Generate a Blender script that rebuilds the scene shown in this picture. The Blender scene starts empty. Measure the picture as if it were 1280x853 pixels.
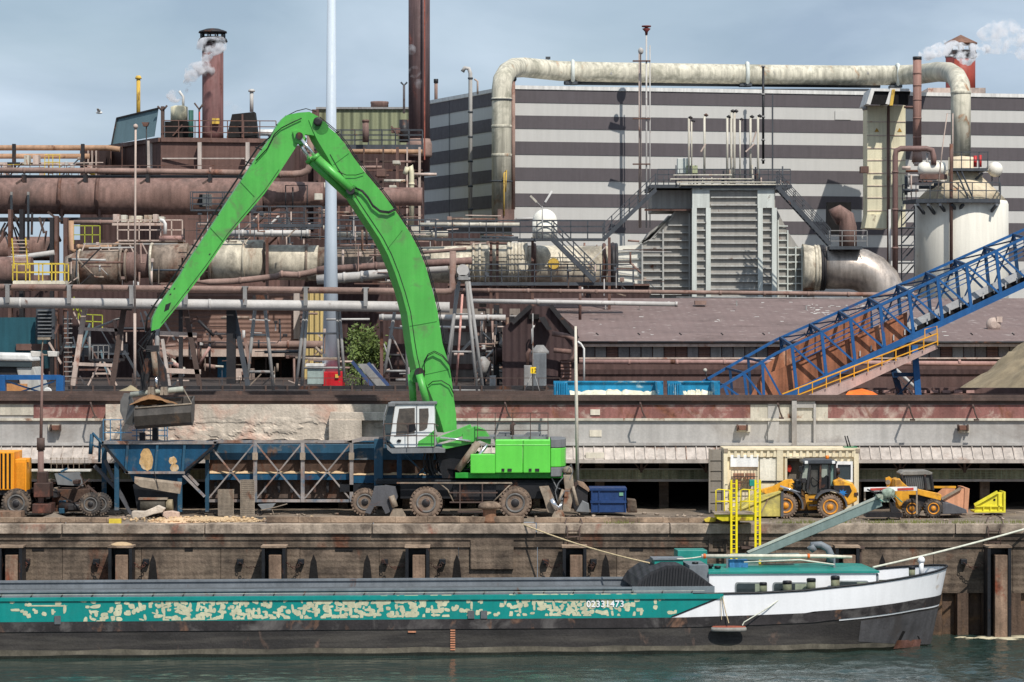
import bpy, math, random
from mathutils import Vector, Matrix
random.seed(7)
R = math.radians
SC = bpy.context.scene
COL = SC.collection

# ------------------------------------------------------------------ camera, world, sun, exposure
EYE = 12.0; CAMY = -120.0; F = 3840.0        # lens measured in units of 1/1280 of the picture's width
cam_d = bpy.data.cameras.new('camera'); cam = bpy.data.objects.new('camera', cam_d); COL.objects.link(cam)
cam.location = (0, CAMY, EYE); cam.rotation_euler = (R(90), 0, 0)
cam_d.sensor_width = 36; cam_d.lens = F/1280*36; cam_d.shift_y = -16.5/1280
cam_d.clip_start = 1; cam_d.clip_end = 9000
SC.camera = cam
LD = Vector((-.36, .74, -1.0)).normalized()   # the way the sunlight travels
sun_d = bpy.data.lights.new('sun', 'SUN'); sun_d.energy = 4.3; sun_d.angle = R(.5); sun_d.color = (1, .95, .87)
sun = bpy.data.objects.new('sun', sun_d); COL.objects.link(sun)
sun.rotation_euler = LD.to_track_quat('-Z', 'Y').to_euler()
W = bpy.data.worlds.new('World'); SC.world = W; W.use_nodes = True
nt = W.node_tree; nt.nodes.clear()
N = nt.nodes.new; Lk = nt.links.new
sky = N('ShaderNodeTexSky'); sky.sky_type = 'NISHITA'; sky.sun_disc = False
sky.sun_elevation = math.asin(-LD.z); sky.sun_rotation = math.atan2(-LD.x, -LD.y)
sky.altitude = 0; sky.air_density = 1.0; sky.dust_density = .6; sky.ozone_density = 2.0
tc = N('ShaderNodeTexCoord'); mp = N('ShaderNodeMapping'); mp.inputs['Scale'].default_value = (6, 6, 15)
no = N('ShaderNodeTexNoise'); no.inputs['Scale'].default_value = 1.0; no.inputs['Detail'].default_value = 7; no.inputs['Roughness'].default_value = .55
no.inputs['Distortion'].default_value = .4
cr = N('ShaderNodeValToRGB'); cr.color_ramp.elements[0].position = .3; cr.color_ramp.elements[1].position = .6
cr.color_ramp.elements[0].color = (.5,.5,.5,1); cr.color_ramp.elements[1].color = (1, 1, 1, 1)
mx = N('ShaderNodeMix'); mx.data_type = 'RGBA'
no2 = N('ShaderNodeTexNoise'); no2.inputs['Scale'].default_value = 1.3; no2.inputs['Detail'].default_value = 7; no2.inputs['Distortion'].default_value = .3
cr2 = N('ShaderNodeValToRGB'); cr2.color_ramp.elements[0].position = .36; cr2.color_ramp.elements[1].position = .66
cr2.color_ramp.elements[0].color = (4.4, 5.7, 7.3, 1); cr2.color_ramp.elements[1].color = (7.4, 8.8, 10.4, 1)
bg = N('ShaderNodeBackground'); bg.inputs['Strength'].default_value = .085
out = N('ShaderNodeOutputWorld')
Lk(tc.outputs['Generated'], mp.inputs['Vector']); Lk(mp.outputs[0], no.inputs['Vector']); Lk(mp.outputs[0], no2.inputs['Vector'])
Lk(no.outputs['Fac'], cr.inputs['Fac']); Lk(no2.outputs['Fac'], cr2.inputs['Fac'])
Lk(cr.outputs['Color'], mx.inputs['Factor']); Lk(sky.outputs[0], mx.inputs['A']); Lk(cr2.outputs['Color'], mx.inputs['B'])
Lk(mx.outputs['Result'], bg.inputs['Color']); Lk(bg.outputs[0], out.inputs['Surface'])
SC.view_settings.view_transform = 'Standard'; SC.view_settings.look = 'None'
SC.view_settings.exposure = 0.0; SC.view_settings.gamma = 1; SC.view_settings.use_curve_mapping = False
SC.cycles.max_bounces = 5; SC.cycles.volume_bounces = 3; SC.cycles.transparent_max_bounces = 8
SC.cycles.use_denoising = True

# ------------------------------------------------------------------ measuring helpers
def P(px, py, Y):
    'point of the place at depth Y that was measured at px, py'
    s = F/(Y-CAMY); return Vector(((px-640)/s, Y, EYE-(py-410)/s))
def S(n, Y): return n*(Y-CAMY)/F
def G(px, z, Y): return Vector(((px-640)*(Y-CAMY)/F, Y, z))

class MB:
    def __init__(s): s.v = []; s.f = []; s.sm = []
    def add(s, vs, fs, smooth=False):
        n = len(s.v); s.v += [Vector(v) for v in vs]
        for f in fs: s.f.append([i+n for i in f]); s.sm.append(smooth)
        return s
    def hexa(s, a):     # 8 corners: bottom 4, top 4
        return s.add(a, [(0,3,2,1),(4,5,6,7),(0,1,5,4),(1,2,6,5),(2,3,7,6),(3,0,4,7)])
    def box(s, x0, x1, y0, y1, z0, z1):
        return s.hexa([(x0,y0,z0),(x1,y0,z0),(x1,y1,z0),(x0,y1,z0),(x0,y0,z1),(x1,y0,z1),(x1,y1,z1),(x0,y1,z1)])
    def rect(s, px0, py0, px1, py1, Y0, Y1):     # block whose front at depth Y0 was measured as that rectangle
        a = P(px0, py1, Y0); b = P(px1, py0, Y0)
        return s.box(a.x, b.x, Y0, Y1, a.z, b.z)
    def prism(s, pts, ev):   # world points ring, extrusion vector
        n = len(pts); ev = Vector(ev); a = [Vector(p) for p in pts]; b = [p+ev for p in a]
        return s.add(a+b, [tuple(range(n))[::-1], tuple(range(n, 2*n))] + [(i, (i+1) % n, n+(i+1) % n, n+i) for i in range(n)])
    def poly(s, pts, Y, th, dx=0, dz=0):
        return s.prism([P(x, y, Y) for x, y in pts], (dx, th, dz))
    def bar(s, p0, p1, w, h=None, up=(0,0,1)):
        p0 = Vector(p0); p1 = Vector(p1); h = h or w; d = (p1-p0)
        if d.length < 1e-6: return s
        d.normalize(); u = Vector(up)
        if abs(d.dot(u)) > .98: u = Vector((0,1,0))
        a = d.cross(u).normalized()*w/2; b = a.cross(d).normalized()*h/2
        return s.hexa([p0-a-b, p0+a-b, p1+a-b, p1-a-b, p0-a+b, p0+a+b, p1+a+b, p1-a+b])
    def tube(s, pts, r, n=8, caps=True, closed=False):
        pts = [Vector(p) for p in pts]; m = len(pts); rs = r if isinstance(r, (list, tuple)) else [r]*m
        d0 = (pts[1]-pts[0]).normalized(); u = Vector((0,0,1)) if abs(d0.z) < .9 else Vector((0,1,0))
        a = d0.cross(u).normalized(); vs = []
        for i, p in enumerate(pts):
            if closed: d = (pts[(i+1) % m]-pts[i-1])
            else: d = (pts[min(i+1, m-1)]-pts[max(i-1, 0)])
            if d.length < 1e-9: d = d0.copy()
            d.normalize(); a = (a-d*a.dot(d)).normalized(); b = d.cross(a)
            k = 1.0
            if 0 < i < m-1:
                c = (pts[i+1]-p).normalized().dot((p-pts[i-1]).normalized()); k = 1/max(.6, math.sqrt(max(.1, (1+c)/2)))
            for j in range(n):
                t = 2*math.pi*(j+.5)/n; vs.append(p+(a*math.cos(t)+b*math.sin(t))*rs[i])
        fs = []
        for i in range(m if closed else m-1):
            q = (i+1) % m
            for j in range(n): fs.append((i*n+j, i*n+(j+1) % n, q*n+(j+1) % n, q*n+j))
        s.add(vs, fs, n > 5)
        if caps and not closed:
            k = len(s.v)-len(vs); s.f.append([k+j for j in range(n)][::-1]); s.sm.append(False)
            s.f.append([k+(m-1)*n+j for j in range(n)]); s.sm.append(False)
        return s
    def tp(s, pts, Y, rpx, n=8, **k):    # tube measured in the picture: points (px, py[, Y]), radius in px
        q = [P(p[0], p[1], p[2] if len(p) > 2 else Y) for p in pts]
        return s.tube(q, S(rpx, Y), n, **k)
    def bp(s, x0, y0, x1, y1, Y, wpx, th=None):   # flat bar
        return s.bar(P(x0, y0, Y), P(x1, y1, Y), th or S(wpx, Y), S(wpx, Y))
    def cyl(s, c, r, h, n=24, axis=(0,0,1), r1=None):
        c = Vector(c); ax = Vector(axis).normalized()
        return s.tube([c, c+ax*h], [r, r if r1 is None else r1], n)
    def lathe(s, c, prof, n=24, axis=(0,0,1)):
        c = Vector(c); ax = Vector(axis).normalized(); u = Vector((0,0,1)) if abs(ax.z) < .9 else Vector((1,0,0))
        a = ax.cross(u).normalized(); b = ax.cross(a); vs = []
        for r, h in prof:
            for j in range(n):
                t = 2*math.pi*j/n; vs.append(c+ax*h+(a*math.cos(t)+b*math.sin(t))*max(r, 1e-4))
        fs = [(i*n+j, (i+1)*n+j, (i+1)*n+(j+1) % n, i*n+(j+1) % n) for i in range(len(prof)-1) for j in range(n)]
        k = len(s.v); s.add(vs, fs, True)
        s.f.append([k+j for j in range(n)]); s.sm.append(False); s.f.append([k+(len(prof)-1)*n+j for j in range(n)][::-1]); s.sm.append(False)
        return s
    def ball(s, c, r, sx=1, sy=1, sz=1, n=16, m=10, jit=0):
        c = Vector(c); vs = []; fs = []
        for i in range(m+1):
            th = math.pi*i/m
            for j in range(n):
                ph = 2*math.pi*j/n; k = r*(1+random.uniform(-jit, jit))
                vs.append(c+Vector((sx*k*math.sin(th)*math.cos(ph), sy*k*math.sin(th)*math.sin(ph), sz*k*math.cos(th))))
        for i in range(m):
            for j in range(n): fs.append((i*n+j, (i+1)*n+j, (i+1)*n+(j+1) % n, i*n+(j+1) % n))
        return s.add(vs, fs, True)
    def ring(s, c, r, t, n=28, axis=(1,0,0), k=6):
        c = Vector(c); ax = Vector(axis).normalized(); u = Vector((0,0,1)) if abs(ax.z) < .9 else Vector((1,0,0))
        a = ax.cross(u).normalized(); b = ax.cross(a)
        return s.tube([c+(a*math.cos(2*math.pi*j/n)+b*math.sin(2*math.pi*j/n))*r for j in range(n)], t, k, closed=True)
    def rail(s, pts, h=1.1, step=1.5, r=.028, mids=1, n=4, toe=False):
        pts = [Vector(p) for p in pts]; up = Vector((0,0,1))
        for i in range(len(pts)-1):
            a, b = pts[i], pts[i+1]; L = (b-a).length; k = max(1, round(L/step))
            for j in range(k+1):
                if j == 0 and i > 0: continue
                q = a+(b-a)*j/k; s.tube([q, q+up*h], r, n)
            for m in range(mids+1):
                z = up*h*(1-m/(mids+1)); s.tube([a+z, b+z], r, n)
            if toe: s.bar(a+up*.08, b+up*.08, .02, .16)
        return s

def lin(c):
    return tuple(((v/255)/12.92 if v/255 <= .04045 else ((v/255+.055)/1.055)**2.4) for v in c)
MATS = {}
def mat(name, col, rough=.65, metal=0, var=.22, vs=.6, rust=0, rcol=(96,60,42), rs=1.2, streak=.25, bump=.08, corr=None, spec=.35, patch=None, fine=14, dirt=None, hz=None):
    m = bpy.data.materials.new(name); m.use_nodes = True; t = m.node_tree; t.nodes.clear(); N = t.nodes.new; L = t.links.new
    o = N('ShaderNodeOutputMaterial'); b = N('ShaderNodeBsdfPrincipled'); L(b.outputs[0], o.inputs[0])
    c = lin(col); b.inputs['Metallic'].default_value = metal; b.inputs['Specular IOR Level'].default_value = spec
    tc = N('ShaderNodeTexCoord'); info = N('ShaderNodeObjectInfo')
    off = N('ShaderNodeVectorMath'); off.operation = 'MULTIPLY_ADD'; off.inputs[1].default_value = (37, 19, 23)
    cmb = N('ShaderNodeCombineXYZ')
    for i in range(3): L(info.outputs['Random'], cmb.inputs[i])
    L(cmb.outputs[0], off.inputs[0]); L(tc.outputs['Object'], off.inputs[2]); V = off.outputs[0]
    def noise(scale, det=4, sc=None, rough_=.55, dist=0):
        n = N('ShaderNodeTexNoise'); n.inputs['Scale'].default_value = scale; n.inputs['Detail'].default_value = det
        n.inputs['Roughness'].default_value = rough_; n.inputs['Distortion'].default_value = dist
        if sc:
            mp = N('ShaderNodeMapping'); mp.inputs['Scale'].default_value = sc; L(V, mp.inputs['Vector']); L(mp.outputs[0], n.inputs['Vector'])
        else: L(V, n.inputs['Vector'])
        return n.outputs['Fac']
    def ramp(f, a, b_, lo, hi):
        r = N('ShaderNodeMapRange'); r.inputs['From Min'].default_value = a; r.inputs['From Max'].default_value = b_
        r.inputs['To Min'].default_value = lo; r.inputs['To Max'].default_value = hi; L(f, r.inputs['Value']); return r.outputs[0]
    def mixc(f, A, B):
        x = N('ShaderNodeMix'); x.data_type = 'RGBA'
        (L(f, x.inputs['Factor']) if not isinstance(f, float) else setattr(x.inputs['Factor'], 'default_value', f))
        for k, q in (('A', A), ('B', B)):
            if isinstance(q, tuple): x.inputs[k].default_value = (*q[:3], 1)
            else: L(q, x.inputs[k])
        return x.outputs['Result']
    def scalec(A, f):
        x = N('ShaderNodeVectorMath'); x.operation = 'SCALE'
        if isinstance(A, tuple): x.inputs[0].default_value = A[:3]
        else: L(A, x.inputs[0])
        L(f, x.inputs['Scale']); return x.outputs[0]
    cur = c
    cur = scalec(cur, ramp(noise(vs, 5), .28, .72, 1-var, 1+var*.8))
    cur = scalec(cur, ramp(noise(fine, 3), .3, .7, 1-var*.45, 1+var*.45))
    if streak:
        cur = scalec(cur, ramp(noise(1.0, 4, (3.5, 3.5, .22)), .35, .7, 1+streak*.25, 1-streak))
    if dirt:
        dcol, amt, dsc = dirt
        cur = mixc(ramp(noise(dsc, 7, None, .65, .5), .62-amt*.3, .74-amt*.2, 0, .85), cur, lin(dcol))
    if hz:
        cur = mixc(ramp(noise(1.0, 5, (.25, 1, 3.2), .6), .48, .68, 0, hz[1]), cur, lin(hz[0]))
    rm = None
    if patch:
        pcol, lo = patch
        masks = []
        dn = N('ShaderNodeTexNoise'); dn.inputs['Scale'].default_value = 2.2; dn.inputs['Detail'].default_value = 3; L(V, dn.inputs['Vector'])
        dv = N('ShaderNodeVectorMath'); dv.operation = 'MULTIPLY_ADD'; dv.inputs[1].default_value = (.22, .22, .22); L(dn.outputs['Color'], dv.inputs[0]); L(V, dv.inputs[2])
        for sc_ in ((2.0, .3, 4.6), (4.6, .3, 1.9), (3.0, .3, 3.0)):
            mp = N('ShaderNodeMapping'); mp.inputs['Scale'].default_value = sc_; mp.inputs['Location'].default_value = (sc_[0]*3, 0, sc_[2]); L(dv.outputs[0], mp.inputs['Vector'])
            vo = N('ShaderNodeTexVoronoi'); vo.inputs['Scale'].default_value = 1; vo.inputs['Randomness'].default_value = 1; L(mp.outputs[0], vo.inputs['Vector'])
            sx = N('ShaderNodeSeparateXYZ'); L(vo.outputs['Color'], sx.inputs[0])
            k_ = N('ShaderNodeMapRange'); k_.inputs['From Min'].default_value = .25; k_.inputs['From Max'].default_value = 1; k_.inputs['To Min'].default_value = .1; k_.inputs['To Max'].default_value = .5; L(sx.outputs[0], k_.inputs['Value'])
            sb = N('ShaderNodeMath'); sb.operation = 'SUBTRACT'; L(k_.outputs[0], sb.inputs[0]); L(vo.outputs['Distance'], sb.inputs[1]); masks.append(sb.outputs[0])
        m1 = N('ShaderNodeMath'); m1.operation = 'MAXIMUM'; L(masks[0], m1.inputs[0]); L(masks[1], m1.inputs[1])
        m2 = N('ShaderNodeMath'); m2.operation = 'MAXIMUM'; L(m1.outputs[0], m2.inputs[0]); L(masks[2], m2.inputs[1])
        big = ramp(noise(.16, 1), .38, .62, -.3, .0)
        ad = N('ShaderNodeMath'); ad.operation = 'ADD'; L(m2.outputs[0], ad.inputs[0]); L(big, ad.inputs[1]); lo = patch[1]-.46
        cur = mixc(ramp(ad.outputs[0], lo, lo+.012, 0, 1), cur, lin(pcol))
    if rust:
        nr = noise(rs, 8, (1, 1, .6), .62, .6); rm = ramp(nr, .66-rust*.36, .74-rust*.26, 0, 1)
        rc = mixc(ramp(noise(6, 4), .35, .65, 0, 1), tuple(v*.55 for v in lin(rcol)), tuple(min(1, v*1.35) for v in lin(rcol)))
        cur = mixc(rm, cur, rc)
    L(cur, b.inputs['Base Color'])
    rr = ramp(noise(3.1, 4), .3, .7, max(.05, rough-.12), min(1, rough+.12)); L(rr, b.inputs['Roughness'])
    h = noise(9, 6, None, .6)
    if corr:
        ax, per, amp = corr
        sp = N('ShaderNodeSeparateXYZ'); L(tc.outputs['Object'], sp.inputs[0])
        k = N('ShaderNodeMath'); k.operation = 'MULTIPLY'; k.inputs[1].default_value = 2*math.pi/per; L(sp.outputs['XYZ'.index(ax)], k.inputs[0])
        sn = N('ShaderNodeMath'); sn.operation = 'SINE'; L(k.outputs[0], sn.inputs[0])
        bp2 = N('ShaderNodeBump'); bp2.inputs['Distance'].default_value = amp; bp2.inputs['Strength'].default_value = 1; L(sn.outputs[0], bp2.inputs['Height'])
        bpn = N('ShaderNodeBump'); bpn.inputs['Distance'].default_value = .03; bpn.inputs['Strength'].default_value = bump*4; L(h, bpn.inputs['Height']); L(bp2.outputs[0], bpn.inputs['Normal'])
    else:
        bpn = N('ShaderNodeBump'); bpn.inputs['Distance'].default_value = .03; bpn.inputs['Strength'].default_value = min(1, bump*4); L(h, bpn.inputs['Height'])
    L(bpn.outputs[0], b.inputs['Normal'])
    MATS[name] = m; return m

# ------------------------------------------------------------------ things, parts, sub-parts
def mesh_of(name, mb, m, org, bevel=0):
    me = bpy.data.meshes.new(name); me.from_pydata([tuple(v-org) for v in mb.v], [], mb.f)
    me.polygons.foreach_set('use_smooth', mb.sm); me.materials.append(m); me.validate(); me.update()
    o = bpy.data.objects.new(name, me); COL.objects.link(o)
    if bevel:
        b = o.modifiers.new('b', 'BEVEL'); b.width = bevel; b.segments = 2; b.limit_method = 'ANGLE'; b.angle_limit = R(40)
    return o
ALL = []
class Thing:
    def __init__(s, name, label, cat, group=None): s.a = (name, label, cat, group); s.p = []; ALL.append(s)
    def part(s, name, mb, m, parent=None, label=None, bevel=0, stuff=False):
        if not mb.v: return None
        s.p.append((name, mb, m, parent, label, bevel, stuff)); return len(s.p)-1
    def done(s):
        name, label, cat, group = s.a
        vs = [v for p in s.p for v in p[1].v]
        lo = [min(v[i] for v in vs) for i in range(3)]; hi = [max(v[i] for v in vs) for i in range(3)]
        org = Vector(((lo[0]+hi[0])/2, (lo[1]+hi[1])/2, lo[2]))
        if len(s.p) == 1 and s.p[0][0] == name:
            root = mesh_of(name, s.p[0][1], s.p[0][2], org, s.p[0][5]); root.location = org
        else:
            root = bpy.data.objects.new(name, None); COL.objects.link(root); root.location = org; root.empty_display_size = .2
            obs = []
            for (n, mb, m, par, lb, bv, st) in s.p:
                o = mesh_of(n, mb, m, org, bv); o.parent = root if par is None else obs[par]
                if lb: o['label'] = lb
                if st: o['kind'] = 'stuff'
                obs.append(o)
        root['label'] = label; root['category'] = cat
        if group: root['group'] = group
        s.root = root; return root
def single(name, label, cat, mb, m, group=None, bevel=0, kind=None):
    t = Thing(name, label, cat, group); t.part(name, mb, m, bevel=bevel); o = t.done()
    if kind: o['kind'] = kind
    return o
def struct(name, mb, m, org=(0,0,0)):
    o = mesh_of(name, mb, m, Vector(org)); o.location = org; o['kind'] = 'structure'; return o
def clone(root, loc, label=None, parts=True):
    def cp(o, par):
        c = o.copy(); COL.objects.link(c)
        if par: c.parent = par
        for ch in list(o.children): cp(ch, c)
        return c
    r = cp(root, None); r.location = loc
    if label: r['label'] = label
    return r
# ================================================================== materials
M_quay = mat('quay_concrete', (122,106,92), .9, var=.38, vs=.5, streak=.5, rust=.2, rcol=(104,70,54), rs=.6, bump=.3, dirt=((58,50,44), .65, .6), corr=('Z', .23, .004), hz=((150,134,116), .3))
M_cap = mat('cap_concrete', (166,150,134), .9, var=.35, vs=.8, streak=.35, rust=.18, rcol=(140,92,76), rs=.5, bump=.2, dirt=((84,74,66), .5, .9))
M_deckq = mat('quay_ground', (136,122,108), .95, var=.35, vs=.3, streak=0, bump=.25, dirt=((84,74,64), .6, .35))
M_yard = mat('yard_ground', (70,61,57), .95, var=.35, vs=.1, streak=0, bump=.2)
M_timber = mat('old_timber', (158,136,116), .9, var=.35, vs=1, streak=.1, bump=.25, dirt=((80,66,56), .5, .8))
M_pile = mat('pile_timber', (140,116,98), .85, var=.4, vs=1.2, streak=.5, bump=.2, rust=.3, rcol=(120,66,46), rs=1)
M_darksteel = mat('dark_steel', (46,44,46), .55, var=.3, streak=.2, rust=.25, bump=.1)
M_blacksteel = mat('black_steel', (30,31,35), .5, var=.3, streak=.2, rust=.12, bump=.08)
M_voiddark = mat('void_dark', (26,24,24), .95, var=.4, bump=.2)  # near-black: shade of openings and recesses put into the colour, some dark parts too
M_wallgrey = mat('wall_grey', (176,172,168), .85, var=.16, vs=.25, streak=.16, rust=.14, rcol=(140,112,96), rs=.35, bump=.08, dirt=((130,122,116), .35, .35))
M_wallred = mat('wall_red_paint', (144,98,92), .8, var=.28, vs=.5, streak=.3, rust=.35, rcol=(124,80,62), rs=.9, dirt=((190,170,158), .3, 1.2))
M_wallpale = mat('wall_pale_paint', (206,198,182), .85, var=.2, vs=.5, streak=.25, rust=.25, rcol=(130,80,50))
M_crumble = mat('bleached_concrete', (204,190,174), .95, var=.25, vs=.8, streak=.25, bump=.3, dirt=((196,158,140), .35, .6))
M_rib = mat('ribbed_sheet', (186,176,168), .75, var=.2, vs=.4, streak=.3, rust=.3, rcol=(130,104,90), rs=.5)
M_rail = mat('rail_brown', (88,72,66), .75, var=.3, vs=.7, streak=.2, rust=.22, rcol=(106,80,70))
M_mesh = mat('green_mesh', (150,164,140), .8, var=.5, vs=.8, streak=.3)  # colour lifted so the fence shows in the unlit bays
M_chain = mat('chain_steel', (70,52,46), .6, rust=.5, rcol=(108,66,54))
M_sheet = mat('sheet_pile', (96,78,66), .85, var=.4, vs=.7, streak=.5, rust=.4, rcol=(110,84,60), rs=.8, bump=.2)
M_sand = mat('tan_sand', (198,170,134), .95, var=.25, vs=.8, streak=0, bump=.35)
M_greysand = mat('grey_sand', (160,146,118), .95, var=.25, vs=.3, streak=0, bump=.4, dirt=((110,104,84), .3, .25))
M_gravel = mat('gravel', (150,134,108), .95, var=.25, vs=1.5, streak=0, bump=.5, fine=30)
M_foam = mat('foam', (196,186,158), .95, var=.25, vs=2, streak=0, bump=.3)

# ================================================================== water
QZ = 4.34; YZ = 8.6
def water():
    m = bpy.data.materials.new('water'); m.use_nodes = True; t = m.node_tree; b = t.nodes['Principled BSDF']
    b.inputs['Base Color'].default_value = (.016, .062, .052, 1); b.inputs['Roughness'].default_value = .06; b.inputs['IOR'].default_value = 1.45
    N = t.nodes.new; L = t.links.new; tc = N('ShaderNodeTexCoord')
    def ns(sc, scale, det):
        mp = N('ShaderNodeMapping'); mp.inputs['Scale'].default_value = sc; L(tc.outputs['Object'], mp.inputs['Vector'])
        n = N('ShaderNodeTexNoise'); n.inputs['Scale'].default_value = scale; n.inputs['Detail'].default_value = det; n.inputs['Distortion'].default_value = .4; L(mp.outputs[0], n.inputs['Vector']); return n.outputs['Fac']
    a = ns((1, .7, 1), .8, 6); c = ns((1, 1, 1), 6.5, 4); g = ns((.06, .22, 1), 1.0, 3)
    r = N('ShaderNodeMapRange'); r.inputs['From Min'].default_value = .42; r.inputs['From Max'].default_value = .6; r.inputs['To Min'].default_value = .03; r.inputs['To Max'].default_value = .2
    L(g, r.inputs['Value'])
    sx = N('ShaderNodeSeparateXYZ'); L(tc.outputs['Object'], sx.inputs[0]); gx = N('ShaderNodeMapRange'); gx.inputs['From Min'].default_value = -4; gx.inputs['From Max'].default_value = 14; gx.inputs['To Min'].default_value = -.02; gx.inputs['To Max'].default_value = 1.0; L(sx.outputs[0], gx.inputs['Value'])
    gy = N('ShaderNodeMapRange'); gy.inputs['From Min'].default_value = -9; gy.inputs['From Max'].default_value = -14; gy.inputs['To Min'].default_value = 0; gy.inputs['To Max'].default_value = .3; L(sx.outputs[1], gy.inputs['Value'])
    ga = N('ShaderNodeMath'); ga.operation = 'ADD'; L(r.outputs[0], ga.inputs[0]); L(gx.outputs[0], ga.inputs[1]); gb = N('ShaderNodeMath'); gb.operation = 'ADD'; gb.use_clamp = True; L(ga.outputs[0], gb.inputs[0]); L(gy.outputs[0], gb.inputs[1]); r = gb
    b1 = N('ShaderNodeBump'); b1.inputs['Distance'].default_value = .06; L(a, b1.inputs['Height']); L(r.outputs[0], b1.inputs['Strength'])
    b2 = N('ShaderNodeBump'); b2.inputs['Distance'].default_value = .03; L(c, b2.inputs['Height']); L(r.outputs[0], b2.inputs['Strength']); L(b1.outputs[0], b2.inputs['Normal'])
    L(b2.outputs[0], b.inputs['Normal'])
    cr = N('ShaderNodeValToRGB'); cr.color_ramp.elements[0].color = (.026, .060, .052, 1); cr.color_ramp.elements[1].color = (.018, .024, .020, 1)
    L(ns((.03, .25, 1), 1, 2), cr.inputs['Fac']); L(cr.outputs[0], b.inputs['Base Color'])
    return m
M_water = water()
from mathutils import noise as mnoise
def wave(x, y):
    k = .5+.5*mnoise.noise(Vector((x*.05, y*.22, 4)))+max(0, min(1, (x+2)/14))*2.4+max(0, min(1, (-9-y)/5))*.7
    e = min(1, min(abs(x+34), abs(x-40), abs(y+27))/2)
    return e*k*(.026*mnoise.noise(Vector((x*.55, y*.8, 1)))+.020*mnoise.noise(Vector((x*1.5, y*1.9, 2)))+.009*mnoise.noise(Vector((x*4, y*4.4, 3))))
wx = [-400, -150, -60]+[-34+i*.13 for i in range(570)]+[60, 150, 400]; wy = [-400, -150, -60]+[-27+i*.13 for i in range(213)]
mb = MB(); nwx = len(wx)
mb.add([(x, y, wave(x, y) if -34 < x < 40 and y > -27 else 0) for y in wy for x in wx], [(j*nwx+i, j*nwx+i+1, (j+1)*nwx+i+1, (j+1)*nwx+i) for j in range(len(wy)-1) for i in range(nwx-1)], True)
struct('water', mb, M_water)
mb = MB(); mb.add([(-400,-400,-3),(400,-400,-3),(400,.5,-3),(-400,.5,-3)], [(0,1,2,3)])
struct('river_bed', mb, M_yard)
# ground of the yard to the horizon
mb = MB(); mb.add([(-5000,9.6,YZ),(5000,9.6,YZ),(5000,6000,YZ),(-5000,6000,YZ)], [(0,1,2,3)])
struct('yard_ground', mb, M_yard)
# quay slab top with uneven surface
def sheet(x0, x1, y0, y1, nx, ny, zf):
    mb = MB(); vs = [(x0+(x1-x0)*i/nx, y0+(y1-y0)*j/ny, zf(x0+(x1-x0)*i/nx, y0+(y1-y0)*j/ny)) for j in range(ny+1) for i in range(nx+1)]
    fs = [(j*(nx+1)+i, j*(nx+1)+i+1, (j+1)*(nx+1)+i+1, (j+1)*(nx+1)+i) for j in range(ny) for i in range(nx)]
    return mb.add(vs, fs, True)
from mathutils import noise as mnoise
struct('quay_surface', sheet(-60, 60, 1.1, 16, 240, 30, lambda x, y: QZ-.02+.07*mnoise.noise(Vector((x*.7, y*1.1, 0)))+.03*mnoise.noise(Vector((x*3, y*4, 2)))), M_deckq)

# ------------------------------------------------------------------ quay wall
t = Thing('quay_wall', 'weathered brown concrete quay wall along the water under the yellow and green machines', 'quay wall')
mb = MB(); 
for i in range(20):      # face built of cast bays
    x = -30+i*3.1; mb.box(x+.01, x+3.09, .25+random.uniform(-.012,.012), 1.2, 1.62, 3.7)
t.part('wall_face', mb, M_quay)
mb = MB(); mb.box(-31, 32, .12, 1.2, 3.7, 3.94); mb.box(-31, 32, .17, 1.2, 3.42, 3.7)
t.part('ledge', mb, M_quay)
mb = MB(); x = -31
while x < 32:
    w = random.uniform(4.5, 8); mb.box(x, x+w-.03, 0+random.uniform(-.02,.02), 1.15, 3.95, QZ+random.uniform(-.02,.02)); x += w
t.part('cap_beam', mb, M_cap, bevel=.03)
mb = MB(); x = -31       # sheet piling under the wall
while x < 32:
    for a, b, y0, y1 in ((0,.42,.05,.05), (.42,.5,.05,.5), (.5,.95,.5,.5), (.95,1.03,.5,.05)):
        mb.hexa([(x+a,y0,-2),(x+b,y1,-2),(x+b,y1+.12,-2),(x+a,y0+.12,-2),(x+a,y0,1.62),(x+b,y1,1.62),(x+b,y1+.12,1.62),(x+a,y0+.12,1.62)])
    x += 1.03
mb.box(-31, 32, .7, 1.1, -2, 1.62)
t.part('sheet_piling', mb, M_sheet)
# pointed drain niches
for px in (191, 392, 459, 571, 757, 1103):
    q = [P(px-6, 726, .22), P(px+6, 726, .22), P(px+3.5, 702, .22), P(px, 693, .22), P(px-3.5, 702, .22)]; t.part('drain_slot', MB().prism(q, (0, .1, 0)), M_voiddark)
for a, b in ((40, 55), (231, 241), (419, 441), (787, 804)): t.part('pocket', MB().rect(a, 682+random.uniform(-2,2), b, 689, .215, .4), M_voiddark)
t.part('repair_panel', MB().rect(588, 675, 642, 712, .1, .3), M_quay, bevel=.02)
t.done()
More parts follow.
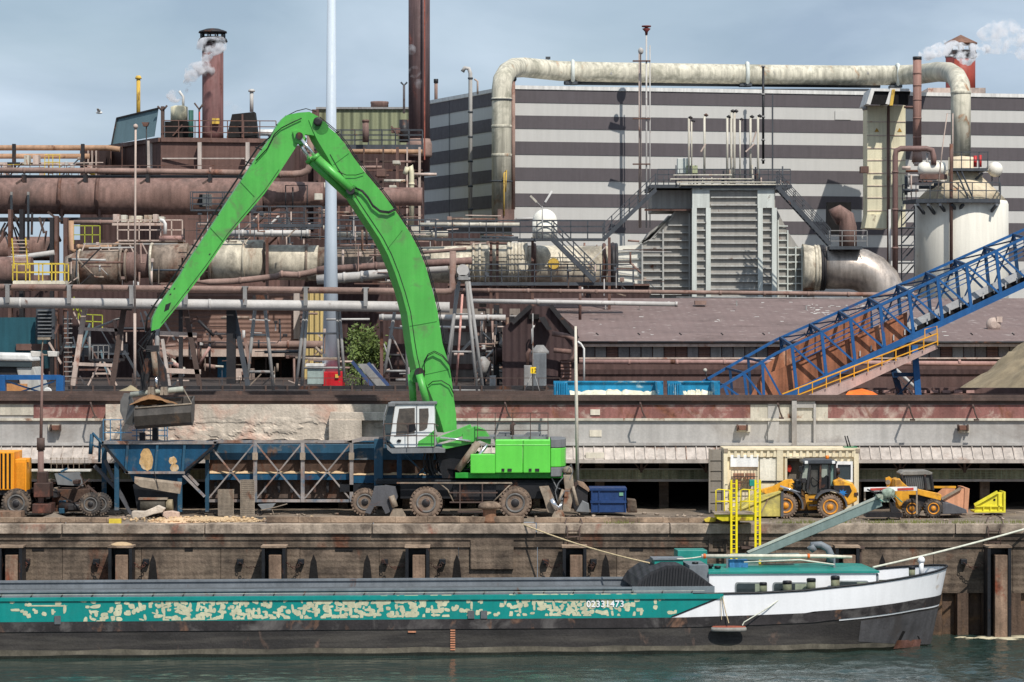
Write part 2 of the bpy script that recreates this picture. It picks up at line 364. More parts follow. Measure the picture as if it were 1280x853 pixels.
# old timber kerb beams lying on the edge
for i, (a, b, y, h) in enumerate(((-1, 152, .75, .2), (333, 655, .7, .24), (668, 925, .75, .2), (365, 485, 1.5, .16))):
    mb = MB(); A = P(a, 650, y); B = P(b, 650, y); n = 8
    for k in range(n):
        z = QZ+.0+random.uniform(-.008,.008); x0 = A.x+(B.x-A.x)*k/n; x1 = A.x+(B.x-A.x)*(k+1)/n
        mb.box(x0, x1-.004, y, y+.3+random.uniform(0,.02), z, z+h)
    single('kerb_beam', ['weathered timber kerb beam on the quay edge below the orange generator', 'long weathered timber kerb beam on the quay edge below the green material handler',
        'grey timber kerb beam on the quay edge in front of the blue bin', 'short dark timber beam lying behind the kerb near the front stabiliser'][i], 'kerb beam', mb, M_timber, 'timber beams on the quay edge', bevel=.02)
single('kerb_block', 'yellow painted end block of the kerb on the left quay edge', 'kerb block', MB().rect(136, 649, 151, 655.5, .5, .73), mat('yellow_worn', (222,196,70), .7, var=.2, rust=.3), bevel=.01)

# ------------------------------------------------------------------ fender piles
PILES = [(15, 'leftmost fender pile, cut by the picture edge, dark steel with timber facing'), (152, 'fender pile with pale domed cap between the two leftmost chains'), (343, 'fender pile under the blue truss of the screening machine'),
         (522, 'fender pile below the front wheel of the green material handler'), (718, 'fender pile with a ladder above it below the blue bin'), (1058, 'fender pile half hidden behind the barge cabin roof'), (1247, 'tall fender pile at the right end standing in the open water')]
first = None
for i, (px, lb) in enumerate(PILES):
    c = P(px, 0, -.55).x; tz = 12-(684-410)/(F/119.45)
    if first is None:
        t = Thing('fender_pile', lb, 'fender pile', 'fender piles along the quay wall')
        mb = MB(); mb.box(c-.46, c-.34, -1.0, .0, -3, tz); mb.box(c+.34, c+.46, -1.0, 0, -3, tz); mb.box(c-.34, c+.34, -.35, -.2, -3, tz)
        t.part('steel_web', mb, M_blacksteel)
        mb = MB(); mb.box(c-.18, c+.30, -1.08, -.4, -3, tz-.28)
        t.part('timber_facing', mb, M_pile, bevel=.02)
        mb = MB(); mb.box(c-.49, c+.49, -1.03, .02, tz, tz+.07); t.part('cap', mb, M_timber)
        first = t.done(); base = first.location.copy(); bc = c
    else:
        r = clone(first, base+Vector((c-bc, 0, 0)), lb)
mb = MB(); mb.lathe(G(152, tz+.07, -.5), [(.46,0),(.4,.05),(.2,.11),(0,.13)], 12)
single('sand_mound', 'small mound of pale sand on top of the second fender pile', 'sand', mb, M_sand)
# chains from the wall to the piles
CH = [(120, 136, 'left of the second fender pile'), (168, 182, 'right of the second fender pile'), (300, 327, 'left of the pile under the blue truss'), (359, 376, 'right of the pile under the blue truss'),
      (481, 507, 'left of the pile below the green machine'), (538, 553, 'right of the pile below the green machine'), (682, 701, 'left of the pile with the ladder'), (736, 742, 'right of the pile with the ladder'), (27, 33, 'right of the leftmost fender pile'), (1205, 1228, 'left of the tall right-hand pile')]
for a, b, w in CH:
    s_ = 1 if b < a+9 or a in (168, 359, 538, 736, 27) else -1
    t = Thing('mooring_chain', 'short rusty chain hooked on the quay wall '+w, 'chain', 'rusty chains beside the fender piles')
    hx, px_ = (b, a) if s_ > 0 else (a, b)
    mb = MB(); mb.rect(hx-4, 699, hx+4, 706, .0, .25); t.part('wall_hook', mb, M_blacksteel, bevel=.02)
    mb = MB(); n = 7
    for k in range(n):
        u = k/(n-1); p = P(hx+(px_-hx)*u, 704+5*math.sin(u*math.pi)*1.2-(1-u)*0, -.1-.2*u)
        mb.ring(p, .055, .018, 8, (0,1,0) if k % 2 else (.6,.2,1), 4)
    t.part('chain_links', mb, M_chain); t.done()
# access ladders above piles
for px, y0, y1, w, lb in ((717, 660, 683, 9, 'galvanised access ladder on the quay edge above the pile below the blue bin'), (1243, 660, 683, 9, 'galvanised access ladder on the quay edge above the tall right-hand pile')):
    t = Thing('quay_ladder', lb, 'ladder', 'access ladders on the quay edge')
    mb = MB()
    pts = lambda s: [P(px+s*w*.85, y1+(0), -.12), P(px+s*w*.85, y0, -.12), P(px+s*w*1.2, y0-6, .2), P(px+s*w*.9, y0-13, .9), P(px+s*w*.2, y0-16, 1.3)]
    for s in (-1, 1): mb.tube(pts(s), .025, 6)
    t.part('side_rail', mb, M_rail)
    for k in range(3): z = y0+4+k*7; t.part('rung', MB().tp([(px-w*.85, z), (px+w*.85, z)], -.12, .7, 6), M_rail)
    t.done()
# mooring bollard on quay
t = Thing('bollard', 'rusty mushroom-shaped mooring bollard between the wheels of the green machine', 'bollard')
c = G(612, QZ, .9)
t.part('post', MB().lathe(c, [(.3,0),(.27,.1),(.25,.45),(.3,.55)], 20), mat('bollard_rust', (146,108,84), .8, var=.3, rust=.5, rcol=(150,90,64)))
t.part('head', MB().lathe(c+Vector((0,0,.5)), [(.28,0),(.44,.08),(.45,.16),(.38,.25),(.2,.32),(0,.34)], 24), M_timber); t.done()
# chair frames at wall (metal bracket tables)
for px in (945, 1063):
    t = Thing('wall_bracket', 'rusty angle-iron bracket on the quay wall '+('behind the green box on the barge' if px < 1000 else 'behind the barge foredeck'), 'bracket', 'rusty brackets on the quay wall')
    mb = MB(); mb.rect(px-18, 684, px+18, 686.5, -.5, .2); mb.rect(px-14, 686.5, px-12, 730, -.4, -.3); mb.rect(px+12, 686.5, px+14, 730, -.4, -.3); t.part('wall_bracket', mb, M_rail); t.done()
single('wall_plate', 'square frame plate with a dark opening on the quay wall behind the yellow ladder', 'plate', MB().rect(886,674,891,690,.1,.25).rect(904,674,909,690,.1,.25).rect(891,674,904,677,.1,.25).rect(891,686,904,690,.1,.25), M_quay)
mb = MB()
x0, x1 = G(1195,0,-.9).x, G(1330,0,-.9).x
for k in range(26):
    x = x0+(x1-x0)*random.random()**.8; w = .3+2.0*((x-x0)/(x1-x0)); y = -.9+random.uniform(-.35,.35)
    mb.lathe((x, y, -.01), [(w*random.uniform(.5,1)*.6,0),(w*.4,.03),(0,.04)], 10)
single('driftwood_scum', 'pale floating scum and froth at the foot of the right-hand sheet piling', 'scum', mb, M_foam, kind='stuff')

# ------------------------------------------------------------------ elevated crane-track wall behind the quay
t = Thing('crane_track_wall', 'long grey concrete wall with a red painted band behind the machines, open dark bays below', 'wall')
X0, X1 = -40, 40; YW = 9.5
def zy(py, Y): return EYE-(py-410)*(Y+120)/F
mb = MB(); mb.box(X0, X1, YW, YW+.8, zy(560,YW), zy(524.5,YW)); mb.box(X0, X1, YW+.01, YW+.8, zy(524.5,YW), zy(500,YW))
t.part('panel', mb, M_wallgrey)
mb = MB(); 
def band(a, b): mb.box(P(a,0,YW-.05).x, P(b,0,YW-.05).x, YW-.05, YW-.002, zy(523,YW), zy(506,YW))
band(42, 132); band(568, 938); band(1035, 1330)
t.part('red_band', mb, M_wallred)
mb = MB(); mb.box(P(-40,0,YW).x, P(42,0,YW).x, YW-.045, YW-.002, zy(519,YW), zy(505,YW)); mb.box(P(938,0,YW).x, P(1035,0,YW).x, YW-.045, YW-.002, zy(523,YW), zy(506,YW))
t.part('faded_band', mb, M_wallpale)
mb = MB(); mb.box(X0, X1, YW-.12, YW, zy(526,YW), zy(523,YW)); t.part('moulding', mb, M_wallpale)
mb = MB(); mb.box(X0, X1, YW-.25, YW+.9, zy(501,YW), zy(497,YW)); mb.box(X0, X1, YW-.1, YW+.6, zy(505,YW), zy(501,YW)); mb.box(X0,X1,YW-.2,YW,zy(498.5,YW)+.06,zy(498.5,YW)+.16)
t.part('track_beam', mb, M_rail)
mb = MB(); mb.box(X0, P(690,0,YW+2).x, YW+2.0, YW+2.15, zy(497,YW+2), zy(489,YW+2)); t.part('back_beam', mb, M_rail)
zt, zb = zy(557,YW-.03), zy(576,YW-.7)   # sloping ribbed apron
mb = MB(); mb.hexa([(X0,YW-.72,zb),(X1,YW-.72,zb),(X1,YW-.05,zt-.05),(X0,YW-.05,zt-.05),(X0,YW-.76,zb+.05),(X1,YW-.76,zb+.05),(X1,YW-.05,zt),(X0,YW-.05,zt)])
mb.box(X0, X1, YW-.8, YW-.68, zb-.1, zb+.04)
t.part('apron', mb, M_rib)
mb = MB(); x = X0
while x < X1:
    mb.hexa([(x,YW-.75,zb),(x+.035,YW-.75,zb),(x+.035,YW-.04,zt),(x,YW-.04,zt),(x,YW-.79,zb+.09),(x+.035,YW-.79,zb+.09),(x+.035,YW-.06,zt+.09),(x,YW-.06,zt+.09)]); x += .43
t.part('rib', mb, M_rib, stuff=True)
mb = MB(); mb.box(X0, X1, YW-.22, YW, zy(557,YW), zy(553.5,YW)); t.part('drip_ledge', mb, M_wallgrey)
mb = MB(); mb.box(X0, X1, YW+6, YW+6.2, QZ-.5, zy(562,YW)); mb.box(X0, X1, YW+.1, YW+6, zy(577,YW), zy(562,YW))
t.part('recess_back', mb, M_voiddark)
for px in range(-170, 1400, 81):
    mb = MB(); x = P(px, 0, YW).x; mb.box(x-.05, x+.05, YW+.2, YW+.3, zb-.55, zb+.1)
    mb.bar((x-.4, YW+.3, zb), (x, YW+.3, zb-.5), .06); mb.bar((x+.4, YW+.3, zb), (x, YW+.3, zb-.5), .06)
    t.part('column', MB().box(x+1-.2, x+1+.2, YW+1.2, YW+1.5, QZ-.1, zb+.1), M_quay); t.part('hanger', mb, M_rail)
mb = MB(); mb.box(X0, X1, YW+.5, YW+.62, zy(603,YW), zy(600,YW)); mb.box(X0, X1, YW+.5, YW+.56, zy(588,YW), zy(586.5,YW))
t.part('cross_rail', mb, M_wallgrey)
mb = MB(); x = X0
while x < X1:
    mb.tube([(x,YW+.55,zy(601,YW)),(x,YW+.55,zy(587,YW))], .012, 4); x += .22
for k in range(5): mb.tube([(X0,YW+.54,zy(601-k*3.2,YW)),(X1,YW+.54,zy(601-k*3.2,YW))], .008, 4)
t.part('mesh_fence', mb, M_mesh)
t.part('mesh_backing', MB().box(X0, X1, YW+.9, YW+.92, zy(601,YW), zy(587,YW)), mat('brightened_board', (168,168,140), .9, var=.5, vs=.5, streak=.5))  # board colour raised to make up for the missing light under the wall
mb = MB()
for px in (55, 1005, 1083): 
    pass
mb.rect(60,531,76,539,YW-.12,YW); mb.rect(920,532,938,540,YW-.12,YW); mb.rect(1198,532,1212,541,YW-.12,YW)
t.part('junction_plate', mb, M_wallpale)
mb = MB(); mb.rect(738,512,750,519,YW-.1,YW-.051); mb.rect(737,538,752,546,YW-.03,YW); mb.rect(732,566,755,573,YW-.72,YW-.6)
t.part('patch_plate', mb, mat('offwhite_plate', (226,216,198), .8, var=.1))
mb = MB(); mb.rect(990,500,996,562,YW-.25,YW); mb.rect(1017,505,1020,562,YW-.18,YW); mb.rect(993,502,1019,510,YW-.14,YW); mb.rect(960,503,974,562,YW-.08,YW)
t.part('pilaster', mb, M_wallgrey)
t.done()
# lamps and cable brackets on the wall
LP = [(69, 533, 'in front of the grey wall at the left by the lamp mast'), (928, 533, 'on the grey wall above the cream site container'), (1204, 533, 'on the grey wall above the yellow wedge')]
for px, py, w in LP:
    t = Thing('wall_floodlight', 'small brown floodlight '+w, 'floodlight', 'floodlights on the grey wall')
    t.part('bracket', MB().rect(px-7,py-2,px-5,py+6,YW-.3,YW-.12), M_rail); t.part('bracket', MB().rect(px+5,py-2,px+7,py+6,YW-.3,YW-.12), M_rail)
    t.part('housing', MB().poly([(px-5,py-1),(px+5,py-1),(px+4,py+5),(px-4,py+5)],YW-.5,.34), mat('lamp_brown', (120,84,70), .6), bevel=.02); t.done()
BK = [(113,505,'near the left end of the red band'),(631,505,'above the engine house railing'),(800,505,'right of the thin white pole'),(972,506,'left of the pilaster above the container'),(1136,508,'above the skid steer'),(1216,508,'above the yellow wedge')]
for px, py, w in BK:
    t = Thing('cable_bracket', 'hanging cable bracket on the track wall '+w, 'bracket', 'cable brackets on the track wall')
    mb = MB(); mb.bar(P(px,py-2,YW-.1), P(px+1,py+2,YW-1.0), .07); mb.tube([P(px+1,py,YW-1.0), P(px+3,py+9,YW-1.0), P(px+6,py+16,YW-.95)], .035, 5); mb.rect(px+2,py+16,px+8,py+18,YW-1.0,YW-.8); t.part('cable_bracket', mb, M_rail); t.done()

# bleached crumbling concrete block in front of the wall
def rough_block(pts, Y, th, amp, m, name, lb, cat, nx=60, nz=16):
    'pts: top line and bottom line functions in px'
    xs = [pts[0]+(pts[1]-pts[0])*i/nx for i in range(nx+1)]; mb = MB(); vs = []
    for j in range(nz+1):
        for i, x in enumerate(xs):
            a, b = pts[2](x), pts[3](x); y = a+(b-a)*j/nz
            q = P(x, y, Y); n = mnoise.fractal(Vector((q.x*.9, q.z*1.4, 3)), .8, 2.2, 5)
            q.y += amp*(.25 if j < nz*.4 else 1)*n+(.5*amp if j > nz*.5 and n > 0 else 0); vs.append(q)
    fs = [(j*(nx+1)+i, (j+1)*(nx+1)+i, (j+1)*(nx+1)+i+1, j*(nx+1)+i+1) for j in range(nz) for i in range(nx)]
    n0 = len(vs)
    mb.add(vs, fs, False)
    a = P(pts[0], pts[2](pts[0]), Y); b = P(pts[1], pts[3](pts[1]), Y)
    mb.box(a.x+.02, b.x-.02, Y+amp*.8, Y+th, b.z+.02, a.z-.03)
    return single(name, lb, cat, mb, m)
rough_block((132, 520, lambda x: 505.5, lambda x: 550+5*mnoise.noise(Vector((x*.05,1,0)))), YW-.75, .9, .055, M_crumble, 'crumbling_block', 'bleached crumbling concrete facing on the track wall behind the blue truss', 'concrete facing', 150, 22)
single('concrete_slab', 'pale smooth rectangular concrete slab against the crumbling facing left of the cab', 'concrete slab', MB().rect(411,525,452,553,YW-1.2,YW-.9).poly([(413,515),(480,516),(485,526),(411,526)],YW-1.15,.3), M_crumble, bevel=.02)
# red box edges above
# ------------------------------------------------------------------ yard guard rail behind the wall (continuous low crane rail with posts)
t = Thing('guard_rail', 'long low dark guard rail on posts along the edge of the upper yard', 'railing')
YG = 22
mb = MB(); mb.box(P(85,0,YG).x, P(700,0,YG).x, YG, YG+.25, zy(487,YG), zy(482.5,YG)); t.part('beam', mb, M_darksteel)
px = 88
while px < 700: t.part('post', MB().rect(px, 482, px+2.2, 499, YG-.1, YG), M_rail); px += 27
t.part('handrail', MB().rail([P(88,483,YG+.1), P(700,483,YG+.1)], .38, 1.0, .02, 0), M_rail); t.done()
def heap(name, lb, cx, Y, hw, h, m, z0=YZ, depth=None, seed=0, kind=None, rough=0):
    c = G(cx, z0, Y); r = S(hw, Y); hh = S(h, Y); depth = depth or r*.8; n, k = (40, 14) if not rough else (160, 60); vs = [c+Vector((0,0,hh))]; fs = []
    for i in range(1, k+1):
        u = i/k
        for j in range(n):
            a = 2*math.pi*j/n; z = hh*(1-u)**1.05; w = 1+.12*mnoise.noise(Vector((math.cos(a)*1.5+seed, math.sin(a)*1.5, u)))
            vs.append(c+Vector((math.cos(a)*r*u*w, math.sin(a)*depth*u*w, z+.06*hh*mnoise.noise(Vector((math.cos(a)*u*5, math.sin(a)*u*5, seed)))*(1-u*.7)+rough*mnoise.fractal(Vector((math.cos(a)*u*r*.8, math.sin(a)*u*r*.8, seed)), .9, 2.1, 5)*min(1,(1-u)*4))))
    for j in range(n): fs.append((0, 1+j, 1+(j+1) % n))
    for i in range(k-1):
        for j in range(n): fs.append((1+i*n+j, 1+(i+1)*n+j, 1+(i+1)*n+(j+1) % n, 1+i*n+(j+1) % n))
    return single(name, lb, 'heap', MB().add(vs, fs, True), m)
heap('sand_heap', 'small pale sand heap on the upper yard behind the clamshell bucket', 163, 14, 48, 26, M_greysand)
heap('sand_heap', 'low tan sand heap on the upper yard left of the green boom', 480, 14, 130, 18, M_sand, depth=2.5, seed=4)
heap('gravel_heap', 'large grey gravel heap at the right edge behind the wall', 1392, 42, 190, 160, M_gravel, seed=9, depth=13, rough=.35)
# grass tufts on the quay edge
M_grass = mat('grass', (112,116,62), .8, var=.3)
mb = MB(); rnd = random.Random(3)
for k in range(900):
    c = rnd.choice([985, 1010, 1035, 1050, 1095, 1115, 1135, 1150, 1170, 1200, 1215, 1255, 1270, 775])+rnd.gauss(0, 9)
    q = G(c, QZ, rnd.uniform(.1, .9)); h = rnd.uniform(.06, .2); d = Vector((rnd.uniform(-.08,.08), rnd.uniform(-.05,.05), h))
    mb.add([q+Vector((-.012,0,-.02)), q+Vector((.012,0,-.02)), q+d], [(0,1,2)])
single('grass', 'tufts of dry green grass along the quay edge', 'grass', mb, M_grass, kind='stuff')
# ================================================================== barge
M_hullblk = mat('hull_black', (50,47,46), .7, var=.4, vs=.5, streak=.1, rust=.1, rcol=(104,84,74), rs=.8, bump=.15, hz=((96,91,84), .38))
M_hullbow = mat('hull_bow_grey', (84,82,84), .7, var=.25, vs=.8, streak=.3, dirt=((72,66,64), .3, .9))
M_hullband = mat('hull_band', (50,46,47), .6, var=.45, vs=.9, streak=.3, rust=.25, rcol=(110,82,66), dirt=((100,96,94), .35, .8))
M_teal = mat('teal_paint', (0,134,128), .4, var=.1, vs=.6, streak=.12, bump=.03, spec=.5)
M_teal2 = mat('teal_roof', (40,138,128), .4, var=.15, streak=.1, bump=.03)
M_white = mat('white_paint', (236,236,238), .4, var=.05, vs=.5, streak=.06, bump=.02, spec=.5, rust=.04, rcol=(190,170,150))
M_coam = mat('coaming_grey', (116,122,128), .6, var=.16, vs=.7, streak=.2, rust=.05)
M_deckgr = mat('deck_grey', (92,96,100), .7, var=.2)
M_tarp = mat('tarp_dark', (50,50,54), .75, var=.2, vs=1, streak=.1, corr=('X', .22, .012))
M_glass = mat('window_glass', (52,60,62), .12, var=.3, vs=.8, streak=0, bump=0, spec=.8)
M_bitt = mat('bitt_green', (120,124,100), .7, var=.35, vs=3, rust=.3, rcol=(110,80,60))
M_rope = mat('rope_tan', (196,176,140), .9, var=.25, vs=6, streak=0)
M_rope2 = mat('rope_pale', (206,206,190), .9, var=.2, vs=6, streak=0)
M_jib = mat('jib_greygreen', (124,140,136), .55, var=.14, vs=1, streak=.2, rust=.06)
M_orange = mat('orange_paint', (226,110,40), .6, var=.2)

BA = math.atan2(2.05, 28); BU = Vector((math.cos(BA), math.sin(BA), 0)); BN = Vector((-BU.y, BU.x, 0))
BO = P(1163, 806, -3.6); BO.z = 0; HB = 2.55
def BP(s, t, z): return BO-BU*s+BN*t+Vector((0,0,z))
# barge frame from the picture: given px,py on the near side plane t -> (s, z)
def bs(px, t=-HB):
    lo, hi = -3.0, 60.0
    for _ in range(40):
        m = (lo+hi)/2; q = BP(m, t, 0); x = 640+q.x*F/(q.y+120)
        if x > px: lo = m
        else: hi = m
    return lo
def bz(px, py, t=-HB):
    q = BP(bs(px, t), t, 0); return EYE-(py-410)*(q.y+120)/F
def BQ(px, py, t=-HB): return BP(bs(px, t), t, bz(px, py, t))
def stem(z): return -.62*(z/2.95)+.25*(max(0, -z))
def hbm(s, z):
    L = 5.2-.45*max(0, z); q = max(0, min(1, (s-stem(z))/L))
    fl = .78+.22*min(1, max(0, z)/1.5)
    h = HB*(1-(1-q)**2.3)**.62
    k = max(0, 1-(s-stem(z))/6.5); return h*(1-(1-fl)*k)
def interp(x, tab):
    for (a, u), (b, v) in zip(tab, tab[1:]):
        if x <= b: return u+(v-u)*max(0, (x-a))/(b-a)
    return tab[-1][1]
zt = lambda s: interp(s, [(-.7, 2.98), (0, 2.86), (1.3, 2.68), (2.6, 2.5), (4.2, 2.33), (6.9, 2.2), (9, 2.17), (12, 2.16), (60, 2.16)])     # top of bulwark
zl = lambda s: interp(s, [(-.7, 1.93), (.5, 1.88), (1.4, 1.77), (2.9, 1.62), (5, 1.47), (7, 1.4), (10, 1.33), (60, 1.33)])
SEND = 38.0
def ss(): 
    a = [0, .02, .05, .1, .18, .3, .45, .62, .82, 1.05, 1.35, 1.7, 2.1, 2.6, 3.2, 4, 5, 6, 7, 8.2, 9.5]
    while a[-1] < SEND: a.append(a[-1]+1.4)
    return a
def hull_strip(zfuncs, side, s0=None, out=0, smin=0, smax=SEND):
    st = [x for x in ss() if smin <= x <= smax]; vs = []; m = len(zfuncs)
    for u in st:
        for f in zfuncs:
            z = f(u-.6) if u < 5 else f(u)
            s_ = u+stem(z)*max(0, 1-u/5)
            t = side*(hbm(s_, z)+out)*(1 if u > 0 else 0); vs.append(BP(s_-(out if u == 0 else 0), t, z))
    fs = []
    for i in range(len(st)-1):
        for j in range(m-1): fs.append((i*m+j, (i+1)*m+j, (i+1)*m+j+1, i*m+j+1))
    return vs, fs
boat = Thing('barge', 'long cargo barge with patchy teal side and white bow moored at the quay', 'barge')
mb = MB(); 
lev = [lambda s: -.8, lambda s: 0.0, lambda s: .32, lambda s: .34, lambda s: .62, lambda s: zl(s)-.36]
for sd in (-1, 1): mb.add(*hull_strip(lev, sd), smooth=True)
mb.box(BP(SEND,0,0).x-.1, BP(SEND,0,0).x, BP(SEND,-2.5,0).y, BP(SEND,2.5,0).y, -.8, 2.1)
hull = boat.part('hull', mb, M_hullblk)
mb = MB()
for sd in (-1, 1): mb.add(*hull_strip([lambda s: zl(s)-.36, lambda s: zl(s)-.34, lambda s: zl(s)-.03, lambda s: zl(s)], sd, out=.035), smooth=False)
boat.part('rubbing_strake', mb, M_hullband, hull)
mb = MB()
for sd in (-1, 1): mb.add(*hull_strip([lambda s: -.05, lambda s: .1+.02*math.sin(s*3)], sd, out=.006), smooth=True)
boat.part('wet_line', mb, mat('wet_slime', (34,36,28), .25, var=.4, vs=2, streak=0), hull)
mb = MB()
for sd in (-1, 1): mb.add(*hull_strip([lambda s: .11+.02*math.sin(s*3), lambda s: .3+.03*math.sin(s*1.7)], sd, out=.005), smooth=True)
boat.part('scum_line', mb, mat('scum_tan', (104,98,86), .85, var=.4, vs=1.5, streak=.3, hz=((70,66,60), .8)), hull)
mb = MB()
for sd in (-1, 1): mb.add(*hull_strip([lambda s: .1+.1*s, lambda s: zl(s)-.5], sd, out=.012, smax=3.2), smooth=True)
boat.part('bow_plating', mb, M_hullbow, hull)
mb = MB()
for sd in (-1, 1): mb.add(*hull_strip([lambda s: zl(s)-.42, lambda s: zl(s)-.36], sd, out=.02, smax=4.2), smooth=True)
boat.part('white_line', mb, M_white, hull)
mb = MB(); a = [BP(.9,-.9*1.0,.12)]
st = [(.55,.15),(1.7,.15),(1.55,.7),(.75,.42)]
mb.add([BP(s_+stem(z), -(hbm(s_+stem(z), z)+.03), z) for s_, z in st], [(0,1,2,3)])
boat.part('anchor_pocket', mb, M_voiddark, hull)
mb = MB(); mb.add([BP(s_+stem(z), -(hbm(s_+stem(z), z)+.06), z) for s_, z in ((.6,.02),(1.75,.02),(1.68,.34),(.62,.3))], [(0,1,2,3)])
boat.part('anchor', mb, mat('anchor_rust', (120,84,74), .8, var=.4, rust=.4), hull)
# bulwarks: white bow and teal midship, divided by a slanting edge
def bul(smin_f, smax_f, m, name, out=0, v0=0., v1=1.):
    mb = MB(); vs = []; K = 40; J = 6
    for sd in (-1, 1):
        vs = []
        for i in range(K+1):
            for j in range(J+1):
                v = v0+(v1-v0)*j/J; a, b = smin_f(v), smax_f(v)
                w = (i/K)**(1.7 if smin_f(v) == 0 else 1); u = a+(b-a)*w
                sd_ = u-.6 if u < 5 else u
                z = zl(sd_)+(zt(sd_)-zl(sd_))*v; s_ = u+stem(z)*max(0, 1-u/5)
                vs.append(BP(s_, sd*((hbm(s_, z) if u > 0 else 0)+out), z))
        fs = [(i*(J+1)+j, (i+1)*(J+1)+j, (i+1)*(J+1)+j+1, i*(J+1)+j+1) for i in range(K) for j in range(J)]
        mb.add(vs, fs, True)
    boat.part(name, mb, m)
sA, sB = bs(840), bs(897)
edge = lambda v: sA+(sB-sA)*min(1, v/.8)
bul(lambda v: 0, edge, M_white, 'bow_bulwark')
bul(edge, lambda v: SEND, M_teal, 'side_plating')
mb = MB()
mb.add([BQ(843,771,-HB-.02), BQ(899,748.5,-HB-.02), BQ(899,746.5,-HB-.02), BQ(838,771,-HB-.02)], [(0,1,2,3)]); boat.part('trim_line', mb, M_blacksteel)
# beige primer patches on the teal paint
mb = MB(); rnd = random.Random(44); M_patch = mat('primer_beige', (196,194,164), .75, var=.14, vs=3, streak=.2)
def dab(px, py, w, h, rot=0):
    n = 12; e = rnd.uniform(2.2, 3.6); ring = []
    for k in range(n):
        a = 2*math.pi*k/n; ca, sa = math.cos(a), math.sin(a); r = 1+rnd.uniform(-.14, .14)
        x = math.copysign(abs(ca)**(2/e), ca)*w*r; y = math.copysign(abs(sa)**(2/e), sa)*h*r
        x, y = x*math.cos(rot)-y*math.sin(rot), x*math.sin(rot)+y*math.cos(rot); X = px+x
        lo = interp(X, [(0,779.5),(640,771.3),(830,771),(845,768),(900,748)])-1; hi = interp(X, [(0,751),(640,742.5),(900,742)])
        ring.append(BQ(X, max(hi, min(lo, py+y)), -HB-.006-rnd.random()*.003))
    mb.add(ring, [tuple(range(n))])
seen = []
def side(px): return (interp(px, [(0,750),(640,742.5),(900,742)]), interp(px, [(0,779),(640,771),(840,771)]))
for cx0, cx1, n in ((0,110,14),(110,200,34),(200,300,62),(300,480,112),(480,560,46),(560,600,9),(600,640,8),(642,700,34),(700,800,60),(800,842,5)):
    for k in range(n):
        
        for _ in range(12):
            x = rnd.uniform(cx0, cx1); a, b = side(x); y = a+(b-a)*rnd.random()
            if all(abs(x-u)/5.2+abs(y-v_)/4 > 1 for u, v_ in seen): break
        seen.append((x, y))
        ty = rnd.random()
        if ty < .4: w, h = rnd.uniform(2.6,6), rnd.uniform(1.3,2.7)
        elif ty < .75: w, h = rnd.uniform(1.4,2.6), rnd.uniform(2.8,6)
        else: w, h = rnd.uniform(2.4,4), rnd.uniform(2.1,3.6)
        dab(x, y, w, h, rnd.uniform(-.25,.25))
        if rnd.random() < .6: dab(x+rnd.uniform(-5,5), y+rnd.uniform(-3,3), h*.8, w*.6, rnd.uniform(-.4,.4))
for k in range(20): x = rnd.uniform(110, 420); dab(x, side(x)[0]+1, rnd.uniform(4,12), 1.3)
dab(60, 757.5, 26, .9); dab(897, 744, 8, 1.3)
boat.part('peeled_patches', mb, M_patch, stuff=True)
# top flange of the teal side
mb = MB(); s0 = bs(904); mb.hexa([BP(SEND,-HB-.06,2.1),BP(s0,-HB-.06,2.02),BP(s0,-HB+.3,2.02),BP(SEND,-HB+.3,2.1),BP(SEND,-HB-.06,2.2),BP(s0,-HB-.06,2.2),BP(s0,-HB+.3,2.2),BP(SEND,-HB+.3,2.2)])
boat.part('gunwale', mb, M_teal)
mb = MB(); 
for sd in (-1, 1):
    pts = []
    for i in range(30):
        u = 9.4*(i/29)**1.6; sd_ = u-.6 if u < 5 else u; z = zt(sd_)+.02; s_ = u+stem(z)*max(0, 1-u/5); pts.append(BP(s_, sd*(hbm(s_, z) if u > 0 else 0), z))
    mb.tube(pts, .045, 6)
boat.part('bulwark_cap', mb, M_blacksteel)
# decks, coaming, hold
mb = MB(); pts = []
for i in range(16): u = .3+9*(i/15)**1.3; pts.append(u)
vs = [BP(u, -hbm(u, 1.8)+.05, 1.75) for u in pts]+[BP(u, hbm(u, 1.8)-.05, 1.75) for u in pts[::-1]]
mb.prism(vs, (0,0,.03)); s1 = bs(885)
mb.hexa([BP(SEND,-HB+.02,2.1),BP(s1-3,-HB+.02,2.1),BP(s1-3,HB-.02,2.1),BP(SEND,HB-.02,2.1),BP(SEND,-HB+.02,2.15),BP(s1-3,-HB+.02,2.15),BP(s1-3,HB-.02,2.15),BP(SEND,HB-.02,2.15)])
boat.part('deck', mb, M_deckgr)
def bbox(mb, s0, s1_, t0, t1, z0, z1, z1b=None):
    z1b = z1 if z1b is None else z1b
    return mb.hexa([BP(s1_,t0,z0),BP(s0,t0,z0),BP(s0,t1,z0),BP(s1_,t1,z0),BP(s1_,t0,z1),BP(s0,t0,z1b),BP(s0,t1,z1b),BP(s1_,t1,z1)])
tc_ = -HB+.42
sC = bs(893, tc_); 
mb = MB(); bbox(mb, sC, SEND, tc_, tc_+.08, 1.9, 2.38); bbox(mb, sC, SEND, HB-.5, HB-.42, 1.2, 2.4); bbox(mb, sC, SEND, tc_-.05, tc_+.1, 2.36, 2.43); bbox(mb, sC, SEND, HB-.56, HB-.38, 2.38, 2.46)
bbox(mb, bs(640), SEND, tc_-.035, tc_, 2.15, 2.22)
boat.part('hatch_coaming', mb, M_coam)
mb = MB(); 
for k in range(30):
    s_ = sC+.8+k*1.1
    if s_ < SEND: mb.bar(BP(s_, tc_-.03, 2.34), BP(s_+.1, tc_-.2, 2.15), .03)
boat.part('coaming_bracket', mb, M_darksteel, stuff=True)
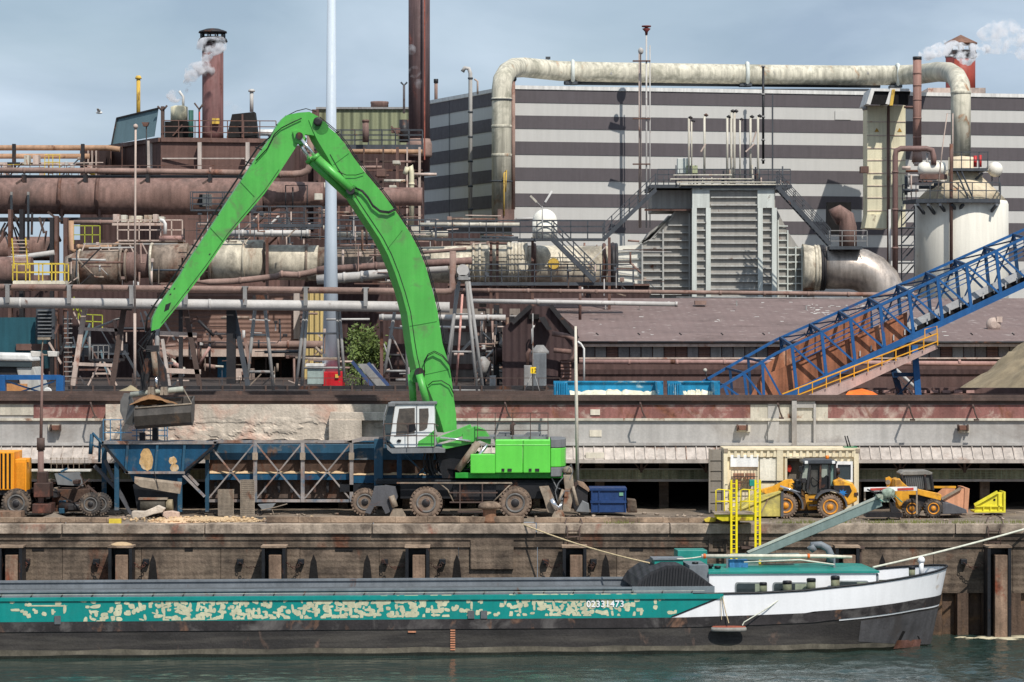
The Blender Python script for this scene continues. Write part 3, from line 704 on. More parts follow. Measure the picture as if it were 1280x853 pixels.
mb = MB(); mb.tube([BP(sC+.4, tc_-.25, 2.3), BP(SEND, tc_-.25, 2.3)], .008, 4); boat.part('safety_wire', mb, M_rope2)
mb = MB(); bbox(mb, sC, SEND, tc_+.08, HB-.5, .5, .6); boat.part('hold_floor', mb, M_deckgr)
# tarp covered fore hatch
mb = MB(); t0, t1 = tc_-.02, HB-.5
prof = [(793,735),(800,724.5),(813,715),(833,707),(852,707),(866,713.5),(880,724),(893,733.5),(893,736),(793,736)]
a = [BQ(x, y, t0+.02) for x, y in prof]; b = [BP(bs(x, t0), t1, bz(x, y, t0)) for x, y in prof]
k = len(prof); mb.add(a+b, [tuple(range(k)), tuple(range(k, 2*k))[::-1]]+[(i, i+k, (i+1) % k+k, (i+1) % k) for i in range(k)])
boat.part('fore_hatch_cover', mb, M_tarp)
mb = MB()
for i in range(26):
    x = 798+i*3.5; y = interp(x, prof[:8]); mb.bar(BQ(x, 734.5, t0-.02), BQ(x+2, y+2.5, t0-.02), .02, .02)
boat.part('cover_ribs', mb, mat('tarp_rib', (38,38,42), .8, var=.2), stuff=True)
mb = MB(); bbox(mb, bs(893,t0), bs(790,t0), t0-.06, t0+.02, 2.2, bz(860,733,t0)); boat.part('hatch_board', mb, M_coam)
# wheel-less fore cabin
cs0, cs1 = bs(1097, -1.75), bs(886, -1.75); tt = -1.75
zc = bz(990, 714.5, tt)
mb = MB(); bbox(mb, cs0+.05, cs1, tt, 1.75, 1.78, zc); boat.part('cabin_wall', mb, M_white, bevel=.03)
cw = len(boat.p)-1
mb = MB(); za, zb_ = bz(990,704.5,.75), zc
mb.hexa([BP(cs1,tt-.06,zb_),BP(cs0-.05,tt-.06,zb_),BP(cs0-.05,1.81,zb_),BP(cs1,1.81,zb_),BP(cs1,-.75,za),BP(cs0+.5,-.75,za),BP(cs0+.5,.75,za),BP(cs1,.75,za)])
mb.hexa([BP(cs1+.02,tt-.07,zb_-.07),BP(cs0-.06,tt-.07,zb_-.07),BP(cs0-.06,1.82,zb_-.07),BP(cs1+.02,1.82,zb_-.07),BP(cs1+.02,tt-.07,zb_),BP(cs0-.06,tt-.07,zb_),BP(cs0-.06,1.82,zb_),BP(cs1+.02,1.82,zb_)])
boat.part('cabin_roof', mb, M_teal2)
mb = MB(); bbox(mb, cs1+.01, bs(862,tt), tt+.05, 1.4, 1.8, bz(880,707,tt)); boat.part('hatchway_housing', mb, M_coam)
for a_, b_ in ((919, 959), (966, 1011), (1047, 1086)):
    y0, y1 = (728, 743.5) if a_ < 1000 else (726, 742)
    def rr(x0,y0,x1,y1,t,r=3):
        o = []
        for cx, cy, a0 in ((x1-r,y0+r,-90),(x1-r,y1-r,0),(x0+r,y1-r,90),(x0+r,y0+r,180)):
            for k in range(4): an = R(a0+k*30); o.append(BQ(cx+r*math.cos(an), cy+r*math.sin(an), t))
        return o
    w = boat.part('window_frame', MB().prism(rr(a_,y0,b_,y1,tt-.035), BN*.03), mat('grey_frame', (150,156,156), .5) if 'grey_frame' not in MATS else MATS['grey_frame'], cw)
    w = boat.part('window', MB().prism(rr(a_+1.6,y0+1.6,b_-1.6,y1-1.2,tt-.045), BN*.03), M_glass, cw)
    boat.part('curtain', MB().prism([BQ(a_+(b_-a_)*.62,y0+2,tt-.048), BQ(b_-3,y0+2,tt-.048), BQ(b_-3,y1-2,tt-.048), BQ(a_+(b_-a_)*.62,y1-2,tt-.048)], BN*.002), mat('curtain', (150,160,140), .9) if 'curtain' not in MATS else MATS['curtain'], cw)
# bitts on the side deck (parts of the boat)
for px, y0, y1, r in ((954, 728, 741, 4.5), (984, 726, 740, 5.5), (1014, 723, 738, 5.5), (1044, 720, 736, 5.5), (1140, 708, 722, 4)):
    tb = -2.2 if px < 1100 else -1.0
    c = BP(bs(px, tb), tb, bz(px, y1+2, tb)); h = bz(px, y0, tb)-c.z; r = S(r, -5)
    b_ = boat.part('bitt', MB().lathe(c, [(r,0),(r,h*.75)], 16), M_bitt)
    boat.part('bitt_cap', MB().lathe(c+Vector((0,0,h*.75)), [(r*1.05,0),(r*1.05,h*.2),(r*.9,h*.25)], 16), M_blacksteel, b_)
# bow fittings
mb = MB(); mb.tube([BP(.35,0,2.6), BP(.35,0,3.15)], .09, 10); mb.ball(BP(.35,0,3.2), .14); boat.part('bow_post', mb, M_white)
mb = MB(); c = BP(bs(1113,-1.3), -1.3, 2.15)
mb.lathe(c+Vector((-.4,0,0)), [(.42,0),(.42,.9)], 18, axis=BU); boat.part('windlass_drum', mb, M_bitt)
mb = MB(); c = BP(bs(1114,-1.5), -1.5, 2.1)
mb.ball(c, .5, 1.1, .6, .75, 16, 10, .05); boat.part('teal_net', mb, mat('net_teal', (20,120,104), .9, var=.5, vs=6, bump=.4))
mb = MB(); mb.tube([BP(2.2,-.6,1.8), BP(2.2,-.6,2.7), BP(2.35,-.6,2.9)], .1, 10); boat.part('vent_pipe', mb, M_coam)
# deck gear behind/over cabin
mb = MB(); bbox(mb, bs(884,.6), bs(847,.6), .6, 1.7, 2.4, bz(866,688,.6)); boat.part('teal_locker', mb, M_teal2, bevel=.02)
mb = MB(); bbox(mb, bs(854,-.4), bs(818,-.4), -.4, .5, 2.4, bz(836,700,-.4)); boat.part('companion_hatch', mb, M_teal2, bevel=.02)
mb = MB(); bbox(mb, bs(856,-.4), bs(816,-.4), -.45, .55, bz(836,700,-.4), bz(836,699,-.4)+.03); boat.part('hatch_lid', mb, M_coam)
for px, y in ((869, 706), (888, 709), (897, 711)):
    tb = -1.1; c = BP(bs(px, tb), tb, bz(px, y+5, tb)); boat.part('roof_vent', MB().lathe(c, [(.07,0),(.07,.16),(.12,.17),(.12,.25)], 12), M_blacksteel)
# long white lowered mast lying over the roof
t_ = -1.0
p0, p1 = BQ(877, 695.5, t_), BQ(1065, 696.5, t_)
ms = boat.part('lowered_mast', MB().tube([p0, BQ(1030,695.5,t_), p1], [.075,.075,.05], 10), mat('mast_cream', (222,216,196), .6, var=.12, vs=3))
for k in range(2):
    x = 879+k*130; boat.part('reflector_band', MB().tube([BQ(x,695.5,t_), BQ(x+3,695.5,t_)], .094, 10), M_orange, ms)
for px in (909, 1043): boat.part('mast_cradle', MB().bar(BQ(px,693,t_), BQ(px,712,t_), .07), M_coam)
mb = MB(); mb.tube([BQ(930,703,-1.2), BQ(1000,700,-1.2), BQ(1043,706,-1.2)], .03, 6); boat.part('handrail', mb, M_rope2)
mb = MB(); mb.tube([BQ(1013,682,-.6), BQ(1018,689,-.6)], [.16,.12], 12); mb.tube([BQ(1013,681,-.6), BQ(1026,681,-.6), BQ(1035,686,-.6), BQ(1038,693,-.6), BQ(1038,703,-.6)], [.1,.13,.14,.14,.14], 12); boat.part('air_vent', mb, M_coam)
mb = MB(); bbox(mb, bs(935,-.9), bs(912,-.9), -.9, -.5, zc, bz(925,700,-.9)); boat.part('blue_box', mb, mat('blue_case', (60,120,170), .6, var=.4, vs=6))
for px in (620, 636, 662): pass
mb = MB()
for px, a, b in ((72,770,780.6),(589,763.5,773.5),(605,763.5,773.5)):
    mb = MB(); mb.add([BQ(px-4,b,-HB-.07),BQ(px+4,b,-HB-.07),BQ(px+4,a,-HB-.07),BQ(px-4,a,-HB-.07),BQ(px-4,b,-HB),BQ(px+4,b,-HB),BQ(px+4,a,-HB),BQ(px-4,a,-HB)], [(0,1,2,3),(0,4,5,1),(3,2,6,7),(0,3,7,4),(1,5,6,2)])
    boat.part('step_pad', mb, M_deckgr)
mb = MB()
for k in range(9): mb.add([BQ(566-3,789+k*3.0,-HB-.045),BQ(566+3,789+k*3.0,-HB-.045),BQ(566+3,787.2+k*3.0,-HB-.045),BQ(566-3,787.2+k*3.0,-HB-.045)], [(0,1,2,3)])
boat.part('draught_marks', mb, mat('mark_orange', (190,130,100), .8, var=.3))
boat.part('hull_plate_mark', MB().prism([BQ(510,789,-HB-.05),BQ(520,789,-HB-.05),BQ(520,791,-HB-.05),BQ(510,791,-HB-.05)], BN*.01), MATS['mark_orange'])
# registration number
def text(txt, height, org, ux, uz, m, th=.006, name='lettering', sx=1.0, bold=0):
    cu = bpy.data.curves.new('t', 'FONT'); cu.body = txt; cu.size = height/.72; cu.extrude = th; cu.offset = bold; cu.space_character = 1.08
    o = bpy.data.objects.new('t', cu); COL.objects.link(o); dg = bpy.context.evaluated_depsgraph_get(); dg.update()
    me = bpy.data.meshes.new_from_object(o.evaluated_get(dg)); bpy.data.objects.remove(o)
    un = Vector(ux).cross(Vector(uz)).normalized(); mb = MB()
    mb.add([Vector(org)+Vector(ux)*v.co.x*sx+Vector(uz)*v.co.y+un*v.co.z for v in me.vertices], [tuple(p.vertices) for p in me.polygons]); return mb
boat.part('registration_number', text('02331473', .235, BQ(733, 759, -HB-.03), BU, (0,0,1), M_white, sx=1.0, bold=.006), M_white)
br = boat.done()

# jib crane arm on the foredeck reaching to the quay
t = Thing('loading_jib', 'long grey-green box jib rising from the barge roof past the yellow ladder', 'crane')
A, B = P(935, 692, -4.2), P(1099, 622.5, -4.0); d = (B-A).normalized()
up = Vector((-d.z, 0, d.x))
def beamq(mb, A, B, h0, h1, w):
    w = Vector((0, w, 0)); return mb.hexa([A-up*h0, B-up*h1, B-up*h1+w, A-up*h0+w, A+up*0, B, B+w, A+w])
t.part('jib_box', beamq(MB(), A, B, .30, .34, .4), M_jib, bevel=.02)
t.part('jib_top_plate', MB().bar(A+Vector((0,.2,.03)), B+Vector((0,.2,.03)), .46, .05), mat('jib_pale', (176,182,170), .5, var=.15))
t.part('jib_foot', MB().poly([(915,694),(1000,693),(985,700),(925,700)], -4.4, .8).poly([(927,700),(948,700),(948,712),(927,712)], -4.3, .6), M_jib)
t.part('jib_head', MB().rect(1096,619,1104,624,-4.2,-3.8).tube([P(1099,620,-4.4),P(1099,620,-3.5)], .08, 8), mat('jib_head', (150,156,140), .6, rust=.2)); t.done()
t = Thing('lifebuoy_fender', 'flat grey rubber disc fender hanging on ropes against the black hull near the bow', 'fender')
c = BQ(911, 787, -HB-.24)
def squash(mb, c):
    for v in mb.v: v.y = c.y+(v.y-c.y)*.3
    return mb
t.part('fender_disc', MB().lathe(c, [(.3,-.16),(.62,-.12),(.66,0),(.64,.1),(.3,.12)], 28).v and squash(MB().lathe(c, [(.3,-.08),(.64,-.07),(.66,0),(.64,.08),(.3,.09)], 28), c), mat('fender_rubber', (150,146,140), .85, var=.25))
t.part('fender_rim', squash(MB().ring(c+Vector((0,0,.09)), .6, .03, 24, (0,0,1)), c), mat('fender_red', (150,84,66), .8))
t.part('rope', MB().tube([BQ(903,746,-HB-.05), BQ(907,765,-HB-.12), BQ(911,779,-HB-.2)], .02, 5).tube([BQ(901,746,-HB-.05), BQ(902,775,-HB-.1)], .012, 5), M_rope)
t.part('rope', MB().tube([BQ(982,744,-HB+.1), BQ(960,760,-HB-.1), BQ(930,778,-HB-.3), BQ(928,782,-HB-.3)], .022, 5), M_rope2); t.done()
# mooring lines
def sagline(a, b, sag, n=14): return [a+(b-a)*i/n-Vector((0,0,sag*4*(i/n)*(1-i/n))) for i in range(n+1)]
single('mooring_line', 'tan mooring rope running from the quay bollard edge down to the barge foredeck locker', 'rope', MB().tube(sagline(P(652, 655, .1), BQ(812, 704, -.2), .12), .03, 6), M_rope)
single('mooring_line', 'pale taut mooring rope running from the bow up to the right edge of the picture', 'rope', MB().tube(sagline(BQ(1091, 709.5, -1.2), P(1300, 656, .3), .06), .04, 6), M_rope2)
single('mooring_line', 'thin white cord tied between the teal locker and the end of the lowered mast', 'rope', MB().tube(sagline(BQ(846, 699, -1), BQ(877, 696, -1), .02), .025, 6), M_rope2)
# ================================================================== machines on the quay
M_green = mat('machine_green', (84,176,76), .42, var=.08, vs=1, streak=.14, bump=.02, spec=.5, dirt=((96,128,80), .3, 1.3))
M_green2 = mat('bonnet_green', (98,206,74), .38, var=.06, vs=1, streak=.08, bump=.02, spec=.5)
M_cabwhite = mat('cab_white', (226,228,226), .4, var=.08, streak=.1, bump=.02)
M_tyre = mat('tyre', (66,62,60), .9, var=.25, vs=2, streak=0, bump=.15, dirt=((130,112,96), .5, 2.2))
M_tyre2 = mat('tyre_dusty', (126,108,94), .9, var=.3, vs=2, streak=0, bump=.2, dirt=((84,74,68), .4, 3))
M_rim = mat('rim_grey', (110,108,106), .6, var=.3, vs=3, rust=.25)
M_rimor = mat('rim_orange', (226,150,44), .5, var=.15, vs=3, dirt=((110,80,50), .3, 4))
M_cgrey = mat('counterweight_grey', (120,122,124), .6, var=.1)
M_gunmetal = mat('gunmetal', (88,88,92), .6, var=.25, streak=.2, rust=.08)
M_dirtysteel = mat('dirty_steel', (150,136,120), .7, var=.35, vs=2, rust=.3, rcol=(120,80,60))
M_chrome = mat('chrome_rod', (225,225,228), .2, metal=.9, var=.05, streak=0, bump=0)
M_hose = mat('hose_black', (26,26,28), .5, var=.1, streak=0)
M_bucket = mat('bucket_steel', (84,79,75), .6, var=.3, vs=1.2, streak=.35, rust=.12, rcol=(120,96,76))
M_soil = mat('ochre_soil', (140,104,72), .95, var=.35, vs=3, streak=0, bump=.4)
M_blue = mat('machine_blue', (40,80,104), .55, var=.2, vs=.9, streak=.25, rust=.2, rcol=(110,84,66), rs=1.3, dirt=((140,130,118), .15, 1.5))
M_blueclean = mat('hopper_blue', (18,74,106), .55, var=.2, vs=.9, streak=.3, rust=.14, dirt=((90,100,104), .15, 1.2))
M_dusty = mat('dusty_truss', (150,142,138), .7, var=.3, vs=1, rust=.35, rcol=(130,96,80), dirt=((60,96,120), .35, 1.2))
M_beltdark = mat('belt_interior', (84,66,56), .9, var=.5, vs=1, streak=.3, rust=.3)
M_glasscab = mat('cab_glass', (86,76,66), .1, var=.5, vs=2, streak=0, bump=0, spec=.8)
M_yel = mat('loader_yellow', (232,166,48), .5, var=.16, vs=1.5, streak=.25, bump=.03, dirt=((136,98,58), .35, 1.6))
M_ladyel = mat('ladder_yellow', (246,222,30), .5, var=.08, streak=.1)
M_skipyel = mat('bucket_pale_yellow', (206,190,104), .7, var=.2, vs=1, streak=.3, rust=.15, dirt=((150,140,90), .3, 1))

def wheel(t, px, py, rpx, Y, w=.4, tm=None, rim=None, lugs=26, name='wheel', parent=None, dish=.06, rr=.58):
    tm = tm or M_tyre; rim = rim or M_rim; c = P(px, py, Y); r = S(rpx, Y)
    mb = MB(); q = r*.93
    mb.lathe(c, [(r*rr,.04),(r*.66,-.01),(q*.9,0),(q*.98,.05),(q,w*.3),(q,w*.7),(q*.98,w-.05),(q*.9,w),(r*rr,w-.02)], 32, axis=(0,1,0))
    for k in range(lugs):
        a = 2*math.pi*k/lugs; d = Vector((math.cos(a), 0, math.sin(a))); n = Vector((-d.z, 0, d.x))
        for s0, y0, y1 in ((.0, .0, w*.48), (.5, w*.52, w)):
            a2 = a+s0*2*math.pi/lugs; d = Vector((math.cos(a2), 0, math.sin(a2))); n = Vector((-d.z, 0, d.x)); b = c+d*q*.93+Vector((0,y0,0)); e = c+d*r+Vector((0,y0,0)); hw = r*.075
            yy = Vector((0, y1-y0, 0)); mb.hexa([b-n*hw, b+n*hw, b+n*hw+yy, b-n*hw+yy, e-n*hw*.8, e+n*hw*.8, e+n*hw*.8+yy, e-n*hw*.8+yy])
    ti = t.part('tyre' if name is None else name, mb, tm, parent)
    mb = MB().lathe(c, [(r*.2,-.03+dish),(r*.26,-.03+dish),(r*.28,dish),(r*.44,dish+.03),(r*.5,.0),(r*rr*1.03,-.012),(r*rr*1.03,.03),(r*.4,w*.8)], 28, axis=(0,1,0))
    ri = t.part('rim', mb, rim, ti)
    t.part('hub', MB().lathe(c, [(r*.24,-.04+dish),(r*.2,-.07+dish),(0,-.07+dish)], 16, axis=(0,1,0)), M_darksteel if rim is M_rim else rim, ti)
    return ti
def link(mb, a, b, Y, w0, w1, th):    # tapered plate between two picture points
    ax, ay = a; bx, by = b; L = math.hypot(bx-ax, by-ay); nx, ny = -(by-ay)/L, (bx-ax)/L
    return mb.poly([(ax+nx*w0, ay+ny*w0), (bx+nx*w1, by+ny*w1), (bx-nx*w1, by-ny*w1), (ax-nx*w0, ay-ny*w0)], Y, th)

# ---------------- green material handler
ex = Thing('material_handler', 'large green wheeled material handler with tall bent boom and white cab on the quay', 'material handler')
YA, TH = 4.7, .62
outer = [(397,148),(408,157),(420,167),(431,180),(442,197),(454,213),(475,238),(488,255),(500,272),(513,292),(524,313),(532,333),(538,354),(543,372),(547,390),(550,409),(553,429),(558,445),(562,459),(565,478),(567,497),(570,517),(571,537)]
inner = [(386,150),(391,163),(397,176),(408,194),(417,210),(431,232),(446,256),(462,280),(474,298),(485,319),(494,342),(502,366),(509,392),(514,428),(517,446),(521,463),(530,475),(537,490),(543,505),(550,523),(555,541)]
import itertools
boom = outer+inner[::-1]
bm = ex.part('boom', MB().poly(boom, YA, TH, dx=-.3), M_green, label='curved green main boom')
mb = MB()     # weld rib following the inner side, and lower flange
rp = [(x+4.5, y-1) for x, y in inner[3:-5]]
mb.tp(rp, YA-.01, .45, 5); ex.part('boom_seam', mb, M_darksteel, bm)
mb = MB(); ip = [P(x, y, YA-.05) for x, y in inner[1:-6]]
for a, b in zip(ip, ip[1:]):
    e = (b-a)*.02; mb.hexa([a+Vector((-.30,0.02,-.05)), b+Vector((-.30,.02,-.05))+e, b+Vector((-.30,TH,-.05))+e, a+Vector((-.30,TH,-.05)), a, b+e, b+Vector((0,TH,0))+e, a+Vector((0,TH,0))])

stick = [(189,414),(191,398),(197,385),(226,343),(232,332),(260,290),(284,253),(313,209),(324,192),(336,176),(348,155),(353,149),(359,144),(373,141),(387,140),(398,146),(404,156),(401,166),(395,170),(382,168),(372,181),(348,218),(330,243),(284,297),(258,336),(222,383),(199,411)]
st = ex.part('stick', MB().poly(stick, YA+.04, TH-.1, dx=-.12), M_green, label='straight green dipper arm ending above the bucket')
mb = MB(); mb.poly([(207,381),(214,378),(211,387),(205,390)], YA+.03, .015); ex.part('stick_plate_mark', mb, M_darksteel, st)
mb = MB(); 
for x, y in ((213,368),(218,361),(235,362),(262,318)): mb.poly([(x-1,y),(x+1,y-1.5),(x+1,y+.5),(x-1,y+1.5)], YA+.03, .015)
ex.part('stick_bolt_marks', mb, M_darksteel, st)
mb = MB().tp([(202,404),(224,376),(259,330),(285,292),(331,238),(349,212)], YA+.03, .4, 5); ex.part('stick_seam', mb, M_darksteel, st)
for a, b in (((503,288),(484,312)),((546,402),(512,408)),((561,462),(524,470)),((436,192),(417,206))): ex.part('plate_joint', MB().bp(*a,*b,YA-.005,.5,.02), mat('joint_green', (56,124,54), .5) if 'joint_green' not in MATS else MATS['joint_green'], bm)
for a, b in (((300,227),(318,246)),((262,284),(279,302))): ex.part('plate_joint', MB().bp(*a,*b,YA+.03,.5,.02), MATS['joint_green'], st)
for x, y in ((402,160),(440,240),(520,470)): ex.part('grease_patch', MB().lathe(P(x,y,YA-.006), [(.28,0),(.28,.01)], 14, axis=(0,1,0)), MATS['joint_green'], bm)
# elbow pin and bracket
c = P(397,152,YA-.15); ex.part('elbow_pin', MB().lathe(c, [(.09,0),(.16,.0),(.18,.06),(.18,.9),(.1,.95)], 20, axis=(0,1,0)), M_darksteel, bm)
ex.part('stick_bracket', MB().poly([(366,164),(373,163),(382,172),(378,181),(369,178)], YA-.08, .8), M_green, st)
c = P(374,170,YA-.2); ex.part('cylinder_pin', MB().lathe(c, [(.15,0),(.15,.95)], 16, axis=(0,1,0)), M_darksteel, st)
for k, dy in enumerate((0, .5)):
    dx = -7*k; a = (375+dx*.5, 172-dx*.3); b = (394+dx, 196-dx*.55); e = (440+dx*.7, 238-dx*.9)
    y = YA-.12+dy*.9
    ex.part('stick_cylinder', MB().tp([b, e], y, 5.2, 14).tp([(b[0]-1,b[1]-1.2),(b[0]+2,b[1]+2.5)], y, 6, 14), M_green, bm)
    ex.part('piston_rod', MB().tp([a, b], y, 2.2, 10), M_chrome, bm)
ex.part('cylinder_eye', MB().lathe(P(438,238,YA-.25), [(.17,0),(.17,.6)], 16, axis=(0,1,0)), M_darksteel, bm)
# inner side shadow web behind cylinders (lower box of boom)
# hoses
mb = MB()
for o in (1.2, 2.8):
    pts = [(x+o, y-o*.6) for x, y in outer[:18]]; mb.tp(pts, YA+.12+o*.05, .55, 6)
for i in range(2, 18, 2): mb.bp(outer[i][0]-1, outer[i][1], outer[i][0]+4.5, outer[i][1]-2.5, YA+.1, 1.6)
ex.part('boom_hoses', mb, M_hose, bm)
mb = MB()
up = [(397,141),(384,137),(372,140),(360,146),(350,158),(340,172),(324,186),(312,204),(300,223),(270,268),(245,308),(228,334),(210,361),(194,384),(186,398),(184,415)]
mb.tp([(x-1.5, y-1) for x, y in up], YA+.2, .55, 6); mb.tp([(x-2.6, y-1.2) for x, y in up[3:]], YA+.3, .5, 6)
for i in range(4, 14): mb.bp(up[i][0]-5, up[i][1]-2, up[i][0]+3, up[i][1]+1.5, YA+.15, 1.5)
ex.part('stick_hoses', mb, M_hose, st)
mb = MB().tp([(320,201),(334,186),(343,168),(352,160),(366,153),(377,148)], YA-.05, .7, 6); ex.part('stick_hose', mb, M_hose, st)
mb = MB()
for o in (0, 1.6): mb.tp([(444,235),(453,240-o),(460,248-o),(466,258-o),(475,265-o),(486,266.5-o),(495,262-o)], YA-.14, .9, 6)
ex.part('cylinder_hose', mb, M_hose, bm)
mb = MB().tp([(421,214),(433,219),(445,219),(455,216)], YA-.1, .5, 5); ex.part('thin_hose', mb, M_hose, bm)
mb = MB()
for o in (0, 1.8): mb.tp([(531,466),(530,452+o),(535,443+o),(543,439+o),(553,444+o),(562,455+o),(565,466)], YA-.16, .6, 6)
mb.tp([(535,482),(541,477),(552,476),(562,482),(567,492)], YA-.1, .6, 6)
ex.part('hose_loop', mb, M_hose, bm)
# boom cylinders at the root
c = P(524,466,YA-.2); ex.part('boom_knuckle', MB().lathe(c, [(.2,0),(.2,.9)], 16, axis=(0,1,0)).rect(519,463,531,470,YA-.12,YA+.5), M_darksteel, bm)
for x0, x1, y in ((526,538,YA-.22),(516,521,YA+.45)):
    ex.part('boom_cylinder', MB().tp([(x0-2,468),(x1-4,506)], y, 4.6, 14), M_green)
    ex.part('piston_rod', MB().tp([(x1-4,506),(x1+8,556)], y, 2.3, 10), M_chrome)
# upper frame linkage behind cab
mb = MB()
link(mb, (546,551), (590,536), YA-.3, 3.5, 6, .18); link(mb, (553,559), (596,549), YA-.25, 3.5, 4.5, .18)
mb.poly([(578,542),(584,536),(596,533),(606,538),(614,549),(613,556),(600,551),(590,553),(578,552)], YA-.35, 1.1)
fr = ex.part('boom_mount', mb, M_green, bevel=.02)
ex.part('mount_rod', MB().tp([(550,547),(588,551.5)], YA-.42, 1.5, 10), M_chrome)
ex.part('lift_cylinder', MB().tp([(572,588),(598,553)], YA-.42, 4.4, 14), M_dirtysteel)
ex.part('piston_rod', MB().tp([(588,583),(609,556)], YA-.5, 2.2, 10), M_chrome)
ex.part('lift_cylinder', MB().tp([(582,590),(600,566)], YA+.3, 4.4, 14), M_green)
mb = MB(); mb.poly([(545,560),(590,553),(586,575),(576,598),(553,598),(548,580)], YA+.1, 1.0); ex.part('turret_core', mb, M_blacksteel)
mb = MB()
rnd = random.Random(5)
for k in range(16):
    x = 533+rnd.random()*18; mb.tp([(x,560),(x+rnd.uniform(-4,4),572),(x+rnd.uniform(-5,5),585),(x+rnd.uniform(-3,8),594)], YA-.1+rnd.random()*.6, rnd.uniform(.7,1.3), 5)
ex.part('turret_hoses', mb, M_hose, stuff=True)
# slew ring + platform
ex.part('slewing_ring', MB().lathe(G(585, QZ+1.62, YA+.9), [(1.0,0),(1.0,.24),(1.15,.26),(1.15,.34)], 32), M_blacksteel)
mb = MB(); mb.rect(569,591,704,598,YA-.5,YA+2.6); ex.part('platform_deck', mb, mat('deck_green', (40,150,50), .5, var=.15, rust=.1), bevel=.02)
# engine house
ex.part('side_box', MB().rect(588,568,619,592,YA-.72,YA+.3), M_green2, bevel=.03)
hs = ex.part('engine_bonnet', MB().rect(619,550,653.4,591.5,YA-.75,YA+2.4), M_green2, bevel=.04)
ex.part('engine_bonnet', MB().rect(653.9,550,688,591.5,YA-.75,YA+2.4), M_green2, bevel=.04)
ex.part('bonnet_crease', MB().rect(620,555.8,687.5,556.6,YA-.765,YA-.74).rect(620,549.4,687.5,551,YA-.6,YA+2), mat('bonnet_pale', (170,244,150), .4, var=.05), hs)
for x in (627,634.5,661,669): ex.part('bonnet_latch', MB().rect(x,586,x+(3.5 if x in (627,661) else 5.2),589.5,YA-.78,YA-.74), M_darksteel, hs)
def curved_tail(y0, y1, m, name):
    a = [(688.4,YA-.72),(694,YA-.72),(701,YA-.6),(706,YA-.25),(708,YA+.4),(708,YA+1.4),(704,YA+2.2),(688.4,YA+2.4)]
    zt_, zb_ = P(0,y0,YA-.7).z, P(0,y1,YA-.7).z; mb = MB(); mb.prism([(P(x,0,YA-.7).x, y, zb_) for x, y in a], (0,0,zt_-zb_)); return ex.part(name, mb, m, bevel=.03)
curved_tail(560.5, 584, M_green2, 'tail_shell'); curved_tail(549, 560, M_cgrey, 'tail_cap'); curved_tail(584.5, 596, M_cgrey, 'counterweight')
mb = MB(); mb.rail([P(597,549,YA-.6), P(685,549,YA-.6), P(685,549,YA+2)], 1.05, .75, .022, 2); ex.part('roof_railing', mb, M_rail)
mb = MB(); mb.poly([(619,549),(624,541),(638,541),(634,549)], YA, 1).poly([(650,549),(660,541),(676,541),(672,549)], YA+.2, 1).rect(596,546,686,549,YA-.5,YA+2); ex.part('roof_grille', mb, M_cgrey)
mb = MB().tube([P(640,548,YA+1.4), P(640,532,YA+1.4), P(643,529,YA+1.4)], .09, 10); ex.part('exhaust_pipe', mb, M_rail)
# chassis
mb = MB(); mb.rect(500,603,700,624,YA-.35,YA+1.9).rect(470,600,716,606,YA-.1,YA+1.6); ex.part('chassis', mb, M_blacksteel, bevel=.03)
ex.part('mud_rail', MB().rect(496,603.2,640,604.8,YA-.75,YA-.6).tube([P(640,604,YA-.68),P(626,618,YA-.68),P(616,628,YA-.68)],.03,6).tube([P(549,604,YA-.68),P(560,613,YA-.68),P(567,628,YA-.68)],.03,6), M_dirtysteel)
mb = MB()
for y in (616, 628): mb.bp(562,y,622,y,YA-.72,1.6)
for x in (575, 603): mb.bp(x,605,x,640,YA-.72,1.4)
mb.bp(572,640,610,640,YA-.72,1.5)
ex.part('step_frame', mb, M_rail)
ex.part('tank', MB().rect(566,606,620,626,YA-.55,YA-.36), M_darksteel, bevel=.03)
for x in (532.5, 644): wheel(ex, x, 629, 20.5, YA-.85, .42, M_tyre2)
for x in (532.5, 644): wheel(ex, x+3, 628.5, 20, YA+2.0, .42, M_tyre2)
ex.part('axle', MB().tube([P(533,630,YA-.5), P(533,630,YA+2.2)], .18, 12), M_blacksteel); ex.part('axle', MB().tube([P(644,630,YA-.5), P(644,630,YA+2.2)], .18, 12), M_blacksteel)
sb = ex.part('stabiliser_plate', MB().poly([(468,608),(481,607),(488,640),(482,643),(477,633),(468,633),(463,643),(456,641),(463,628)], YA-1.0, .14), M_gunmetal, bevel=.01)
ex.part('stabiliser_box', MB().poly([(481,607),(494,609),(497,622),(488,643)], YA-.95, .5), M_gunmetal)
ex.part('stabiliser_jack', MB().tp([(489,620),(494,634)], YA-1.1, 4, 10), M_dirtysteel)
ex.part('stabiliser_foot', MB().poly([(487,645),(491,637),(502,637),(507,645.5),(506,647.5),(488,647.5)], YA-1.2, .6), M_dirtysteel)
ex.part('stabiliser_arm', MB().poly([(674,609),(686,608),(692,622),(699,638),(692,643),(684,640),(680,625)], YA-1.0, .5), M_dirtysteel, bevel=.01)
ex.part('stabiliser_jack', MB().tp([(689,624),(696,637)], YA-1.15, 3.4, 10).tp([(696,638),(702,630)], YA-1.15, 2, 8), M_chrome)
ex.part('stabiliser_foot', MB().poly([(690,645),(694,638),(703,638),(706,645.5),(704,648),(690,648)], YA-1.2, .6), M_dirtysteel)
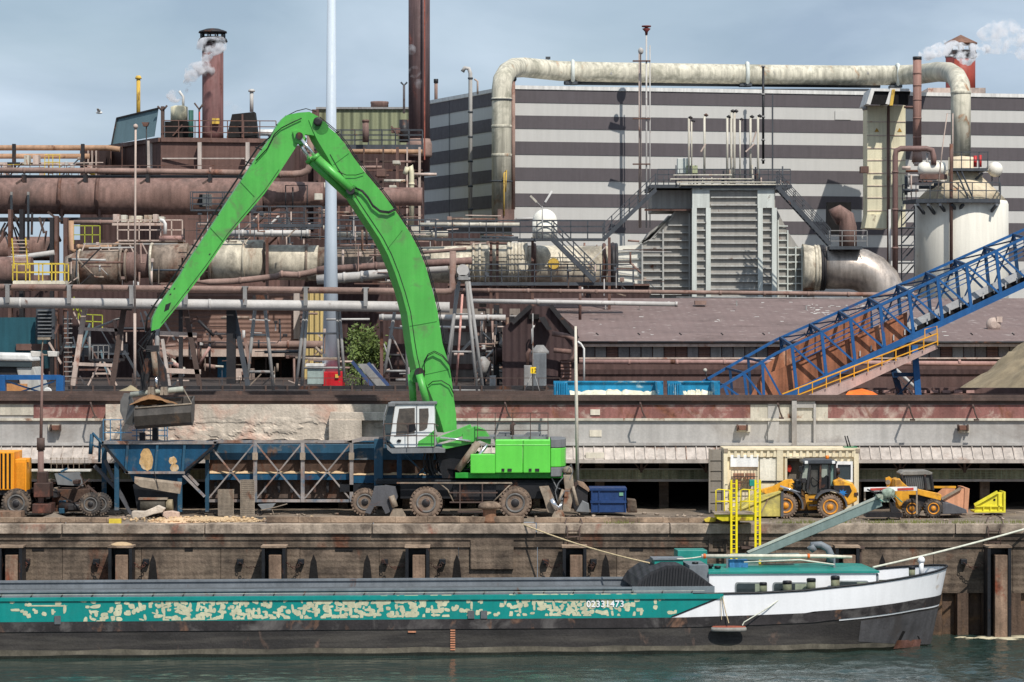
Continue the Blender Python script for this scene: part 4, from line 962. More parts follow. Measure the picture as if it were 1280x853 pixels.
# cab
cab = [(489,503),(546,503.5),(547,560),(489,562),(482,552),(480,535),(483,515)]
YC = YA-1.35
cb = ex.part('cab', MB().poly([(494,504.5),(543,504.5),(543.5,559),(494,560),(487,552),(489,540),(492,520)], YC+.02, 1.35), M_cabwhite, bevel=.03)
ex.part('cab_roof', MB().poly([(487,503),(545,502.5),(546,505.5),(489,506)], YC-.05, 1.5), M_cgrey, cb, bevel=.02)
ex.part('windscreen', MB().poly([(486,508),(493.5,506),(491,520),(488,540),(487,553),(484,550),(481,537),(482,522)], YC+.06, 1.25), M_glass, cb)
ex.part('window', MB().poly([(499,511),(518.5,510),(518.5,542),(495,544),(496,528)], YC-.0, .05), M_glasscab, cb, bevel=.01)
ex.part('window', MB().poly([(524,511),(535.5,510.5),(536,520),(534,535),(530,538),(524,539)], YC-.0, .05), M_glasscab, cb, bevel=.01)
ex.part('door_frame', MB().bp(521,505,521,560,YC-.01,.9).bp(493,544.5,521,543.5,YC-.01,.7).bp(510,545,510,560,YC-.01,.5), M_cgrey, cb)
ex.part('green_flash', MB().poly([(523,552),(533,546),(542.5,538),(543,558),(522,558)], YC-.0, .05), M_green, cb)
ex.part('door_handle', MB().poly([(496,551),(498,549.5),(501.5,550),(501,552.5),(497,553)], YC-.03, .05), M_blacksteel, cb)
ex.part('cab_skirt', MB().poly([(483,556),(488,561),(547,560),(556,562),(556,566),(490,567),(484,562)], YC-.12, 1.6), M_cgrey, cb)
mb = MB(); mb.tube([P(480,530,YC-.25),P(543,530,YC-.25),P(548,533,YC-.25)], .02, 5); mb.tube([P(480,545,YC-.25),P(547,545,YC-.25)], .02, 5)
for x in (480,510,543): mb.tube([P(x,530,YC-.25),P(x,560,YC-.25)], .018, 5)
ex.part('cab_railing', mb, M_rail, cb)
mb = MB(); mb.tube([P(484,506,YC-.1),P(480,520,YC-.15),P(479,540,YC-.15),P(483,556,YC-.1)], .03, 6); ex.part('windscreen_guard', mb, M_cgrey, cb)
ex.part('work_light', MB().rect(485,503.5,494,508.5,YC-.2,YC+.1), M_cgrey, cb, bevel=.02)
ex.part('operator_seat', MB().poly([(508,532),(519,530),(520,538),(511,541)], YC-.004, .004), M_blacksteel, cb)
ex.done()
# ---------------- clamshell bucket hanging from the stick
t = Thing('clamshell_bucket', 'open steel clamshell bucket full of ochre soil hanging from the green arm', 'bucket')
YB = 4.2
mb = MB(); 
mb.tp([(191,410),(188,424),(187,436)], YB+.7, 3.2, 8); mb.rect(183,432,197,440,YB+.5,YB+1.0)
t.part('swivel_head', mb, M_darksteel)
mb = MB(); mb.poly([(184,440),(196,440),(207,462),(210,487),(204,489),(196,466),(188,463),(182,488),(175,488),(177,462)], YB+.7, .3); t.part('suspension_yoke', mb, M_darksteel)
cy = t.part('closing_cylinder', MB().tp([(192,440),(195,470)], YB+.4, 3.6, 12), M_dirtysteel); t.part('piston_rod', MB().tp([(195,470),(196,484)], YB+.4, 1.6, 10), M_chrome, cy)
mb = MB(); rnd = random.Random(8)
for k in range(7):
    x = rnd.uniform(176,206); mb.tp([(192+rnd.uniform(-5,3),414),(x-5,440),(x,462),(x+rnd.uniform(-3,3),486)], YB+.4+rnd.random()*.5, .7, 5)
mb.tp([(189,412),(178,424),(172,430),(180,437),(188,438)], YB+.5, .7, 5)
t.part('hydraulic_hoses', mb, M_hose, stuff=False)
for x in (185, 189, 201, 205): t.part('lug', MB().poly([(x,484),(x+3,484),(x+4,494),(x-1,494)], YB+.3, .5), M_dirtysteel)
t.part('cross_tube', MB().tube([P(163,494,YB+.95),P(229,486.5,YB+.95)], S(3.6,YB), 14), mat('tube_greygreen', (168,170,158), .5, var=.15))
# shell: extruded along the length direction; end profile in (across, up)
La, Lb = P(157,0,YB).x, P(238,0,YB).x
def ring_at(x, dz): # profile open at top, from near lip to back lip
    pr = [(-.15,.0),(-.22,-.32),(-.02,-.72),(.5,-.86),(1.0,-.66),(1.25,-.2),(1.2,.32)]
    return [Vector((x, YB+a, P(0,510,YB).z+b+dz)) for a, b in pr]
A = ring_at(P(168,0,YB).x, -.02); B = ring_at(Lb, .14)
def shell(mb, A, B, th=.05):
    n = len(A); c = sum((p for p in A+B), Vector())/(2*n)
    vs = A+B+[p+(c-p)*.06 for p in A]+[p+(c-p)*.06 for p in B]
    fs = [(i, i+1, n+i+1, n+i) for i in range(n-1)]+[(2*n+i, 3*n+i, 3*n+i+1, 2*n+i+1) for i in range(n-1)]
    fs += [(0, n, 3*n, 2*n), (n-1, 2*n+n-1, 4*n-1, 2*n-1)]
    return mb.add(vs, fs, False)
t.part('shell', shell(MB(), A, B), M_bucket)
A2 = [p+Vector((-.0,0,0)) for p in A]; 
# near (left) end plate turned towards the viewer
ep = [(169,511),(164,494),(160,491),(154,491),(150,500),(149,513),(155,530),(164,533)]
zs = P(0,511,YB).z
mb = MB(); q = [P(169,511,YB-.15), P(162.5,492.5,YB+1.2), P(155,491.5,YB+1.25), P(150.5,501,YB+.95), P(149.8,514,YB+.6), P(156,530,YB+.1), P(165,532.5,YB-.02)]
mb.prism(q, (.05,.02,0)); t.part('end_plate', mb, mat('end_plate_grey', (84,82,80), .55, var=.15, streak=.2))
t.part('end_plate', MB().prism(B, (.05,0,0)), M_bucket)
t.part('lip', MB().tube([P(169,510.5,YB-.17), P(239.5,505,YB-.17), P(229,486,YB+1.2)], .035, 6), M_dirtysteel)
mb = MB(); vs = []; nx, ny = 24, 10
for j in range(ny+1):
    for i in range(nx+1):
        u, v = i/nx, j/ny; x = P(162+66*u,0,YB).x; y = YB-.08+1.2*v
        z = P(0,509-4*u,YB).z+.02+.42*math.exp(-((u-.38)/.32)**2)*math.sin(math.pi*min(1,v*.8+.2))+.05*mnoise.noise(Vector((u*9,v*5,1)))-.35*max(0,u-.82)*3
        vs.append((x,y,z))
mb.add(vs, [(j*(nx+1)+i, j*(nx+1)+i+1, (j+1)*(nx+1)+i+1, (j+1)*(nx+1)+i) for j in range(ny) for i in range(nx)], True)
t.part('soil_load', mb, M_soil); t.done()
# ================================================================== blue screening plant and its hopper
t = Thing('screening_plant', 'long blue trussed screening machine with a big feed hopper, left of the green machine', 'screening machine')
YH = 5.2
# feed hopper: near side panel slopes
hp = [(131,559),(268,556),(262,567),(247,577),(233,586),(226,600),(226,612),(172,612),(160,600),(148,581)]
h = t.part('hopper', MB().poly([(129,553),(268,554),(262,566),(247,577),(231,590),(160,590),(146,574)], YH-.3, 2.6), M_blueclean, label='blue sloping feed hopper with worn patches')
t.part('hopper_chute', MB().poly([(160,590),(231,590),(228,607),(170,607)], YH-.1, 2.2), M_blueclean)
t.part('hopper_rim', MB().rect(127,551.5,270,555.5,YH-.45,YH-.25).rect(127,552,129.5,555,YH-.45,YH+2.4).rect(267,552,270,555,YH-.45,YH+2.4), M_dusty, h)
for xa, xb in (((160,555),(157,591)),((197,555),(194,591)),((231,555),(228,592))): t.part('hopper_stiffener', MB().bar(P(*xa,YH-.36), P(*xb,YH-.36), .1, .1), M_blue, h)
t.part('hopper_stiffener', MB().rect(157,589.5,231,592.5,YH-.42,YH-.28), M_dusty, h)
t.part('hopper_edge', MB().bar(P(129,556,YH-.36), P(160,592,YH-.36), .12, .1), M_blacksteel, h); t.part('hopper_edge', MB().bar(P(268,557,YH-.36), P(231,589,YH-.36), .1, .1), M_blacksteel, h)
def blob(cx, cy, rx, ry, Y, seed): 
    return MB().prism([P(cx+rx*math.cos(a)*(1+.25*mnoise.noise(Vector((math.cos(a)*2,math.sin(a)*2,seed)))), cy+ry*math.sin(a)*(1+.25*mnoise.noise(Vector((math.cos(a)*2,math.sin(a)*2,seed+5)))), Y) for a in [k*math.pi/11 for k in range(22)]], (0,.01,0))
M_worn = mat('worn_patch', (196,160,110), .85, var=.3, vs=3, dirt=((206,196,176), .5, 2))
t.part('worn_patch', blob(183, 575, 8.5, 14, YH-.312, 1), M_worn, h); t.part('worn_patch', blob(216, 576, 5, 5, YH-.312, 2), M_worn, h); t.part('worn_patch', blob(218, 585, 5.5, 5, YH-.312, 4), M_worn, h)
# legs
for x0, x1, y0, y1, Yl in ((127,133,560,622,YH+1.6),(143,148.5,578,638,YH-.3),(222,227.5,598,640,YH-.3)):
    t.part('leg', MB().rect(x0,y0,x1,y1,Yl,Yl+.18), M_blue)
t.part('brace', MB().bar(P(131,575,YH+.2), P(162,640,YH+.2), .14), M_gunmetal); t.part('brace', MB().bar(P(118,582,YH+.5), P(146,612,YH+.5), .14), M_gunmetal); t.part('brace', MB().bar(P(146,612,YH-.1), P(166,646,YH-.1), .12), M_gunmetal)
t.part('brace', MB().bar(P(229,594,YH-.3), P(256,621,YH-.3), .12, .1), M_dusty); t.part('brace', MB().bar(P(234,592,YH-.1), P(248,607,YH-.1), .12, .1), M_dusty)
# left stair/railing of the hopper
mb = MB(); mb.tube([P(116,542,YH+.4), P(129,556,YH-.1)], .06, 6); mb.tube([P(115,543,YH+.4), P(113,568,YH+.4)], .09, 6); mb.tube([P(125,548,YH+.2), P(124,578,YH+.2)], .06, 6); mb.tube([P(115,556,YH+.4), P(124,560,YH+.2)], .04, 6)
t.part('side_railing', mb, M_blue)
mb = MB()
for x in (129,138,151,171,180,188,197,206,209): mb.tp([(x,525 if x < 160 else 533),(x,553)], YH+1.6, .7, 5)
for y in (525,541): mb.tp([(129,y),(165,y)], YH+1.6, .6, 5)
for y in (530,538,545): mb.tp([(165,y),(209,y)], YH+1.7, .7, 5)
t.part('hopper_railing', mb, mat('rail_blue', (70,124,160), .6, var=.2, rust=.15))
t.part('drive_unit', MB().rect(190,535,197,552,YH+1.2,YH+1.6), M_darksteel, bevel=.03); t.part('drive_unit', MB().rect(174,541,181,552,YH+1.2,YH+1.5), M_darksteel, bevel=.03)
# conveyor truss
YT = 6.0
t.part('top_chord', MB().rect(266,550.5,440,554,YT-.15,YT).poly([(431,553),(452,546.5),(545,546.5),(545,549),(455,551),(440,554)],YT-.15,.2), M_dusty)
t.part('top_chord', MB().rect(266,551,500,553,YT+1.3,YT+1.45), M_blue)
t.part('bottom_chord', MB().rect(256,624.5,436,628,YT-.15,YT), M_dusty)
for x0, w in ((256.5,4.6),(316.5,4.6),(376,4.6),(437,4.6)):
    p_ = t.part('truss_post', MB().rect(x0,554,x0+w,(640 if x0 < 260 else 628),YT-.2,YT-.02), M_dusty if x0 > 300 else M_blue)
    t.part('post_clamp', MB().rect(x0-1,566,x0+w+1,575,YT-.28,YT-.2), M_dirtysteel, p_)
for a, b in ((261,316.5),(321,376),(381,437)):
    for q in (((a,556),(b,623)),((b,556),(a,623))): t.part('cross_brace', MB().bar(P(*q[0],YT-.12), P(*q[1],YT-.12), .085, .06), M_dusty)
t.part('belt_trough', MB().rect(262,556,560,575,YT+.4,YT+1.2), M_blue)
t.part('belt_bed', MB().rect(262,575,560,592,YT+.5,YT+1.1), M_beltdark)
t.part('side_beam', MB().rect(262,592,436,600,YT+.15,YT+.4), M_blueclean); t.part('side_beam', MB().rect(442,594,575,604,YT+.15,YT+.4), M_blueclean)
mb = MB(); n = 90
vs = []
for i in range(n+1):
    x = 262+i*(565-262)/n; q = P(x, 592 if x < 440 else 594, YT+.12); hgt = .05+.12*abs(mnoise.noise(Vector((x*.07,0,3))))
    vs += [q, q+Vector((0,.1,hgt)), q+Vector((0,.35,hgt*.7))]
mb.add(vs, [(i*3+j, i*3+3+j, i*3+4+j, i*3+1+j) for i in range(n) for j in (0, 1)], True)
t.part('spilled_grit', mb, M_sand)
t.part('lower_panel', MB().rect(262,600,436,623,YT+.6,YT+.9), mat('hoard_brown', (96,82,74), .9, var=.5, vs=.8, streak=.5, rust=.3))
for x in (268,284,300,330,347,363,392,408,424): t.part('roller_bracket', MB().rect(x,603,x+3,616,YT+.35,YT+.55), M_darksteel)
t.part('main_post', MB().rect(467.5,549,478.5,608,YT-.45,YT-.05), M_blue, bevel=.02); t.part('main_post', MB().rect(496,565,502,607,YT-.2,YT), M_blueclean)
t.part('cross_brace', MB().bar(P(503,566,YT-.1), P(532,593,YT-.1), .1, .06), M_blue); t.part('cross_brace', MB().bar(P(532,583,YT-.14), P(511,607,YT-.14), .1, .06), M_blue)
t.part('end_beam', MB().rect(494,601,548,607.5,YT-.35,YT-.1), M_blueclean)
t.part('wheel_bogie', MB().rect(425,606,500,615,YT-.2,YT+1.6), M_blacksteel)
wheel(t, 456, 628, 17.5, YT-1.5, .4, M_tyre2)
# discharge flap and roller under the hopper
t.part('discharge_flap', MB().poly([(168,599),(227,606),(225,617.5),(203,614),(176,609),(168,604)], YH-.75, .08, dz=.1), M_dirtysteel)
t.part('flap_chain', MB().tp([(193,590),(198,611)], YH-.8, .5, 5), M_darksteel)
t.part('discharge_box', MB().poly([(166,606),(176,604),(222,615),(221,640),(172,640)], YH-.3, 1.2), M_blacksteel)
t.part('tail_roller', MB().tube([P(176,632,YH-.55), P(207,632,YH-.55)], .27, 18), mat('roller_grime', (86,80,70), .7, var=.4)); t.part('drive_motor', MB().tube([P(208,632,YH-.55), P(216,632,YH-.55)], .25, 14), mat('motor_tan', (150,136,110), .7, var=.4, vs=4))
t.part('roller_guard', MB().rect(173,622.5,209,625,YH-.8,YH-.3), M_dirtysteel)
t.done()
# broken slabs leaning below the hopper, loose mesh panels, spilled sand
def slab(pts, Y, th, lb, m, name='broken_slab', grp=None):
    mb = MB(); n = 14; xs = [p[0] for p in pts]
    return single(name, lb, 'slab', MB().poly(pts, Y, th), m, grp, bevel=.03)
slab([(164,643),(165,639),(180,639.5),(190,635.5),(197,632),(206,636),(203,641),(192,643),(181,647),(166,649)], 2.9, .5, 'left piece of broken pale concrete slab tilted up under the hopper', M_crumble, grp='broken slabs under the hopper')
slab([(204,640),(214,639),(223,641),(224,649),(210,650),(203,645)], 2.9, .5, 'right pinkish piece of broken concrete slab under the hopper', mat('pink_slab', (214,186,168), .95, var=.3), grp='broken slabs under the hopper')
for x0, y0, x1, y1, lb in ((273,612,293,645,'lower grey wire mesh panel leaning on the truss with a hole in it'),(301,600,319,646,'taller grey wire mesh panel leaning against the second truss post')):
    t = Thing('mesh_panel', lb, 'mesh panel', 'wire mesh panels leaning on the blue truss'); mb = MB(); a = P(x0,y1,5.2); b = P(x1,y0,5.6); n = 12
    for k in range(n+1):
        u = k/n; mb.tube([(a.x+(b.x-a.x)*u,5.2,a.z),(a.x+(b.x-a.x)*u-.05,5.6,b.z)], .014, 4)
    for k in range(20):
        u = k/19; mb.tube([(a.x,5.2+.4*u,a.z+(b.z-a.z)*u),(b.x,5.2+.4*u,a.z+(b.z-a.z)*u)], .012, 4)
    t.part('wire_grid', mb, M_dirtysteel); t.part('mesh_backing', MB().add([(a.x,5.24,a.z),(b.x,5.24,a.z),(b.x-.05,5.64,b.z),(a.x-.05,5.64,b.z)],[(0,1,2,3)]), mat('mesh_dark'+lb[:3], (96,88,82), .9)); t.done()
heap('sand_spill', 'spill of pale tan sand on the quay edge below the blue truss', 262, 2.4, 70, 6, M_sand, z0=QZ-.03, depth=1.5, seed=2)
heap('sand_spill', 'thin spill of pinkish sand on the kerb below the broken slabs', 225, 1.6, 45, 6, mat('pink_sand', (220,186,150), .95, var=.2, bump=.4), z0=QZ-.03, depth=1.0, seed=3)
heap('grit_heap', 'low grey grit heap on the quay right of the orange machine', 68, 2.8, 26, 9, M_deckq, z0=QZ-.02, depth=1, seed=6)
# loose debris pieces
rnd = random.Random(12); mb = MB()
for k in range(260):
    px = rnd.choice([rnd.uniform(60,340), rnd.uniform(340,760), rnd.uniform(760,1270)]); y = rnd.uniform(1.3, 7); s_ = rnd.uniform(.02,.09); q = G(px, QZ+s_*.3, y)
    mb.ball(q, s_, 1.3, 1, .7, 5, 4, .3)
single('rubble', 'scattered small stones and grit on the quay surface', 'rubble', mb, M_cap, kind='stuff')
t = Thing('wheelbarrow', 'grey tipped wheelbarrow standing in front of the blue truss', 'wheelbarrow')
t.part('tray', MB().poly([(322,631),(344,630),(338,638),(328,638)], 3.6, .5), M_cgrey, bevel=.01)
for dy in (0, .5): t.part('handle', MB().tp([(326,638),(345,634),(359,630)], 3.6+dy, .6, 5), M_dirtysteel); t.part('leg', MB().tp([(340,637),(343,645)], 3.6+dy, .5, 5), M_dirtysteel)
wheel(t, 325, 640.5, 4.6, 3.8, .1, M_tyre, M_rim, 12); t.done()
rnd = random.Random(19); mb = MB()
for k in range(500):
    px = rnd.gauss(255, 42); y = rnd.uniform(.7, 3.4); s_ = rnd.uniform(.02,.07); mb.ball(G(px, QZ+s_*.6+.05*rnd.random(), y), s_, 1.2, 1, .7, 5, 4, .3)
single('sand_lumps', 'loose lumps and grit scattered over the sand spill below the truss', 'grit', mb, M_sand, kind='stuff')
# ------------------------------------------------------------------ orange generator trailer at the left edge
M_gen = mat('generator_orange', (240,160,40), .5, var=.1, streak=.2, rust=.08, corr=None)
t = Thing('generator_trailer', 'orange ribbed generator on a wheeled trailer at the left edge of the quay', 'generator')
b_ = t.part('body', MB().rect(-30,565,18,613,4.2,6.2), M_gen, bevel=.03)
for k in range(9):
    x = -28+k*5.2; t.part('vent_rib', MB().rect(x,566,x+2.4,612,4.12,4.22), M_gen, b_)
for k in range(8): t.part('vent_slot', MB().rect(-25.4+k*5.2,567,-23.2+k*5.2,611,4.18,4.21), M_voiddark, b_)
t.part('side_locker', MB().rect(18.5,574,33,617,4.25,5.6), M_gen, bevel=.03); t.part('locker_door', MB().rect(20,578,31,615,4.2,4.26), mat('locker_orange', (232,146,30), .5), bevel=.01); t.part('lamp_arm', MB().rect(33,574,37,578,4.4,4.6), M_gen)
t.part('trailer_bed', MB().rect(-30,613,34,619,4.3,6.2), M_darksteel)
wheel(t, 20, 629.5, 18.5, 3.9, .42, M_tyre); wheel(t, -26, 629.5, 18.5, 3.9, .42, M_tyre)
t.part('plank_step', MB().rect(-20,640,26,647,2.4,3.4), M_pile); t.done()
# lamp mast with floodlights standing on rusty machinery
t = Thing('lamp_mast', 'tall thin rusty lamp mast with two floodlights at the left of the quay', 'lamp mast')
YM = 4.2
t.part('pole', MB().tube([P(51,640,YM),P(51,560,YM)], [.12,.12], 12).tube([P(51,560,YM),P(53,442,YM)], [.07,.045], 10), mat('mast_rust', (140,112,104), .7, var=.2, rust=.2))
t.part('collar', MB().lathe(P(51,563,YM), [(.16,0),(.16,.5)], 14), M_rail)
arm = t.part('cross_arm', MB().tp([(42,444),(70,444)], YM, 1.0, 6), M_dirtysteel)
for x in (45, 66): 
    l_ = t.part('floodlight', MB().poly([(x-7,439),(x+6,440),(x+5,446),(x-6,446)], YM-.3, .5), mat('flood_white', (206,200,192), .5, var=.2) if 'flood_white' not in MATS else MATS['flood_white'], arm, bevel=.02)
t.part('lamp_tip', MB().tp([(52,441),(54,423)], YM, .8, 6).rect(47,422,62,425,YM-.1,YM+.2), M_dirtysteel); 
t.part('mast_base', MB().rect(42,604,62,622,YM-.5,YM+.5).rect(46,590,58,606,YM-.3,YM+.3).rect(40,630,64,642,YM-.6,YM+.6), M_chain, bevel=.03)
t.done()
t = Thing('junk_trailer', 'cluttered rusty trailer with dark axle and twin tyres between the lamp mast and hopper', 'trailer')
mb = MB(); mb.rect(70,612,112,636,5.4,7); mb.rect(36,636,110,640,5.2,6); t.part('chassis', mb, M_beltdark, bevel=.03)
t.part('axle_tube', MB().tube([P(74,634,5.3), P(108,634,5.3)], .2, 12), M_darksteel)
wheel(t, 113, 630.5, 14.5, 4.2, .32, M_tyre); wheel(t, 124.5, 630.5, 14.5, 4.35, .32, M_tyre)
t.part('shelf', MB().rect(36,587,113,589.5,5.6,6), mat('shelf_white', (214,210,200), .6)); t.part('tilted_sheet', MB().poly([(68,592),(100,590),(104,608),(72,606)], 5.6, .1), M_cgrey)
rnd = random.Random(21)
for k in range(26):
    x = rnd.uniform(40,112); y = rnd.uniform(584,640); x2 = x+rnd.uniform(-24,24); y2 = min(645, y+rnd.uniform(-14,22))
    t.part('scrap_bar', MB().bp(x, y, x2, y2, rnd.uniform(4.3,6.5), rnd.uniform(1,2.6)), rnd.choice([M_chain, M_dirtysteel, M_blue, M_rail, M_beltdark, M_darksteel]))
for k in range(14):
    x = rnd.uniform(38,108); y = rnd.uniform(592,638); t.part('scrap_piece', MB().rect(x,y,x+rnd.uniform(3,9),y+rnd.uniform(3,8),rnd.uniform(4.6,5.6),6.4), rnd.choice([M_chain, M_dirtysteel, M_beltdark, M_darksteel, M_blue]), bevel=.02)
mb = MB()
for x in range(64, 112, 7): mb.tp([(x,572),(x,590)], 6.4, .5, 4)
for y in (573,580): mb.tp([(62,y),(112,y)], 6.4, .5, 4)
t.part('guard_rail', mb, M_dirtysteel); t.done()
# ------------------------------------------------------------------ grab behind the handler, blue bin, white pole
t = Thing('spare_grab', 'rusty spare orange-peel grab standing between the green machine and blue bin', 'grab')
t.part('grab_head', MB().poly([(704,594),(716,594),(718,612),(713,640),(703,640),(706,612)], 3.9, .6).lathe(P(710,592,4.2), [(.1,0),(.22,.05),(.2,.2),(.05,.3)], 14), M_dirtysteel, bevel=.02)
t.part('grab_shell', MB().poly([(722,607),(735,614),(734,640),(722,641),(712,632)], 4.1, .9), M_darksteel, bevel=.02); t.part('grab_shell_lip', MB().poly([(722,602),(730,604),(737,612),(736,615),(724,607)], 4.0, .9), M_pile)
t.part('grab_shell', MB().poly([(698,627),(704,622),(712,630),(708,640),(701,641)], 4.0, .7), M_cgrey, bevel=.02); t.part('grab_shell', MB().poly([(720,640),(728,626),(736,630),(737,641)], 3.7, .6), M_cgrey, bevel=.02)
for a, b in (((716,608),(722,632)),((704,612),(698,630))): t.part('grab_cylinder', MB().tp([a,b], 3.8, 2, 10), M_dirtysteel)
mb = MB()
mb.tp([(705,596),(698,604),(694,615),(697,628),(702,634)], 3.9, .6, 5); mb.tp([(709,588),(714,580),(716,590),(712,600)], 3.9, .7, 5); mb.tp([(690,598),(696,610),(703,612)], 4.2, .8, 5); mb.tp([(700,625),(706,614),(712,614)], 3.7, .7, 5)
t.part('hoses', mb, M_cgrey); t.done()
t = Thing('blue_bin', 'dark blue steel waste bin with ribbed sides behind the quay ladder', 'bin')
M_binb = mat('bin_blue', (36,64,112), .5, var=.15, streak=.25, rust=.06); M_bind = M_binb
t.part('body', MB().poly([(738,612),(782,611.5),(783,641),(739,641)], 5.0, 1.6), M_binb, bevel=.03); t.part('rim', MB().rect(737,610.5,783.5,613.5,4.93,6.65), M_binb); t.part('rib', MB().rect(738,626,783,629,4.93,5.0), M_binb)
for x in (739,748,781): t.part('corner_rib', MB().rect(x,613,x+1.6,641,4.95,5.0), M_binb)
t.part('label_plate', MB().rect(774,616,779,620,4.96,4.99), mat('label_green', (120,170,140), .6)); t.done()
single('small_concrete_block', 'small brownish block beside the blue bin', 'block', MB().poly([(784,624),(795,625),(797,641),(784,641)], 5.2, .8), M_quay, bevel=.04)
t = Thing('white_pole', 'thin white pole standing behind the grab in front of the red band', 'pole')
t.part('pole', MB().tube([P(722,604,6.5),P(720,470,6.5),P(719.5,408,6.5)], [.075,.07,.05], 10), mat('pole_white', (224,216,200), .6, var=.15, rust=.12)); t.part('pole_foot', MB().rect(718,603,727,640,6.4,6.8), M_rail); t.done()
# ================================================================== site container, loaders, ladder on the right of the quay
M_cream = mat('container_cream', (236,222,190), .6, var=.1, vs=.8, streak=.25, rust=.12, rcol=(150,110,80))
M_conshade = mat('container_end_shaded', (140,132,122), .7, var=.15, streak=.2)  # end of the cream container, its shade put into this grey
M_whitepan = mat('panel_white', (240,240,238), .6, var=.05)
t = Thing('site_container', 'cream corrugated site container with an open doorway and a window behind the wheel loader', 'container')
Y0, Y1 = 6.9, 9.2
t.part('end_wall', MB().poly([(887,562),(904,562),(904,641),(887,637)], Y0+.1, .1), M_conshade)
mb = MB()
for x in (886,903): mb.rect(x,561,x+2,641,Y0,Y0+.2)
for y in (575,588,600,614,628): mb.rect(888,y,903,y+.8,Y0+.06,Y0+.1)
t.part('end_frame', mb, M_conshade)
t.part('side_wall', MB().rect(908,571,983,645,Y0+.12,Y0+.2).rect(1005,571,1043,645,Y0+.12,Y0+.2).rect(983,600,1005,645,Y0+.13,Y0+.2).rect(1043,602,1070,645,Y0+.12,Y0+.2).rect(1043,571,1070,581,Y0+.12,Y0+.2), M_cream)
mb = MB(); x = 909
while x < 1070:
    mb.poly([(x,571.5),(x+4.5,571.5),(x+3.5,562.5),(x+1,562.5)], Y0-.02, .1); x += 8.2
t.part('top_rail', MB().rect(905,560.5,1075,563,Y0-.05,Y1).rect(905,563,1072,571,Y0+.04,Y0+.14), M_cream); t.part('corrugation', mb, M_cream, stuff=True)
for x, w in ((904.5,5),(971,8),(1067.5,6)): t.part('corner_post', MB().rect(x,561,x+w,646,Y0-.04,Y0+.14), M_cream)
for x in (905,1070): t.part('corner_casting', MB().rect(x,561,x+5,566,Y0-.07,Y0-.04), M_dirtysteel)
t.part('white_panel', MB().rect(913,569,948,584,Y0+.02,Y0+.1), M_whitepan, bevel=.01)
t.part('door', MB().rect(950,573,971,602,Y0+.05,Y0+.12), mat('door_cream', (228,222,206), .6))
t.part('door_frame', MB().rect(981,572,984,602,Y0,Y0+.12).rect(1004,572,1007,602,Y0,Y0+.12).rect(981,570,1007,573,Y0,Y0+.12), M_cream)
t.part('interior', MB().rect(983,573,1005,600,Y0+.5,Y0+.6).rect(984,573,1005,576,Y0+.2,Y0+.5), mat('interior_grey', (120,112,102), .9, var=.2)); 
t.part('red_jacket', MB().poly([(984,582),(988,581),(990,585),(988,591),(984,590)], Y0+.3, .15), mat('jacket_red', (176,50,36), .9), bevel=.03)
w = t.part('window_frame', MB().rect(1044,577,1066,581,Y0-.02,Y0+.1).rect(1044,600,1066,603,Y0-.02,Y0+.1).rect(1044,581,1047,600,Y0-.02,Y0+.1).rect(1063.5,581,1066,600,Y0-.02,Y0+.1), M_whitepan); t.part('window', MB().rect(1047,581,1063.5,600,Y0+.06,Y0+.1), M_glass, w)
mb = MB()
for k in range(9): mb.tp([(914+k*4,588),(914+k*4,614)], Y0-.5, .4, 4)
for k in range(4): mb.tp([(914,588+k*8),(947,588+k*8)], Y0-.5, .5, 4)
t.part('mesh_gate', mb, M_rail); t.part('shelf_goods', MB().rect(917,592,930,598,Y0-.3,Y0).rect(932,592,944,599,Y0-.3,Y0).rect(917,602,926,609,Y0-.3,Y0), mat('goods', (176,130,104), .8, var=.4, vs=4))
t.part('roof_box', MB().rect(1056,559,1072,561.5,Y0+.4,Y0+1.2), mat('green_tarp', (30,120,84), .7)); t.part('roof_rod', MB().tp([(1056,545),(1060,559)], Y0+.6, .9, 6), M_darksteel); t.part('roof_rod', MB().tp([(1059,545),(1063,559)], Y0+.6, .9, 6), M_darksteel)
t.done()
t = Thing('teal_crate', 'small teal plastic crate on the mesh gate behind the yellow ladder', 'crate'); t.part('teal_crate', MB().rect(937,600,946,608,Y0-.9,Y0-.55), M_teal2, bevel=.02); t.done()
# ---------------- wheel loader
t = Thing('wheel_loader', 'yellow wheel loader with black cab roof and pale yellow bucket in front of the container', 'wheel loader')
YL = 4.0
t.part('bucket', MB().poly([(912,645),(946,622),(976,614.5),(978.5,616),(978,646),(940,646)], YL-.6, 2.4), M_skipyel, bevel=.02)
t.part('bucket_rib', MB().bar(P(912,643,YL-.64), P(976,615,YL-.64), .08, .06), M_skipyel); t.part('bucket_rib', MB().bar(P(950,644,YL-.64), P(962,620,YL-.64), .05, .04), M_dirtysteel); t.part('bucket_edge', MB().rect(976,615,979.5,646,YL-.66,YL-.5), M_gunmetal)
mb = MB(); mb.poly([(951,612),(966,608),(982,600),(990,599),(993,603),(990,610),(978,613),(962,619),(952,616)], YL+.1, .25)
t.part('lift_arm', mb, M_yel, bevel=.02); t.part('lift_arm', MB().poly([(951,612),(966,608),(982,600),(990,599),(993,603),(990,610),(978,613),(962,619),(952,616)], YL+1.4, .2), M_yel); t.part('lift_arm', MB().poly([(986,604),(992,602),(990,622),(984,622)], YL+.05, .5), M_yel, bevel=.02)
t.part('fork', MB().rect(953,601.5,985,603.5,YL+.2,YL+.6), M_blacksteel)
t.part('front_frame', MB().poly([(975,612),(1006,612),(1010,638),(985,640),(975,632)], YL+.4, 1.2), mat('loader_underside', (120,84,40), .7, var=.4, vs=3, dirt=((50,42,36), .5, 3)), bevel=.03)
